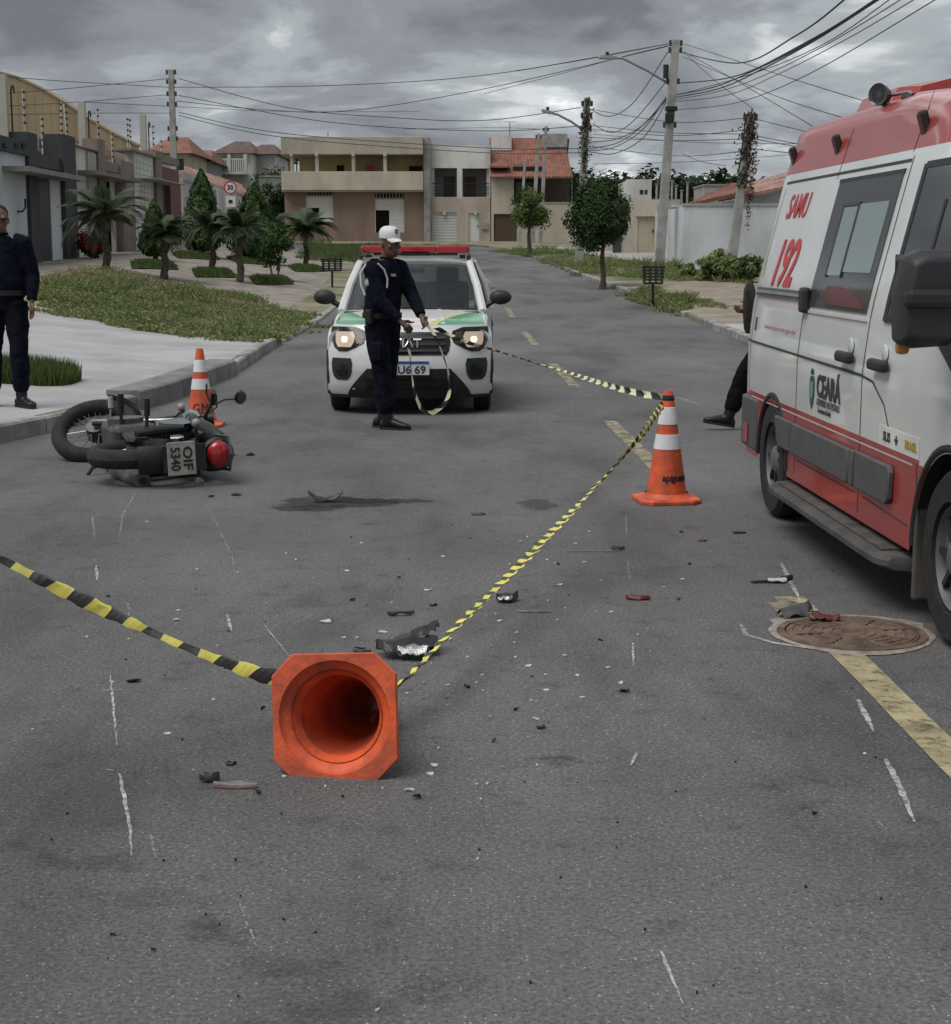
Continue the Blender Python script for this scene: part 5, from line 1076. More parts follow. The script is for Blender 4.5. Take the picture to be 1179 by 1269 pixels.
    for x0, x1 in ((-.1, .45), (-.5, .02)):
        mb = MB(); mb.tube([(x1, .93, .99), (x0 + .1, .885, 1.005), (x0, .88, 1.01)], .012, 5); mb.build('wiper', M_BLKP, ws)
    mb = MB(); mb.box((0, .93, .955), (1.36, .16, .03)); mb.build('cowl', M_BLKP, root, smooth=0, bevel=.01)
    mb = MB(); mb.box((0, 1.22, .945), (1.36, .5, .07)); db = mb.build('dashboard', M_CABIN, root, smooth=0, bevel=.03)
    mb = MB(); n = 24; mb.tube([(.34 + .17 * math.cos(2 * math.pi * k / n), 1.42 - .05 * math.sin(2 * math.pi * k / n), 1.03 + .17 * math.sin(2 * math.pi * k / n)) for k in range(n + 1)], .016, 6); st = mb.build('steering_wheel', M_BLKP, db)
    mb = MB(); mb.box((.34, 1.42, 1.03), (.30, .02, .05)); mb.build('wheel_spoke', M_BLKP, st, smooth=0)
    for x in (-.34, .34):
        mb = MB(); mb.box((x, 2.0, 1.0), (.46, .16, .5)); mb.box((x, 1.75, .72), (.46, .5, .16)); sx = mb.build('seat', M_CABIN, root, smooth=0, bevel=.04); mb = MB(); mb.box((x, 2.03, 1.32), (.24, .1, .16)); mb.build('headrest', M_CABIN, sx, smooth=0, bevel=.03)
    mb = MB(); mb.box((0, 2.9, 1.0), (1.1, .14, .45)); mb.build('rear_seat', M_CABIN, root, smooth=0, bevel=.04)
    mb = MB(); mb.box((0, 1.60, 1.37), (.22, .03, .06)); mb.build('rear_view_mirror', M_BLKP, ws, smooth=0, bevel=.015)
    mb = MB(); mb.box((0, 1.9, .25), (1.3, 3.1, .1)); mb.build('underbody', M_BLKP, root, smooth=0)
    # light bar
    b = MB(); b.box((0, 2.05, 1.535), (.9, .2, .025)); lb = b.build('light_bar_base', M_BLKP, root, smooth=0, bevel=.01)
    for s in (-1, 1):
        mb = MB(); mb.box((s * .40, 2.05, 1.588), (.36, .26, .078)); mb.build('red_lens', M_REDL, lb, smooth=0, bevel=.025)
        mb = MB(); mb.box((s * .5, 2.05, 1.51), (.06, .12, .04)); mb.build('bar_foot', M_BLKP, lb, smooth=0)
    mb = MB(); mb.box((0, 2.05, 1.585), (.44, .24, .07)); mb.build('centre_lens', M_REDL, lb, smooth=0, bevel=.015)
    mb = MB(); mb.box((0, 1.93, 1.535), (.30, .04, .03)); mb.build('siren_grille', M_BLKG, lb, smooth=0)
    # tail
    for s in (-1, 1): mb = MB(); mb.box((s * .66, 3.50, .78), (.14, .1, .26)); mb.build('tail_light', M_REDL, root, smooth=0, bevel=.02)
police_car()

# ------------------------------------------------------------------ ambulance
def ambulance():
    a = math.asin(.0342478); root = thing('ambulance', 'white and red ambulance van with 192 lettering beside the manhole', 'ambulance', (1.87 + math.cos(a), 6.23 + math.sin(a), 0), a)
    M_AW = mat('ambulance_white', (.68, .705, .70), .3, .05, 1.2, coat=.8, dirt=(.60, .62, .61)); M_AR = mat('ambulance_red', (.34, .045, .04), .36, .07, 1.5, coat=.5, dirt=(.29, .045, .038)); M_AG = mat('grey_moulding', (.085, .085, .09), .6, .1, 8, .05); M_SEAM = mat('panel_gap', (.05, .05, .05), .8)
    INS = [(-1, 0), (1.0, 0), (1.3, .035), (1.9, .18), (2.03, .215), (2.3, .30)]
    ins = lambda z: interp(INS, z)
    TOP = [(-.86, .92), (-.78, 1.0), (-.6, 1.10), (-.3, 1.22), (-.08, 1.30), (.1, 1.47), (.5, 1.84), (.8, 2.10), (1.0, 2.24), (1.25, 2.31), (1.6, 2.345), (2.2, 2.355), (4.2, 2.355)]
    WF = [(-.86, .70), (-.80, .80), (-.7, .88), (-.5, .95), (-.2, .99), (.1, 1.0), (3.9, 1.0), (4.12, .985), (4.2, .965)]
    def arch(s):
        z = 0
        for c, r in ((.05, .445), (3.28, .375)):
            d = abs(s - c)
            if d < r: z = max(z, math.sqrt(r * r - d * d) + .33)
        return z
    ss_ = sorted({-.86, -.82, -.78, -.7, -.6, -.5, .55, .62, .7, .8, .9, 1.0, 1.12, 1.25, 1.4, 1.6, 1.9, 2.2, 2.5, 2.7, 3.74, 3.85, 3.95, 4.05, 4.12, 4.17, 4.2} | {round(-.46 + .04 * k, 3) for k in range(24)} | {round(2.84 + .04 * k, 3) for k in range(23)})
    ZS = [.30, .36, .44, .52, .60, .68, .80, .95, 1.10, 1.25, 1.40, 1.55, 1.70, 1.85, 1.95, 2.03, 2.14, 2.22, 2.28]
    ROOF = [(.62, 2.335), (.55, 2.345), (.35, 2.352), (0, 2.355)]
    rings = []
    for s in ss_:
        t = interp(TOP, s); wf = interp(WF, s); ar = arch(s); pts = []
        for z in ZS:
            if z <= t - .06: pts.append(((1 - ins(z)) * wf, max(z, ar)))
            else:
                f = (z - (t - .06)) / (2.30 - (t - .06) + .001); pts.append(((1 - ins(t - .06)) * wf * (1 - .35 * f), t - .06 + .05 * f))
        for x, z in ROOF: pts.append((min(x, (1 - ins(t)) * wf * .64), min(z, t - .003 * x)) if t < 2.35 else (x, z))
        pts[-1] = (0, min(2.355, t)); rings.append([(x, s, z) for x, z in pts])
    n = len(rings[0]); kr, kw = ZS.index(.68), ZS.index(2.03)
    def shell(name, m, k0, k1, side):
        mb = MB(); sg = -1 if side == 0 else 1
        if side < 2:
            R_ = [[Vector((sg * x, s, z)) for x, s, z in r[k0:k1 + 1]] for r in rings]; mb.loft(R_, False, False)
        else:
            R_ = [[Vector((-x, s, z)) for x, s, z in r[k0:]] + [Vector((x, s, z)) for x, s, z in r[k0:-1][::-1]] for r in rings]; mb.loft(R_, False, False)
        return mb.build(name, m, root, smooth=50, weld=.0008)
    for sd in (0, 1): shell('lower_side_panel', M_AR, 0, kr, sd); shell('side_panel', M_AW, kr, kw, sd)
    shell('roof', M_AR, kw, 0, 2)
    mb = MB(); last = [Vector((-x, s, z)) for x, s, z in rings[-1]] + [Vector((x, s, z)) for x, s, z in rings[-1][::-1]]; mb.add(last, [tuple(range(len(last)))]); mb.build('rear_doors', M_AW, root, smooth=0)
    mb = MB(); fr = [Vector((-x, s, z)) for x, s, z in rings[0]] + [Vector((x, s, z)) for x, s, z in rings[0][::-1]]; mb.add(fr, [tuple(range(len(fr)))]); mb.build('front_face', M_AW, root, smooth=0)
    mb = MB(); mb.box((0, 1.65, .34), (1.5, 4.9, .1)); mb.build('underbody', M_BLKP, root, smooth=0)
    for y, w in ((0, .95), (3.28, .84)): mb = MB(); mb.bb((-.90, y - w / 2, .36), (.90, y + w / 2, .86)); mb.build('wheel_well', M_BLKP, root, smooth=0)
    # surface of the kerb-side flank
    def S(s, z, off=0): return Vector((-(1 - ins(z)) * interp(WF, s) - off, s, z))
    def rowz(z0, z1, s0, s1, n=5, f=None): return [(z0 + (z1 - z0) * k / n, s0 if not f else f(k / n)[0], s1 if not f else f(k / n)[1]) for k in range(n + 1)]
    def seam(pts, w=.011):
        mb = MB(); L_ = []; Q = []
        for a_, b_ in zip(pts, pts[1:]):
            k = max(2, int(math.dist(a_, b_) / .08)); Q += [(a_[0] + (b_[0] - a_[0]) * i / k, a_[1] + (b_[1] - a_[1]) * i / k) for i in range(k)]
        Q.append(pts[-1]); m = len(Q); vs = []
        for i, (s, z) in enumerate(Q):
            p, q = Q[max(0, i - 1)], Q[min(m - 1, i + 1)]; d = (q[0] - p[0], q[1] - p[1]); l = math.hypot(*d) or 1; o = (-d[1] / l * w / 2, d[0] / l * w / 2)
            vs += [S(s + o[0], z + o[1], .0015), S(s - o[0], z - o[1], .0015)]
        mb.add(vs, [(2 * i, 2 * i + 1, 2 * i + 3, 2 * i + 2) for i in range(m - 1)]); return mb.build('panel_seam', M_SEAM, root, smooth=0, fix=False)
    seam([(2.70, .34), (2.70, 1.26)]); seam([(2.72, 1.95), (2.72, 2.22)]); seam([(1.38, .33), (1.38, 2.0)]); seam([(1.42, 2.02), (1.42, 2.3)]); seam([(4.0, 1.98), (1.4, 1.98)], .016)
    seam([(4.12, 1.01), (1.40, .985)], .014); seam([(1.40, .985), (1.2, .97), (1.0, .88), (.86, .72)], .012); seam([(.50, .70), (.44, .40)]); seam([(4.0, 1.36), (4.02, .7)]); seam([(3.98, 1.95), (4.0, 1.40)]); seam([(1.30, .42), (.58, .40)], .006); seam([(2.65, .42), (1.45, .42)], .006)
    # side window bonded over the sliding door
    w = patch('side_window', glass('tinted_side_glass', (.055, .058, .062), .06), root, S, rowz(1.27, 1.925, 2.62, 1.46, 8), 10, .006, .01)
    patch('window_frame', M_AW, w, S, [(1.235, 2.66, 1.42), (1.25, 2.66, 1.42)], 10, .008, .012); patch('window_frame', M_BLKP, w, S, [(1.925, 2.63, 1.45), (1.945, 2.63, 1.45)], 10, .007, .012)
    G_ = glass('slider_glass', (.24, .30, .29), .06)
    patch('sliding_pane', G_, w, S, rowz(1.44, 1.79, 2.36, 2.08, 6), 6, .011, .004); patch('sliding_pane', G_, w, S, rowz(1.46, 1.80, 2.06, 1.55, 6), 8, .010, .004)
    for s in (2.37, 2.07): patch('pane_edge', M_BLKG, w, S, rowz(1.43, 1.80, s + .012, s - .012, 6), 2, .014, .006)
    patch('pane_edge', M_BLKG, w, S, [(1.795, 2.38, 2.06), (1.812, 2.38, 2.06)], 6, .014, .006)
    patch('red_seat_glimpse', mat('dull_red_trim', (.11, .02, .025), .3), w, S, [(1.29, 2.25, 1.5), (1.33, 2.28, 1.62), (1.37, 2.30, 1.85), (1.385, 2.28, 2.0)], 8, .0085, .002)
    d = patch('door_window', glass('cab_side_glass', (.045, .045, .05), .05), root, S, [(1.27, 1.10, .02), (1.4, 1.11, .1), (1.6, 1.13, .30), (1.8, 1.14, .52), (1.93, 1.11, .68)], 8, .006, .01)
    patch('window_seal', M_BLKP, d, S, rowz(1.25, 1.95, 1.155, 1.105, 6), 3, .009, .012); patch('window_seal', M_BLKP, d, S, [(1.93, 1.14, .66), (1.96, 1.12, .70)], 8, .009, .012); patch('window_seal', M_BLKP, d, S, [(1.245, 1.13, .0), (1.275, 1.13, .0)], 8, .009, .012)
    patch('window_divider', M_BLKP, d, S, rowz(1.27, 1.78, .72, .69, 5), 2, .010, .008)
    # sliding door rail
    r = patch('door_rail', M_AG, root, S, [(1.295, 4.0, 2.66), (1.345, 4.0, 2.66)], 10, .012, .015); patch('rail_strip', M_GALV, r, S, [(1.312, 3.97, 2.68), (1.328, 3.97, 2.68)], 10, .018, .008)
    mb = MB(); q = S(2.64, 1.30, .02); mb.box(q, (.05, .12, .14)); mb.build('rail_end', M_BLKP, r, smooth=0, bevel=.02)
    for s in (1.64, 1.06):
        c = S(s, 1.075); mb = MB(); mb.box(c + Vector((-.03, 0, -.02)), (.045, .24, .055)); h = mb.build('door_handle', M_BLKP, root, smooth=0, bevel=.018); mb = MB(); mb.ell(c + Vector((-.004, -.02, .035)), (.006, .05, .04), 12, 8); mb.build('handle_cup', M_AW, h)
    # mouldings
    patch('rub_strip', M_AG, root, S, [(.455, 3.02, 2.72), (.47, 3.03, 2.72), (.60, 3.10, 2.72), (.625, 3.12, 2.72)], 4, .03, .03, 30, .008); patch('rub_strip', M_AG, root, S, [(.455, 2.69, 1.50), (.47, 2.69, 1.49), (.61, 2.69, 1.49), (.625, 2.69, 1.50)], 10, .03, .03, 30, .008)
    patch('rub_strip', M_AG, root, S, [(.455, 1.47, 1.40), (.625, 1.47, 1.40)], 2, .028, .03, 30, .006); patch('rub_strip', M_AG, root, S, [(.455, 1.35, .84), (.48, 1.36, .81), (.60, 1.36, .80), (.63, 1.355, .82)], 6, .03, .03, 30, .008)
    patch('pin_stripe', mat('pale_pin_stripe', (.5, .42, .38), .5), root, S, [(.664, 3.9, .55), (.672, 3.9, .55)], 20, .003, .003); patch('red_band', M_AR, root, S, [(.68, 4.15, .46), (.70, 4.15, .46)], 20, .002, .003)
    # running board
    mb = MB(); prof = [(-1.09, .205), (-1.115, .22), (-1.115, .245), (-1.09, .262), (-.92, .265), (-.92, .205)]
    mb.loft([[Vector((x * f + (1 - f) * -.93, s, z)) for x, z in prof] for s, f in ((.56, .25), (.60, .75), (.68, .97), (.8, 1), (2.75, 1), (2.86, .95), (2.93, .7), (2.96, .3))]); sb = mb.build('running_board', mat('worn_step', (.07, .068, .066), .75, .25, 7, .2), root, smooth=35)
    mb = MB(); mb.bb((-1.06, .75, .266), (-.96, 2.8, .272)); mb.build('tread', mat('dusty_tread', (.09, .08, .075), .9, .3, 9), sb, smooth=0)
    for s in (1.0, 2.5): mb = MB(); mb.bb((-.95, s, .2), (-.6, s + .06, .36)); mb.build('step_bracket', M_BLKP, sb, smooth=0)
    # wheels, flaps, arches
    for sg in (-1, 1):
        wheel(root, (sg * .885, .05, .36), .36, .22, sg, .225, mat('wheel_cover', (.13, .13, .135), .5, .15, 9), 8); wheel(root, (sg * .895, 3.28, .35), .35, .22, sg, .215, MATS['wheel_cover'], 8)
    mb = MB(); mb.bb((-1.0, .47, .10), (-.76, .505, .60)); mb.build('mud_flap', mat('dusty_rubber', (.09, .082, .072), .85, .25, 6), root, smooth=0, bevel=.01)
    for c, rr in ((.05, .45), (3.28, .38)):
        mb = MB(); n_ = 28; mb.loft([[Vector((-x * 1.0, c + (rr + dr) * math.cos(t), max(.3, .33 + (rr + dr) * math.sin(t)))) for x, dr in ((.90, .0), (1.004, .0), (1.012, .012), (1.008, .03), (.995, .032))] for t in [math.pi * k / n_ for k in range(n_ + 1)]], False, False); mb.build('wheel_arch', M_BLKP, root)
    # rear corner
    mb = MB(); mb.loft([[Vector((-x, s, z)) for s, x in ((3.70, 1.012), (4.14, 1.012), (4.25, .96), (4.30, .85), (4.30, -.85), (3.70, -.85))] for z in (.34, .40, .60, .66)]); rb = mb.build('rear_bumper', M_AG, root, smooth=30, bevel=.015)
    mb = MB(); mb.box((-1.006, 3.98, .43), (.03, .13, .12)); mb.build('reflector', M_REDL, rb, smooth=0)
    mb = MB(); mb.bb((-.93, 4.17, .72), (-.80, 4.225, 1.30)); mb.build('tail_light', M_REDL, root, smooth=0, bevel=.02); mb = MB(); mb.bb((-.2, 4.20, .7), (-.19, 4.215, 2.1)); mb.build('rear_door_seam', M_SEAM, root, smooth=0)
    mb = MB(); mb.ell(S(3.30, .73, .0), (.015, .0, .0), 4, 4); 
    # marker lamps on the roof flank
    for s in (4.0, 2.92, 1.36):
        c = S(s, 2.135, .004); mb = MB(); M_ = Matrix.Rotation(R(-17), 3, 'Y') @ Matrix.Rotation(R(0), 3, 'X'); mb.box(c, (.035, .085, .14), M_); l = mb.build('marker_lamp', M_BLKP, root, smooth=0, bevel=.016); mb = MB(); mb.box(c + Vector((-.018, 0, .0)), (.01, .055, .10), M_); mb.build('lens', mat('smoked_red_lens', (.10, .03, .03), .2), l, smooth=0)
    # roof beacons and search lamp
    mb = MB(); mb.loft([[Vector((x * f, s, 2.335 + z)) for x, z in ((-.55, 0), (-.5, .10), (-.3, .14), (.3, .14), (.5, .10), (.55, 0))] for s, f in ((2.6, .8), (2.7, 1), (3.4, 1), (3.55, .8))]); mb.build('roof_unit', M_AR, root, smooth=30)
    mb = MB(); mb.loft([[Vector((x * f, s, 2.06 + z)) for x, z in ((-.74, 0), (-.70, .17), (-.55, .22), (.55, .22), (.70, .17), (.74, 0))] for s, f in ((1.05, .9), (1.15, 1), (1.40, 1), (1.48, .9))]); mb.build('light_bar', M_REDL, root, smooth=30)
    c = Vector((-.70, 2.36, 2.365)); ax = Vector((-.75, -.62, .05)).normalized(); mb = MB(); mb.cyl(c, c - ax * .06, .055, .04, 20); lp = mb.build('search_lamp', M_BLKP, root)
    mb = MB(); mb.lathe([(.001, .0), (.035, -.004), (.050, 0), (.058, .006), (.056, -.02)], 20, Matrix.Translation(c + ax * .002) @ ax.to_track_quat('Z', 'Y').to_matrix().to_4x4()); mb.build('lamp_glass', mat('lamp_face', (.06, .06, .065), .12, .1, 30), lp)
    mb = MB(); mb.tube([c - ax * .06 + Vector((0, 0, -.02)), c + Vector((.05, .0, -.12))], .022, 6); mb.tube([c - ax * .07, c + Vector((.12, -.14, .0)), c + Vector((.1, -.3, -.05))], .01, 5); mb.build('lamp_stand', M_GALV, lp); mb = MB(); mb.tube([c + Vector((.08, -.20, -.035)), c + Vector((.08, -.36, -.045))], .022, 6); mb.build('lamp_plug', M_BLKP, lp)
    # mirror
    mb = MB(); mb.loft([[Vector((-1.135 + x * f, s - .78, 1.385 + z * f * .92)) for x, z in ((-.115, -.19), (-.125, 0), (-.10, .17), (-.05, .20), (.07, .20), (.115, .16), (.12, -.15), (.07, -.20), (-.06, -.21))] for s, f in ((.70, .80), (.74, .97), (.80, 1), (.87, .96), (.90, .75))]); mr = mb.build('wing_mirror', mat('mirror_housing', (.028, .029, .033), .5, .1, 9, .04), root, smooth=40, bevel=.012)
    mb = MB(); mb.bb((-1.235, .115, 1.26), (-1.035, .123, 1.55)); mb.build('mirror_glass', M_CHR, mr, smooth=0); mb = MB(); mb.box((-1.13, -.06, 1.385), (.24, .10, .07)); mb.build('mirror_band', M_BLKP, mr, smooth=0, bevel=.02)
    for z in (1.30, 1.42): mb = MB(); mb.tube([(-1.08, .02, z), (-1.02, .0, z), (-.90, -.02, z - .03)], .035, 8); mb.build('mirror_arm', M_BLKP, mr)
    mb = MB(); mb.box((-1.20, .10, 1.20), (.05, .05, .07)); mb.build('side_indicator', mat('amber_lens', (.55, .22, .04), .25), mr, smooth=0, bevel=.015)
    mb = MB(); mb.add([S(.40, 1.22, .012), S(-.05, 1.25, .012), S(-.10, 1.0, .012)], [(0, 1, 2)]); mb.build('mirror_foot', M_BLKP, root, smooth=0)
    # lettering and emblems
    M_RL = mat('red_vinyl', (.50, .035, .04), .4, .04, 4); M_DK = mat('dark_vinyl', (.035, .04, .045), .5); M_FADE = mat('faded_red_vinyl', (.46, .24, .24), .5); M_GV = mat('dark_green_vinyl', (.02, .075, .06), .45)
    T_ = lambda s0, z0: (lambda x, y, d: S(s0 - x, z0 + y, .003 + d))
    lettering('number_192', '192', T_(3.40, 1.495), .53, .285, M_RL, root); lettering('word_samu', 'samu', T_(3.47, 1.83), .54, .145, M_RL, root); lettering('web_address', 'www', T_(3.22, 1.115), .82, .034, M_FADE, root)
    lettering('word_ceara', 'ceara', T_(1.99, .885), .48, .15, M_DK, root); lettering('small_line', 'gov', T_(1.99, .785), .46, .035, M_DK, root); lettering('small_line', 'sec', T_(2.06, .745), .26, .028, M_DK, root)
    cr = patch('crest', M_GV, root, S, [(.735, 2.345, 2.335), (.77, 2.375, 2.305), (.81, 2.39, 2.29), (.87, 2.395, 2.285), (.905, 2.38, 2.30), (.91, 2.375, 2.305)], 6, .003, .002); patch('crest_field', mat('pale_green_vinyl', (.16, .30, .26), .45), cr, S, [(.79, 2.355, 2.325), (.83, 2.37, 2.31), (.88, 2.37, 2.31)], 4, .005, .002); patch('crest_crown', M_DK, cr, S, [(.918, 2.375, 2.305), (.935, 2.37, 2.31), (.95, 2.35, 2.33)], 4, .003, .002)
    st = patch('sticker_panel', mat('sticker_white', (.66, .66, .63), .45), root, S, [(.70, 1.06, .46), (.79, 1.06, .46)], 6, .003, .002)
    lettering('sticker_text', 'sus', T_(.93, .745), .11, .045, M_DK, st); lettering('sticker_text', 'bra', T_(.57, .745), .17, .04, mat('gold_vinyl', (.40, .30, .06), .5), st); patch('sticker_cross', M_DK, st, S, [(.725, .79, .775), (.765, .79, .775)], 2, .006, .002); patch('sticker_cross', M_DK, st, S, [(.738, .805, .76), (.751, .805, .76)], 2, .0065, .002)
    patch('flag_sticker', mat('flag_sticker_green', (.10, .12, .05), .5), root, S, [(1.08, 3.92, 3.86), (1.16, 3.92, 3.86)], 2, .003, .002)
    # windscreen and front, seen only from the side
    mb = MB(); mb.grid(lambda u, v: Vector(((u * 2 - 1) * (.86 - .16 * v), .03 + .80 * v + .08 * (2 * u - 1) ** 2, 1.37 + .74 * v)), 8, 6); mb.build('windscreen', M_BLKG, root, smooth=60)
    for sg in (-1, 1): mb = MB(); mb.box((sg * .66, -.78, .86), (.30, .2, .24)); mb.build('headlight', mat('clear_lamp', (.4, .4, .4), .15), root, smooth=0, bevel=.05)
    mb = MB(); mb.bb((-.88, -.93, .32), (.88, -.7, .62)); mb.build('front_bumper', M_AG, root, smooth=0, bevel=.06); mb = MB(); mb.bb((-.45, -.90, .66), (.45, -.8, .86)); mb.build('grille', M_BLKG, root, smooth=0, bevel=.03)
ambulance()
# ================================================================== CONES
M_ORG = mat('orange_cone', (.66, .105, .035), .55, .2, 9, .15, dirt=(.36, .075, .04)); M_REFL = mat('white_reflective', (.68, .69, .72), .45, .06, 9); M_INK = mat('black_print', (.02, .02, .02), .6)
def cone(label, loc, h=.70, bw=.39, mtx=None, text=None, rz=0, r0=.135):
    root = thing('traffic_cone', label, 'traffic cone', loc, rz)
    if mtx: root.matrix_world = mtx
    b = bw / 2; c = b * .66; ph = .03
    mb = MB(); octo = [(b, -c), (b, c), (c, b), (-c, b), (-b, c), (-b, -c), (-c, -b), (c, -b)]; n = 40
    AN = sorted([2 * math.pi * (k + .5) / n for k in range(n)] + [math.atan2(y, x) % (2 * math.pi) for x, y in octo]); n = len(AN)
    def rim(k):   # octagon resampled at the ring angles
        a = AN[k]; d = (math.cos(a), math.sin(a)); best = 9
        for (x1, y1), (x2, y2) in zip(octo, octo[1:] + octo[:1]):
            den = d[0] * (y2 - y1) - d[1] * (x2 - x1)
            if abs(den) < 1e-9: continue
            t = (x1 * (y2 - y1) - y1 * (x2 - x1)) / den; u = (x1 * d[1] - y1 * d[0]) / den
            if t > 0 and -1e-6 <= u <= 1 + 1e-6: best = min(best, t)
        return d[0] * best, d[1] * best
    def ring(r, z): return [Vector((r * math.cos(a), r * math.sin(a), z)) for a in AN]
    oc = lambda s, z: [Vector((rim(k)[0] * s, rim(k)[1] * s, z)) for k in range(n)]
    mb.loft([ring(r0 - .022, .075), ring(r0 - .004, .036), ring(r0 + .006, .026), ring(.160, .018), ring(.168, .010), ring(.172, .0), oc(.985, 0), oc(1, .006), oc(1, .020), oc(.97, ph), ring(r0 + .028, ph + .004), ring(r0 + .008, ph + .02), ring(r0 + .002, ph + .03)], False); mb.build('base', M_ORG, root, smooth=25)
    R_ = lambda z: r0 + (.030 - r0) * (z / h)
    mb = MB(); prof = [(R_(z), z) for z in (.032, .1, .2, .3, .4, .5, .6, h - .02)] + [(.027, h), (.018, h), (.016, h - .03)] + [(R_(z) - .006, z) for z in (.6, .5, .4, .3, .2, .1, .07)]; mb.lathe(prof, 40); body = mb.build('body', M_ORG, root, smooth=35)
    for z0, z1 in ((.335, .43), (.49, .60)): mb = MB(); mb.lathe([(R_(z0) - .001, z0), (R_(z0) + .0025, z0 + .002), (R_(z1) + .0025, z1 - .002), (R_(z1) - .001, z1)], 40); mb.build('reflective_band', M_REFL, root)
    if text:
        key, w, hh, z0, a0 = text; lettering('print', key, lambda x, y, d: (lambda r: Vector((r * math.cos(a0 + x / r), r * math.sin(a0 + x / r), z0 + y)))(R_(z0 + y) + .001 + d), w, hh, M_INK, body)
    return root
cone('upright traffic cone with smudged print standing by the ambulance', gp(826, 621), text=('apig', .19, .055, .155, math.radians(-70)), rz=.12)
cone('upright traffic cone marked GM behind the fallen motorcycle', gp(250, 528), .70, .39, text=('gm', .15, .085, .17, math.radians(-82)))
# small emblem drawn round the print
ax = Vector((math.sin(R(9)) * math.cos(R(11)), math.cos(R(9)) * math.cos(R(11)), -math.sin(R(11)))); xx = ax.cross(Vector((0, 0, 1))).normalized(); yy = xx.cross(ax) * -1
rot = Matrix((xx, ax.cross(xx), ax)).transposed(); rot = rot @ Matrix.Rotation(R(-3.5), 3, 'Z'); bc = gp(413, 962); loc = Vector((-.425, 4.69, .178))
fallen = cone('fallen orange traffic cone lying with its open base facing out', (0, 0, 0), .70, .385, Matrix.Translation(loc) @ rot.to_4x4(), r0=.145)
# torn tape end caught inside the fallen cone
mb = MB(); mb.T = None
mb.add([(.045, .045, .40), (.06, .02, .41), (.062, .015, .32), (.05, .05, .30), (.066, .0, .30), (.055, .03, .25)], [(0, 1, 2, 3), (3, 2, 4, 5)]); mb.build('tape_scrap', M_REFL, fallen, smooth=0)

# ================================================================== STRIPED TAPES
M_TY = mat('tape_yellow', (.74, .66, .12), .4, .08, 8); M_TB = mat('tape_black', (.022, .022, .02), .35); M_TP = mat('tape_pale', (.66, .63, .40), .4, .08, 8)
def tape(label, pts, width, twist, step=.09, name='barrier_tape', pale=False, skew=.05, crumple=.006):
    Q = [Vector(p) for p in pts]; fine = []
    for i in range(len(Q) - 1):
        p0, p1, p2, p3 = Q[max(i - 1, 0)], Q[i], Q[i + 1], Q[min(i + 2, len(Q) - 1)]
        for k in range(24):
            t = k / 24; fine.append(.5 * ((2 * p1) + (p2 - p0) * t + (2 * p0 - 5 * p1 + 4 * p2 - p3) * t * t + (3 * p1 - p0 - 3 * p2 + p3) * t ** 3))
    fine.append(Q[-1]); L = [0]
    for a, b in zip(fine, fine[1:]): L.append(L[-1] + (b - a).length)
    def at(s):
        s = max(0, min(L[-1], s))
        for i in range(len(L) - 1):
            if s <= L[i + 1]: return fine[i].lerp(fine[i + 1], (s - L[i]) / max(1e-9, L[i + 1] - L[i])), (fine[i + 1] - fine[i]).normalized()
        return fine[-1], (fine[-1] - fine[-2]).normalized()
    mb = MB(); n = int(L[-1] / step); rows = []; sub = 3
    for i in range(n * sub + 1):
        s = i * step / sub; row = []
        for v in (-1, 0, 1):
            p, t = at(s + v * skew * .5); a = twist(s / L[-1]); up = Vector((0, 0, 1)); sd = t.cross(up); sd = sd.normalized() if sd.length > .05 else Vector((0, -1, 0)); nb = sd.cross(t).normalized(); d = nb * math.cos(a) + sd * math.sin(a)
            wv = width * (.5 + .06 * math.sin(i * 1.7)); row.append(p + d * v * wv + sd * crumple * math.sin(i * .9 + v * 2) + (sd * math.cos(a) - nb * math.sin(a)) * (.22 * width if v == 0 else 0))
        rows.append(row)
    for i in range(n * sub):
        mb.cur = (i // sub) % 2
        mb.add(rows[i] + rows[i + 1], [(0, 1, 4, 3), (1, 2, 5, 4)])
    o = mb.build(name, [M_TP if pale else M_TY, M_TB], smooth=60, fix=False); return tag(o, label, 'barrier tape')
CR = gp(826, 621)
ctop = CR + Vector((0, -.03, .655))
tape('slack yellow and black barrier tape tied only to the fallen cone', [P(-260, 610, 3.9), P(-100, 652, 4.2), P(0, 694, 4.45), P(120, 752, 4.7), P(240, 806, 4.95), P(352, 842, 5.15), (-.40, 5.2, .17)], .060, lambda u: -1.05 + .2 * u + .25 * math.sin(u * 16), .075)
tape('yellow and black barrier tape stretched between the fallen and upright cones', [(-.36, 5.25, .16), P(490, 850, 5.15), P(560, 782, 5.75), P(640, 704, 6.7), P(720, 622, 7.9), P(790, 545, 9.1), ctop + Vector((-.03, 0, -.03))], .040, lambda u: 1.0 + 1.6 * math.sin(u * 5) * u, .06)
tape('barrier tape held out by the officer to the upright cone', [ctop, P(770, 482, 10.6), P(690, 457, 12.2), P(610, 433, 13.6), P(570, 421, 14.05), P(532, 401, 14.18)], .042, lambda u: .3 + 2.6 * u, .09, pale=True)
tape('loop of barrier tape hanging from the hands of the officer', [P(531, 403, 14.16), P(545, 428, 14.1), P(556, 462, 14.06), P(556, 490, 14.05), P(546, 505, 14.05), P(530, 512, 14.05), P(518, 498, 14.05), P(511, 470, 14.05), P(508, 440, 14.06), P(507, 411, 14.08)], .04, lambda u: 1.2 * math.sin(u * 6), .10, pale=True)
mb = MB(); mb.lathe([(.036, .0), (.04, .01), (.039, .03), (.034, .045)], 14); kn = mb.build('tape_knot', M_TB); kn.location = CR + Vector((0, 0, .63)); tag(kn, 'dark knot of tape wound round the tip of the upright cone', 'tape knot')

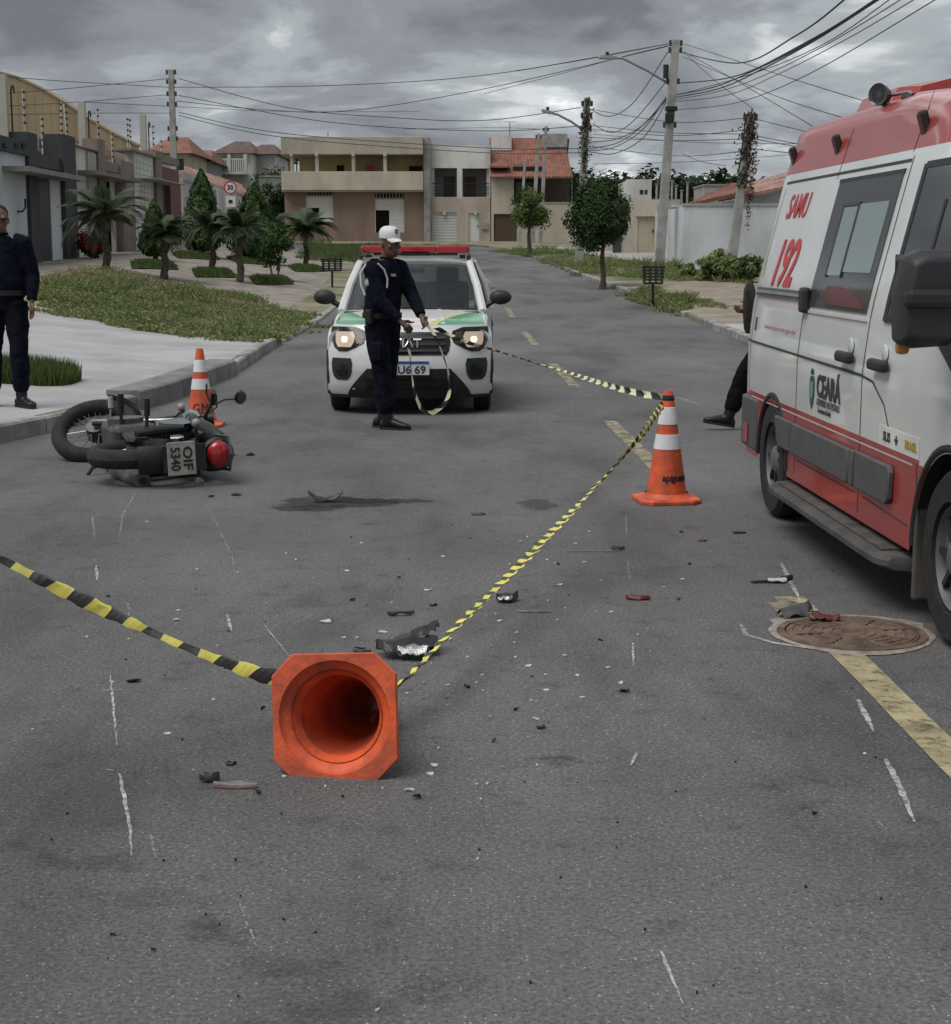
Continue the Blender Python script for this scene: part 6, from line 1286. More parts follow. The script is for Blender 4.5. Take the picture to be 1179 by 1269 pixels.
# ================================================================== MOTORCYCLE
def motorcycle():
    yaw = R(24); f = Vector((-math.sin(yaw), math.cos(yaw), 0)); l0 = Vector((0, 0, 1)).cross(f); th = R(88); u = Vector((0, 0, 1)) * math.cos(th) - l0 * math.sin(th); l = l0 * math.cos(th) + Vector((0, 0, 1)) * math.sin(th)
    root = thing('motorcycle', 'dark motorcycle lying on its side with spoked wheel raised', 'motorcycle'); M_ = Matrix((f, l, u)).transposed().to_4x4() @ Matrix.Scale(1.12, 4); M_.translation = Vector((-2.62, 10.82, .185)); root.matrix_world = M_
    DG = mat('dark_green_paint', (.018, .028, .026), .2, .1, 5, coat=.8); CHB = mat('tarnished_chrome', (.16, .16, .165), .25, .2, 12, metal=.9); FR_ = mat('frame_black', (.02, .02, .021), .45); ALU = mat('engine_alloy', (.13, .13, .128), .45, .2, 14, .2, metal=.7); MUF = mat('dusty_muffler', (.20, .19, .175), .5, .3, 9, .1, metal=.5); SEAT = mat('seat_vinyl', (.016, .016, .017), .5, .15, 20, .1)
    def spoked(c, T=None, parent=root):
        B = lambda: (lambda m: (setattr(m, 'T', T), m)[1])(MB()); X = Matrix.Translation(c) @ Matrix.Rotation(math.pi / 2, 4, 'X')
        m = B(); pr = [(.252 + .052 * math.cos(t), .06 * math.sin(t)) for t in [2 * math.pi * k / 12 for k in range(13)]]; m.lathe([(r, z) for r, z in pr], 40, X); ty = m.build('tyre', M_RUB, parent)
        m = B(); m.lathe([(.222, -.022), (.208, -.020), (.204, 0), (.208, .020), (.222, .022)], 40, X); rm = m.build('rim', mat('dull_chrome', (.26, .26, .26), .35, .1, 9, metal=.8), ty)
        m = B(); m.cyl(Vector(c) + Vector((0, -.05, 0)), Vector(c) + Vector((0, .05, 0)), .065, n=18); m.build('hub', ALU, ty)
        for k in range(30):
            a = 2 * math.pi * k / 30; a2 = a + (.35 if k % 2 else -.35); s = .03 if k % 4 < 2 else -.03; m = B(); m.cyl(Vector(c) + Vector((.06 * math.cos(a2), s, .06 * math.sin(a2))), Vector(c) + Vector((.208 * math.cos(a), 0, .208 * math.sin(a))), .0028, n=4); m.build('spoke', mat('spoke_steel', (.35, .35, .35), .4, metal=.8), rm)
        return ty
    spoked((0, 0, .30))
    sax = Vector((-.40, 0, .916)).normalized(); piv = Vector((1.0, 0, .90)); ST_ = Matrix.Translation(piv) @ Matrix.Rotation(R(34), 4, sax) @ Matrix.Translation(-piv)
    spoked((1.28, 0, .30), ST_)
    def B(T=None): m = MB(); m.T = T; return m
    def put(name, m, mt, sm=35, bv=0, par=root): return m.build(name, mt, par, smooth=sm, bevel=bv)
    for s in (-1, 1):
        m = B(ST_); m.cyl((1.28, s * .085, .29), (1.14, s * .085, .60), .026, n=10); put('fork_leg', m, ALU); m = B(ST_); m.cyl((1.14, s * .085, .60), (.99, s * .085, .93), .019, n=10); put('fork_tube', m, CHB)
        m = B(ST_); m.tube([(.99, 0, .97), (.97, s * .12, 1.0), (.90, s * .26, 1.04), (.87, s * .30, 1.045)], .013, 8); hb = put('handlebar', m, CHB); m = B(ST_); m.tube([(.885, s * .27, 1.043), (.84, s * .40, 1.05)], .019, 10); put('grip', m, FR_, par=hb)
        m = B(ST_); m.tube([(.93, s * .24, 1.035), (.97, s * .30, 1.03), (.94, s * .40, 1.035)], .007, 5); put('lever', m, ALU, par=hb)
        m = B(ST_); m.tube([(.90, s * .24, 1.05), (.91, s * .25, 1.13), (.86, s * .27, 1.19)], .007, 6); mi = put('mirror_stalk', m, FR_); m = B(ST_); m.ell((.85, s * .28, 1.225), (.025, .06, .042), 14, 8); put('mirror', m, CHB if s > 0 else FR_, par=mi)
        m = B(ST_); m.ell((1.06, s * .17, .86), (.034, .03, .026), 12, 8); put('front_indicator', m, mat('clear_indicator', (.26, .245, .22), .2))
        m = B(); m.tube([(-.16, s * .06, .64), (-.17, s * .15, .63)], .01, 6); ri = put('indicator_stem', m, FR_); m = B(); m.ell((-.18, s * .18, .63), (.032, .03, .026), 12, 8); put('rear_indicator', m, MATS['clear_indicator'], par=ri)
        m = B(); m.tube([(0, s * .12, .30), (.04, s * .125, .42), (.14, s * .12, .70)], [.022, .034, .022], 10); put('shock_absorber', m, FR_); m = B(); m.tube([(0, s * .09, .30), (.25, s * .09, .32), (.46, s * .08, .38)], .02, 8); put('swing_arm', m, FR_)
        m = B(); m.tube([(.46, s * .10, .31), (.46, s * .22, .31)], .012, 6); m.tube([(.46, s * .21, .31), (.455, s * .33, .315)], .022, 8); put('foot_peg', m, FR_); m = B(); m.tube([(.16, s * .11, .40), (.16, s * .22, .41)], .012, 6); m.tube([(.16, s * .21, .41), (.155, s * .32, .415)], .020, 8); put('passenger_peg', m, FR_)
    m = B(); m.tube([(.60, .14, .30), (.70, .16, .29), (.72, .22, .30)], .009, 6); put('gear_lever', m, ALU); m = B(); m.tube([(.72, .22, .30), (.72, .29, .30)], .017, 8); put('gear_lever_tip', m, mat('worn_alloy', (.45, .43, .40), .5))
    m = B(ST_); m.loft([[Vector((1.28 + r_ * math.cos(a), w, .30 + r_ * math.sin(a))) for r_, w in ((.325, -.055), (.338, -.03), (.342, 0), (.338, .03), (.325, .055))] for a in [R(q) for q in range(30, 165, 9)]], False, False); put('front_mudguard', m, DG, 60)
    m = B(ST_); m.lathe([(.001, .05), (.04, .046), (.075, .03), (.085, .0), (.08, -.05), (.03, -.09)], 24, Matrix.Translation((1.10, 0, .88)) @ Matrix.Rotation(R(90), 4, 'Y')); hl = put('headlight', m, FR_); m = B(ST_); m.lathe([(.001, .054), (.05, .05), (.078, .032), (.086, .02)], 24, Matrix.Translation((1.10, 0, .88)) @ Matrix.Rotation(R(90), 4, 'Y')); put('headlight_glass', m, MATS['lamp_face'] if 'lamp_face' in MATS else CHB, par=hl)
    for s in (-1, 1): m = B(ST_); m.cyl((1.0, s * .05, 1.0), (.99, s * .05, 1.05), .042, n=16); put('gauge', m, FR_)
    m = B(ST_); m.box((1.01, 0, .93), (.07, .20, .03)); put('triple_clamp', m, ALU, 0, .008)
    for q_ in ([(.90, .24, 1.05), (1.02, .14, 1.08), (1.06, .05, .95), (.9, .05, .80)], [(.90, -.24, 1.05), (1.04, -.12, 1.06), (1.05, -.04, .92), (.88, -.04, .78)], [(.92, .22, 1.04), (1.10, .10, 1.02), (1.16, .08, .7), (1.26, .07, .36)]): m = B(); m.tube(q_, .006, 5); put('control_cable', m, FR_)
    # frame
    for s in (-1, 1): m = B(); m.tube([(.96, 0, .86), (.6, s * .06, .68), (.25, s * .10, .68), (-.15, s * .10, .68)], .017, 8); put('frame_rail', m, FR_)
    m = B(); m.tube([(.97, 0, .80), (.86, 0, .55), (.78, 0, .30), (.46, 0, .28), (.44, 0, .45), (.40, 0, .68)], .02, 8); put('down_tube', m, FR_)
    # tank
    m = B(); m.loft([[Vector((x, w * math.sin(a), z + h * math.cos(a) * (1 if math.cos(a) > 0 else .55))) for a in [2 * math.pi * k / 16 for k in range(16)]] for x, w, z, h in ((.42, .06, .76, .05), (.46, .125, .775, .09), (.56, .165, .79, .11), (.70, .18, .81, .12), (.84, .15, .825, .11), (.93, .08, .82, .08), (.96, .03, .81, .04))]); tk = put('fuel_tank', m, DG, 50); m = B(); m.cyl((.74, 0, .915), (.74, 0, .93), .035, n=16); put('fuel_cap', m, CHB, par=tk)
    m = B(); m.loft([[Vector((x, w * math.sin(a), z + h * math.cos(a))) for a in [2 * math.pi * k / 14 for k in range(14)]] for x, w, z, h in ((-.26, .07, .775, .02), (-.22, .12, .77, .05), (.0, .155, .76, .06), (.2, .165, .75, .07), (.36, .15, .745, .07), (.46, .09, .76, .03))]); put('seat', m, SEAT, 50)
    for s in (-1, 1): m = B(); m.loft([[Vector((x, s * (.10 + o), z)) for z, o in ((zl, 0), (zl + .02, .05), (zh - .02, .055), (zh, .0))] for x, zl, zh in ((.08, .60, .68), (.18, .50, .70), (.36, .48, .71), (.42, .55, .70))], False, False); put('side_cover', m, DG, 50)
    m = B(); m.tube([(-.20, -.10, .74), (-.34, -.10, .78), (-.38, 0, .785), (-.34, .10, .78), (-.20, .10, .74)], .010, 6); put('grab_rail', m, CHB)
    # rear mudguard, lamp, plate
    m = B(); m.loft([[Vector((r_ * math.cos(a), w, .32 + r_ * math.sin(a))) for r_, w in ((.335, -.085), (.36, -.07), (.372, 0), (.36, .07), (.335, .085))] for a in [R(q) for q in range(75, 196, 8)]], False, False); put('rear_mudguard', m, SEAT, 60)
    m = B(); m.ell((-.33, 0, .72), (.05, .085, .07), 18, 10); tl = put('tail_light', m, M_REDL); m = B(); m.lathe([(.086, -.04), (.1, -.02), (.1, .0), (.086, .012)], 20, Matrix.Translation((-.315, 0, .72)) @ Matrix.Rotation(R(-90), 4, 'Y')); put('lamp_rim', m, FR_, par=tl); m = B(); m.box((-.345, 0, .60), (.02, .12, .05)); put('red_reflector', m, mat('dull_red_lens', (.24, .02, .025), .3), 0, .006)
    m = B(); m.box((-.385, 0, .48), (.008, .20, .17)); pl = put('number_plate', m, mat('grey_plate', (.34, .33, .30), .6, .15, 20), 0, .003); m = B(); m.box((-.375, 0, .50), (.012, .16, .26)); put('plate_holder', m, FR_, 0)
    for k, zo in (('oif', .037), ('n5340', -.037)): lettering('plate_text', k, lambda x, y, d, zo=zo: Vector((-.3895 - d, -x, .48 + zo + y)), .14, .058, M_INK, pl)
    # engine, exhaust
    m = B(); m.box((.60, 0, .38), (.44, .27, .28)); en = put('engine', m, ALU, 0, .04); m = B(); m.cyl((.58, -.155, .36), (.58, .165, .36), .115, n=20); put('engine_cover', m, ALU, par=en)
    for k in range(7): m = B(); m.box((.70 + .012 * k, 0, .48 + .026 * k), (.15, .17, .012), Matrix.Rotation(R(25), 3, 'Y')); put('cooling_fin', m, ALU, 0, par=en)
    m = B(); m.tube([(.80, -.04, .52), (.92, -.08, .45), (.86, -.12, .28), (.6, -.13, .22), (.35, -.135, .22)], .02, 10); ex = put('exhaust_pipe', m, CHB); m = B(); m.tube([(.37, -.135, .22), (.32, -.135, .225), (.22, -.135, .235), (-.12, -.14, .27), (-.2, -.14, .28)], [.025, .045, .055, .058, .05], 18); mu = put('muffler', m, MUF, par=ex); m = B(); m.cyl((-.195, -.14, .28), (-.22, -.14, .283), .022, n=12); put('tail_pipe', m, FR_, par=mu)
    m = B(); m.loft([[Vector((x, .085 + o, z)) for z, o in ((.235 + d, 0), (.25 + d, .02), (.36 - d * .2, .02), (.375 - d * .2, 0))] for x, d in ((-.08, .03), (-.04, .0), (.3, .04), (.44, .06))], True, True); put('chain_case', m, SEAT, 40)
    m = B(); m.tube([(.50, -.09, .24), (.42, -.12, .10), (.44, -.18, .06)], .012, 6); put('side_stand', m, FR_)
motorcycle()

# ================================================================== PEOPLE
from mathutils import noise as _nz
def blob(name, builders, voxel, m, parent, sm=4, wr=0., wf=9.):
    mb = MB()
    for b in builders: o = len(mb.v); mb.v += b.v; mb.f += [tuple(i + o for i in f) for f in b.f]
    me = mb.mesh('tmp'); o = bpy.data.objects.new('tmp', me); COL.objects.link(o)
    r = o.modifiers.new('r', 'REMESH'); r.mode = 'VOXEL'; r.voxel_size = voxel; s = o.modifiers.new('s', 'SMOOTH'); s.factor = .5; s.iterations = sm
    dg = bpy.context.evaluated_depsgraph_get(); me2 = bpy.data.meshes.new_from_object(o.evaluated_get(dg)); bpy.data.objects.remove(o); bpy.data.meshes.remove(me)
    if wr:
        ns = [v.normal.copy() for v in me2.vertices]
        for v, nn in zip(me2.vertices, ns): q = v.co; k = _nz.noise(Vector((q.x * wf, q.y * wf, q.z * wf * 1.5))) + .6 * _nz.noise(Vector((q.x * wf * 2.2, q.y * wf * 2.2, q.z * wf * 3.4 + 5))); v.co = q + nn * wr * k
    me2.name = name; me2.materials.clear(); me2.materials.append(m); me2.shade_smooth(); return link(me2, name, parent)
def vec(*a): return Vector(a)
def ring_loft(mb, rings, sd, fw, n=16):
    mb.loft([[Vector(c) + sd * (w * math.cos(2 * math.pi * k / n)) + fw * (d * math.sin(2 * math.pi * k / n)) for k in range(n)] for c, w, d in rings])
def hand(mb, wr, d, palm_n, s=1., curl=.5, side=1):
    d = d.normalized(); pn = (palm_n - d * palm_n.dot(d)).normalized(); ac = d.cross(pn) * side; mb.tube([wr - d * .02, wr + d * .03, wr + d * .08 * s, wr + d * .095 * s], [.026, .034 * s, .040 * s, .030 * s], 10, True, .62)
    for i in range(4):
        L = (.070, .080, .075, .058)[i] * s; b = wr + d * .085 * s + ac * ((i - 1.5) * .0195 * s); q = [b]; dd = d.copy()
        for k in range(3): dd = (dd + pn * (.25 + curl * .55)).normalized() if k or curl > .4 else dd; q.append(q[-1] + dd * L * (.45, .32, .23)[k])
        mb.tube([b - d * .02] + q, [.0095, .0095, .009, .0085, .007], 7)
    t0 = wr + d * .03 - ac * .03 * s; t1 = t0 + (d * .6 - ac * .7 + pn * .4).normalized() * .04 * s; mb.tube([wr + d * .015 - ac * .012, t0, t1, t1 + (d * .9 + pn * .5).normalized() * .032 * s], [.013, .013, .011, .008], 7)
def human(name, label, loc, J, fw, face, skin, top, trous, extras=None, belly=1.0, hair=None):
    root = thing(name, label, 'person', loc); fw = fw.normalized(); sd = Vector((0, 0, 1)).cross(fw); face = face.normalized(); fs = Vector((0, 0, 1)).cross(face); hc = J['head']; nb = J['neck']
    boot = mat('black_boot', (.012, .012, .013), .35, .15, 20, .1)
    # body: one continuous skin
    b = MB(); pel, ch = J['pelvis'], J['chest']
    ring_loft(b, [(pel - vec(0, 0, .08), .12, .09), (pel, .14, .10), (pel.lerp(ch, .5), .13, .09), (ch, .15, .10), (ch.lerp(nb, .6), .15, .08), (nb, .06, .06)], sd, fw); b.tube([nb - vec(0, 0, .04), nb + (hc - nb) * .3, hc - vec(0, 0, .05)], [.066, .056, .055], 12)
    up = vec(0, 0, 1)
    ring_loft(b, [(hc + up * z + face * o, w, d) for z, o, w, d in ((-.118, .042, .022, .022), (-.108, .036, .040, .044), (-.085, .022, .056, .068), (-.05, .01, .066, .083), (-.01, .0, .072, .093), (.035, -.004, .075, .097), (.075, -.008, .070, .089), (.105, -.01, .052, .064), (.122, -.01, .02, .025))], fs, face, 20)
    b.tube([hc + face * .086 + up * .012, hc + face * .108 - up * .022, hc + face * .092 - up * .034], [.010, .016, .014], 8)
    for s in (-1, 1): b.ell(hc + fs * s * .076 - up * .01 - face * .008, (.014, .018, .032), 8, 6); b.ell(hc + fs * s * .032 + face * .084 + up * .022, (.024, .02, .009), 8, 6); b.ell(hc + fs * s * .045 + face * .066 - up * .025, (.022, .022, .02), 8, 6)
    b.ell(hc + face * .086 - up * .058, (.026, .02, .008), 8, 6); b.ell(hc + face * .082 - up * .072, (.022, .02, .008), 8, 6)
    for s in 'LR':
        b.tube([J['sh' + s], J['el' + s], J['wr' + s]], [.045, .037, .026], 10); sg = 1 if s == 'L' else -1; hand(b, J['wr' + s], J['hd' + s], J['pn' + s], 1.0, J.get('curl' + s, .5), sg); b.tube([J['hip' + s], J['kn' + s], J['an' + s]], [.075, .052, .036], 10)
    blob('body', [b], .0065, skin, root, 3)
    # shirt
    b = MB(); ring_loft(b, [(pel + up * .03, .165 * belly, .125 * belly), (pel + up * .10, .165 * belly, .128 * belly), (pel.lerp(ch, .5), .168 * belly, .128 * belly), (ch, .185, .132), (ch.lerp(nb, .35), .19, .125), (ch.lerp(nb, .7), .165, .10), (nb - up * .035, .10, .085), (nb - up * .01, .07, .07)], sd, fw, 20)
    for s in 'LR': sh, el, wr = J['sh' + s], J['el' + s], J['wr' + s]; b.tube([sh.lerp(nb, .35) - up * .02, sh, sh.lerp(el, .5), el, el.lerp(wr, .5), el.lerp(wr, .93)], [.08, .084, .073, .065, .058, .046], 12)
    sh_ = blob('shirt', [b], .010, top, root, 4, .006, 8)
    b = MB(); b.lathe([(.062, 0), (.066, .0), (.064, .035), (.058, .04), (.056, .0)], 18, Matrix.Translation(nb - up * .02)); b.build('collar', top, sh_)
    # trousers and boots
    b = MB(); ring_loft(b, [(pel - up * .10, .165, .125), (pel, .170, .128), (pel + up * .06, .162 * belly, .122 * belly)], sd, fw, 20)
    for s in 'LR': h, k, a = J['hip' + s], J['kn' + s], J['an' + s]; b.tube([h + up * .03, h.lerp(k, .35), h.lerp(k, .75), k, k.lerp(a, .4), k.lerp(a, .75), k.lerp(a, .88)], [.112, .108, .092, .084, .084, .076, .062], 14)
    blob('trousers', [b], .011, trous, root, 4, .009, 8)
    for s in 'LR':
        a = J['an' + s]; t = J['toe' + s].normalized(); ts = up.cross(t); b = MB(); k = J['kn' + s]; sole = a - (k - a).normalized() * .085; un = ts.cross(t) * -1; un = un if un.z > 0 else -un
        b.tube([a.lerp(k, .42), a.lerp(k, .2), a, sole + un * .05], [.058, .055, .052, .05], 12); ring = []
        b.loft([[sole + t * x + ts * (w * math.cos(q)) + un * (max(0.002, h * (.5 + .5 * math.sin(q)))) for q in [2 * math.pi * i / 14 for i in range(14)]] for x, w, h in ((-.085, .022, .05), (-.07, .036, .08), (.0, .042, .11), (.07, .046, .085), (.13, .05, .062), (.175, .043, .052), (.20, .02, .035))])
        bo = blob('boot', [b], .008, boot, root, 3); b = MB(); b.loft([[sole + t * x + ts * w + un * z for w, z in ((-ww, -.009), (ww, -.009), (ww, .014), (-ww, .014))] for x, ww in ((-.084, .026), (-.06, .036), (.07, .043), (.15, .045), (.198, .02))]); b.build('sole', M_RUB, bo, smooth=30)
    # belt
    b = MB(); n = 24; ww, dd = .172 * belly, .131 * belly; b.loft([[pel + up * z + sd * (ww + o) * math.cos(q) + fw * (dd + o) * math.sin(q) for z, o in ((.035, .0), (.035, .008), (.08, .008), (.08, 0))] for q in [2 * math.pi * i / n for i in range(n + 1)]], False); b.build('belt', mat('black_belt', (.012, .012, .012), .5), root)
    # eyes, brows
    for s in (-1, 1): b = MB(); b.ell(hc + fs * s * .031 + face * .089 + up * .004, (.011, .009, .006), 8, 6); e = b.build('eye', mat('eye_white', (.55, .52, .48), .3), root); b = MB(); b.ell(hc + fs * s * .031 + face * .0965 + up * .004, (.005, .004, .005), 8, 6); b.build('iris', M_INK, e)
    b = MB(); b.tube([hc + face * .097 + fs * .022 - up * .064, hc + face * .101 - up * .063, hc + face * .097 - fs * .022 - up * .064], .0035, 5); b.build('mouth', mat('lip', (.12, .05, .045), .5), root)
    if hair:
        b = MB(); ring_loft(b, [(hc + up * z - face * o, w, d) for z, o, w, d in ((-.05, .035, .070, .060), (.0, .028, .078, .076), (.04, .018, .081, .088), (.08, .014, .077, .086), (.112, .014, .058, .066), (.130, .014, .022, .026))], fs, face, 20); blob('hair', [b], .007, hair, root, 2, .002, 60)
    return root, dict(sd=sd, fw=fw, face=face, fs=fs, hc=hc, up=up)
NAVY = mat('navy_cloth', (.0075, .0085, .017), .9, .25, 14, .2, spec=.08, bscale=160); NAVY2 = mat('navy_trouser_cloth', (.009, .010, .018), .9, .3, 10, .2, spec=.08, bscale=160); BLKC = mat('black_cloth', (.007, .007, .008), .9, .25, 14, .2, spec=.08)
SK1 = mat('dark_skin', (.105, .055, .038), .5, .12, 18, .05); SK2 = mat('brown_skin', (.16, .085, .06), .5, .12, 18, .05)
# --- officer with the tape
o1 = P(475, 528, 14.35); o1.z = 0.0
J = dict(pelvis=vec(0, 0, .95), chest=vec(.02, -.01, 1.28), neck=vec(.045, -.03, 1.50), head=vec(.078, -.055, 1.632), shL=vec(.145, .10, 1.43), shR=vec(-.085, -.17, 1.43), elL=vec(.27, .03, 1.17), wrL=vec(.355, -.12, 1.0), hdL=vec(.35, -.45, -.7), pnL=vec(-.5, -.6, .1), elR=vec(-.01, -.23, 1.15), wrR=vec(.17, -.27, .965), hdR=vec(.7, -.05, -.6), pnR=vec(.1, .7, -.3), curlL=.9, curlR=.9,
         hipL=vec(.05, .07, .90), hipR=vec(-.05, -.07, .90), knL=vec(.045, .05, .50), knR=vec(.0, -.09, .50), anL=vec(-.005, .07, .095), anR=vec(.05, -.10, .095), toeL=vec(.85, -.3, 0), toeR=vec(.9, -.25, 0))
r1, q = human('person', 'person in dark navy uniform and white cap paying out striped tape', o1, J, vec(.80, -.60, 0), vec(.62, -.78, -.05), SK1, NAVY, NAVY2, belly=1.13)
def cap(root, q):
    hc, up, face, fs = q['hc'], q['up'], q['face'], q['fs']; wc = mat('white_cap', (.62, .63, .65), .7, .06, 14); b = MB(); t = up * .9 - face * .1
    ring_loft(b, [(hc + up * (.045 + z) - face * .006, w, d) for z, w, d in ((0, .084, .104), (.03, .086, .106), (.06, .083, .101), (.085, .070, .084), (.102, .045, .055), (.108, .01, .012))], fs, face, 24); c = b.build('cap', wc, root, smooth=60)
    b = MB(); n = 12; b.slab(lambda u, v: hc + up * (.052 - .025 * v - .012 * (2 * u - 1) ** 2) + fs * ((2 * u - 1) * .074 * (1 - .25 * v * v)) + face * (.094 * math.sqrt(max(0, 1 - (.80 * (2 * u - 1)) ** 2)) + .065 * v * (1 - .35 * (2 * u - 1) ** 2)), n, 4, (0, 0, -.004)); b.build('peak', wc, c)
    b = MB(); P0 = hc + up * .108 + face * .098; b.prism([P0 + fs * x + up * z for x, z in ((-.018, .02), (.018, .02), (.018, -.005), (0, -.024), (-.018, -.005))], face * .006); bd = b.build('badge', mat('badge_blue', (.05, .06, .12), .5), c, smooth=0); b = MB(); b.prism([P0 + face * .005 + fs * x * .55 + up * z * .55 for x, z in ((-.018, .02), (.018, .02), (.018, -.005), (0, -.024), (-.018, -.005))], face * .004); b.build('badge_field', mat('badge_pale', (.35, .36, .42), .5), bd, smooth=0)
cap(r1, q)
up = vec(0, 0, 1); sdv = q['sd']
c = vec(-.085, -.17, 1.30) - sdv * .075 + vec(.02, 0, 0); b = MB(); b.cyl(c, c - sdv * .012, .035, n=18); pt = b.build('sleeve_patch', mat('patch_grey', (.22, .23, .25), .7), r1); b = MB(); b.cyl(c - sdv * .011, c - sdv * .015, .022, n=18); b.build('patch_emblem', mat('patch_pale', (.5, .5, .48), .7), pt)
M_CORD = mat('white_cord', (.55, .55, .54), .7)
b = MB(); b.tube([vec(-.12, -.22, 1.46), vec(-.17, -.255, 1.38), vec(-.165, -.275, 1.28), vec(-.13, -.29, 1.19)], .009, 6); b.build('shoulder_cord', M_CORD, r1); b = MB(); b.tube([vec(-.02, -.225, 1.46), vec(.03, -.20, 1.41), vec(.06, -.19, 1.33), vec(.055, -.19, 1.25)], .009, 6); b.build('shoulder_cord', M_CORD, r1)
b = MB(); b.box(vec(-.06, -.15, 1.505), (.10, .07, .012), Matrix.Rotation(.6, 3, 'Z')); b.build('epaulette', mat('epaulette_grey', (.25, .26, .25), .7), r1, smooth=0, bevel=.004)
b = MB(); b.box(vec(.10, -.135, 1.36), (.07, .012, .022), Matrix.Rotation(-.5, 3, 'Z')); b.build('name_tape', mat('patch_grey', (.22, .23, .25), .7), r1, smooth=0); b = MB(); b.box(vec(-.04, -.19, .70), (.13, .06, .17), Matrix.Rotation(-.6, 3, 'Z')); b.build('cargo_pocket', NAVY2, r1, smooth=0, bevel=.02); b = MB(); b.box(vec(-.10, -.18, 1.0), (.07, .06, .13), Matrix.Rotation(-.6, 3, 'Z')); b.build('belt_pouch', mat('black_belt', (.012, .012, .012), .5), r1, smooth=0, bevel=.015)
# --- officer on the driveway
o2 = P(11, 500, 14.7); o2.z = Z(o2.x, o2.y) + .002
J = dict(pelvis=vec(0, 0, .98), chest=vec(0, 0, 1.33), neck=vec(.0, 0, 1.555), head=vec(-.005, -.02, 1.69), shL=vec(.20, -.02, 1.49), shR=vec(-.20, .03, 1.49), elL=vec(.265, .02, 1.20), wrL=vec(.265, -.06, .955), hdL=vec(.02, -.12, -1), pnL=vec(-.6, -.6, 0), elR=vec(-.27, .06, 1.20), wrR=vec(-.26, -.03, .955), hdR=vec(0, -.1, -1), pnR=vec(.6, -.6, 0), curlL=.35, curlR=.35,
         hipL=vec(.10, 0, .93), hipR=vec(-.10, .02, .93), knL=vec(.125, -.03, .52), knR=vec(-.13, .02, .52), anL=vec(.12, .0, .095), anR=vec(-.15, .03, .095), toeL=vec(.75, -.66, 0), toeR=vec(-.1, -1, 0))
r2, q = human('person', 'person in navy uniform and dark glasses standing on the concrete driveway', o2, J, vec(.30, -.95, 0), vec(.30, -.95, -.02), SK2, NAVY, NAVY2, belly=1.26, hair=mat('black_hair', (.01, .009, .009), .7))
hc, fs, face = q['hc'], q['fs'], q['face']
for s in (-1, 1): b = MB(); b.ell(hc + fs * s * .034 + face * .098 + up * .004, (.028, .012, .020), 12, 8); b.build('sunglass_lens', M_BLKG, r2)
b = MB(); b.tube([hc + fs * .078 + up * .01, hc + fs * .066 + face * .085 + up * .012, hc + face * .105 + up * .010, hc - fs * .066 + face * .085 + up * .012, hc - fs * .078 + up * .01], .004, 5); b.build('sunglass_frame', M_BLKG, r2)
# --- person walking behind the ambulance
o3 = P(922, 525, 14.3); o3.z = 0
J = dict(pelvis=vec(.30, 0, .91), chest=vec(.36, 0, 1.26), neck=vec(.42, 0, 1.48), head=vec(.42, -.01, 1.615), shL=vec(.38, -.18, 1.41), shR=vec(.38, .18, 1.41), elL=vec(.17, -.23, 1.20), wrL=vec(.0, -.20, 1.08), hdL=vec(-.7, .1, -.1), pnL=vec(0, .6, .2), elR=vec(.50, .22, 1.13), wrR=vec(.40, .22, .91), hdR=vec(-.4, 0, -.9), pnR=vec(-.3, -.6, 0),
         hipL=vec(.28, -.08, .87), hipR=vec(.30, .08, .87), knL=vec(.0, -.09, .54), knR=vec(.36, .08, .47), anL=vec(-.15, -.08, .125), anR=vec(.60, .08, .17), toeL=vec(-.95, -.05, .16), toeR=vec(-.85, 0, -.4))
r3, q = human('person', 'person in black clothes and boots stepping out from behind the ambulance', o3, J, vec(-1, -.05, 0), vec(-1, -.1, -.1), SK2, BLKC, BLKC, hair=MATS['black_hair'])
b = MB(); b.loft([[vec(-.02 + x * s_ * .8, -.235 + y * s_, z) for x, y in ((-.05, -.04), (.05, -.04), (.06, .04), (-.05, .04))] for z, s_ in ((.86, .5), (.90, .9), (1.06, 1.25), (1.24, 1.1), (1.3, .6))]); bag = b.build('shoulder_bag', mat('dark_bag', (.03, .022, .026), .7, .4, 20), smooth=40, bevel=.01); bag.location = o3; tag(bag, 'small dark bag held by the person behind the ambulance', 'bag')

# ================================================================== DEBRIS
M_PW = mat('broken_white_plastic', (.55, .55, .53), .5, .12, 20); M_PB = mat('broken_black_plastic', (.025, .025, .027), .4, .2, 20); M_PR = mat('broken_red_plastic', (.10, .022, .02), .4, .2, 20); M_PG = mat('broken_grey_plastic', (.16, .16, .16), .5, .2, 20); M_FOIL = mat('torn_foil', (.5, .5, .5), .25, .2, 30, .3, metal=.8)
rd = random.Random(5)
def shard(px, py, wpx, m, asp=.5, hgt=.012, name='plastic_shard', label=None, group=None, n=7, rot=None):
    c = gp(px, py); a = wpx / 2 * c.y / 2000; bl = a * asp; mb = MB(); top, bot = [], []; r0 = rd.uniform(0, 3.1) if rot is None else rot
    for i in range(n):
        t = 2 * math.pi * (i + rd.uniform(-.3, .3)) / n; rr = rd.uniform(.6, 1.1); x, y = a * rr * math.cos(t), bl * rr * math.sin(t) * 1.6; x, y = x * math.cos(r0) - y * math.sin(r0), x * math.sin(r0) + y * math.cos(r0)
        z = rd.uniform(.15, 1) * hgt; bot.append(Vector((x, y, max(.0008, z - .003)))); top.append(Vector((x, y, z + .002)))
    mb.add(bot + top, [tuple(range(n))[::-1], tuple(range(n, 2 * n))] + [(i, (i + 1) % n, n + (i + 1) % n, n + i) for i in range(n)]); o = mb.build(name, m, smooth=0, fix=False); o.location = c
    return tag(o, label, 'debris', group)
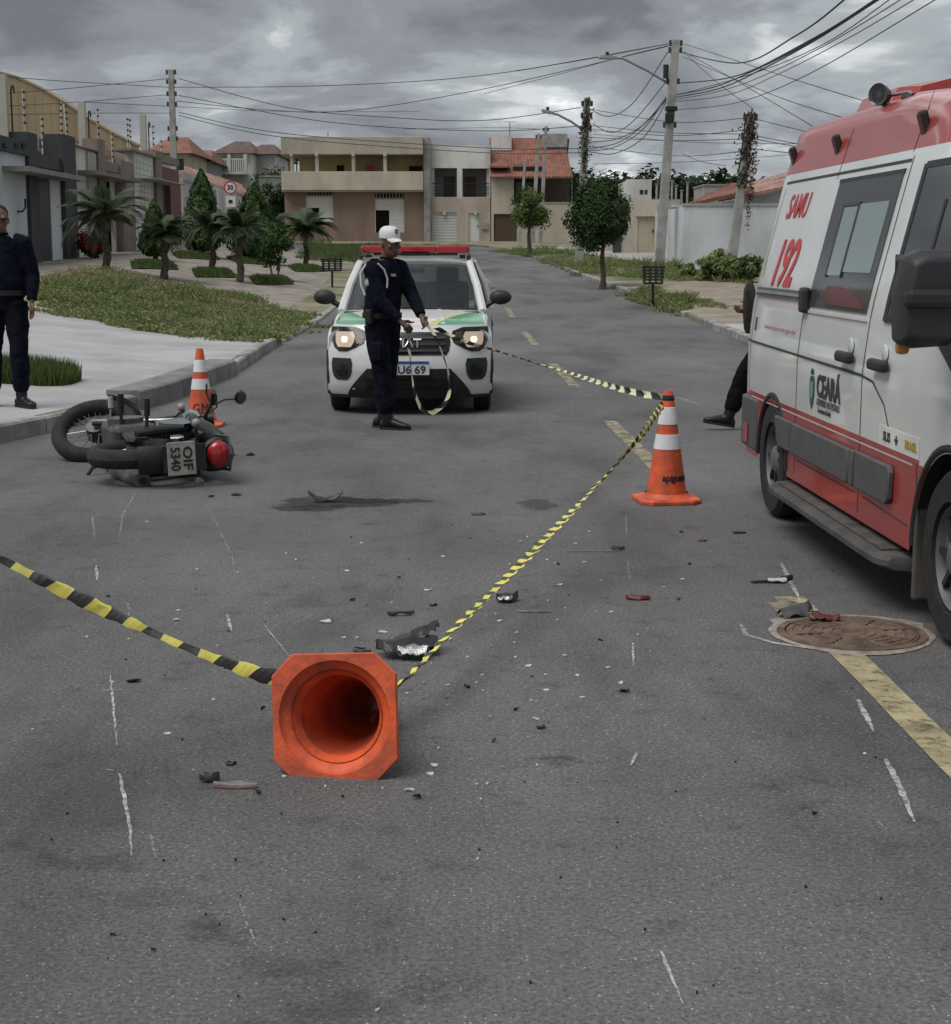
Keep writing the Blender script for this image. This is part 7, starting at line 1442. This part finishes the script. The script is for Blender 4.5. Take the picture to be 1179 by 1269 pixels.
WH = [(430, 708, 8), (367, 694, 7), (448, 673, 6), (549, 690, 6), (531, 732, 14), (405, 771, 16), (443, 791, 6), (426, 791, 6), (475, 784, 14), (219, 769, 14), (222, 757, 8), (270, 801, 4), (159, 793, 7), (108, 790, 6), (278, 828, 12), (208, 910, 9), (265, 868, 6), (140, 846, 5), (41, 905, 6), (645, 671, 7), (714, 674, 6), (678, 694, 5), (694, 725, 10), (725, 697, 8), (745, 720, 6), (758, 759, 9), (700, 813, 8), (655, 826, 10), (598, 837, 6), (678, 856, 11), (722, 865, 9), (769, 848, 12), (558, 792, 11), (619, 770, 7), (580, 815, 5), (555, 850, 6), (539, 949, 14), (533, 960, 11), (509, 980, 16), (665, 892, 12), (604, 972, 8), (555, 875, 5), (729, 890, 6), (590, 847, 5), (637, 797, 5), (468, 1253, 9), (592, 1066, 5), (505, 860, 5), (846, 718, 6), (823, 728, 5), (355, 686, 5), (182, 647, 5), (244, 706, 5), (295, 710, 4), (716, 838, 8), (753, 828, 7), (680, 745, 6), (1072, 935, 7), (352, 963, 8), (240, 955, 5), (367, 917, 5)]
for x, y, w in WH: shard(x, y, w, M_PW, rd.uniform(.35, .7), .005 if w < 12 else .009, label='small broken white plastic chip scattered on the asphalt', group='white chips scattered on the asphalt')
for _ in range(70):
    x = rd.gauss(600, 120); y = rd.uniform(650, 1000)
    shard(x, y, rd.uniform(2.5, 5), M_PW if rd.random() < .6 else M_PG, .6, .006, label='tiny pale fragment among the crash debris', group='tiny pale fragments', n=5)
BK = [(592, 638, 20), (537, 751, 12), (437, 744, 11), (447, 805, 18), (670, 903, 13), (612, 920, 8), (164, 845, 24), (745, 794, 9), (287, 948, 16), (293, 614, 16), (262, 616, 9), (917, 661, 22), (845, 660, 6), (692, 700, 6), (842, 744, 5), (517, 990, 13), (775, 858, 14), (580, 853, 11), (495, 717, 7), (640, 881, 8), (1010, 1010, 8), (135, 740, 6), (326, 880, 8), (855, 700, 5), (425, 990, 6), (140, 1160, 10), (190, 1180, 8), (320, 985, 9)]
for x, y, w in BK: shard(x, y, w, M_PB, rd.uniform(.25, .5), .014, label='small broken black plastic piece on the asphalt', group='black pieces scattered on the asphalt', rot=rd.uniform(-.4, .4))
for _ in range(40): shard(rd.uniform(60, 1100), rd.uniform(660, 1240), rd.uniform(2.5, 5), M_PB, .6, .006, label='tiny dark grit speck on the asphalt', group='dark grit specks', n=5)
def shell(name, label, px, py, L, Wd, arc, m, rot, jag=.25, bend=.0, parent=None, tilt=0, z=0):
    c = gp(px, py); mb = MB(); e0 = [rd.uniform(-jag, jag) for _ in range(13)]; e1 = [rd.uniform(-jag, jag) for _ in range(13)]
    def fn(u, v):
        i = round(u * 12); w = Wd * math.sin(math.pi * (.06 + .88 * u)) ** .6; t = (v - .5) * (1 + .5 * (e0[i] if v < .5 else e1[i])); p = Vector((L * (u - .5), w * t, arc * (1 - (2 * t) ** 2) + bend * (2 * u - 1) ** 2 + .003 + tilt * (u - .5) * L + .16 * Wd * _nz.noise(Vector((u * 3.1 + px, v * 2.7, 1))) + .10 * Wd * _nz.noise(Vector((u * 7 + px, v * 6, 4)))))
        return Matrix.Rotation(rot, 3, 'Z') @ p
    zs = [fn(i / 12, j / 5).z for i in range(13) for j in range(6)]; lo = min(zs); mb.slab(lambda u, v: fn(u, v) - Vector((0, 0, lo - .004)), 12, 5, (0, 0, -.003)); o = mb.build(name, m, parent, smooth=50)
    if parent is None: o.location = c + Vector((0, 0, z)); tag(o, label, 'debris')
    return o
s = shell('fairing_piece', 'torn black fairing piece with silver foil beside the fallen cone', 505, 812, .24, .17, .035, M_PB, .15, .6)
f2 = shell('foil', None, 505, 812, .13, .10, .02, M_FOIL, -.3, parent=s); f2.location = (.02, -.055, .018)
f3 = shell('torn_flap', None, 505, 812, .15, .09, .02, M_PB, .45, .6, parent=s, tilt=.35); f3.location = (.05, .05, .035); f4 = shell('inner_bracket', None, 505, 812, .10, .04, .02, M_PG, 1.2, parent=s); f4.location = (-.06, -.02, .02)
shell('fairing_piece', 'dark sliver lying beside the torn fairing', 449, 808, .07, .025, .006, M_PB, .0)
s = shell('mirror_piece', 'broken mirror piece with shiny silver face under the tape', 629, 745, .10, .09, .03, M_PB, .4); f2 = shell('silver_face', None, 629, 745, .07, .06, .01, M_FOIL, .2, parent=s); f2.location = (-.012, -.03, .012)
shell('bracket_piece', 'black curved bracket standing on the dark oil stain', 404, 622, .22, .07, .02, M_PB, .1, bend=.05)
shell('metal_strip', 'thin grey metal strip lying on the asphalt under the tape', 663, 759, .15, .016, .004, M_PG, -.03); shell('lens_piece', 'dark red broken lens piece on the asphalt', 791, 743, .11, .05, .014, M_PR, -.1); shell('lens_piece', 'small dull red sliver between the upright cone and the ambulance', 871, 671, .05, .02, .006, M_PR, 0)
s = shell('clamp_piece', 'black lever piece with a white tag near the manhole', 955, 722, .20, .022, .008, M_PB, .25); f2 = shell('white_tag', None, 955, 722, .09, .035, .01, M_PW, .0, parent=s); f2.location = (.03, -.012, .006); f3 = shell('clamp_knob', None, 955, 722, .06, .035, .02, M_PB, .3, parent=s); f3.location = (.085, .03, .0)
shell('plastic_sheet', 'dark grey broken panel lying over the manhole edge', 985, 765, .16, .13, .03, mat('grey_panel_back', (.06, .06, .065), .6), .5, .4, tilt=.12); shell('plastic_sheet', 'dark red broken panel tip on the manhole cover', 1022, 773, .13, .07, .015, M_PR, -.2, .4, z=.016)
s = shell('blade_piece', 'knife-like grey and red trim sliver near the fallen cone', 292, 976, .13, .028, .010, M_PG, -.05); f2 = shell('red_edge', None, 292, 976, .12, .010, .004, M_PR, -.05, parent=s); f2.location = (0, -.012, -.003); shell('hinge_piece', 'small black hinge piece beside the trim sliver', 260, 969, .06, .03, .02, M_PB, .2); shell('metal_strip', 'thin pale stick lying across the asphalt beyond the tape', 735, 684, .28, .008, .003, M_PG, .02); shell('connector_piece', 'black plug on the pale stick beyond the tape', 766, 682, .07, .03, .014, M_PB, .1); shell('wire_piece', 'thin bent dark wire piece lying beyond the torn fairing', 497, 763, .12, .02, .01, M_PB, .2, .6)
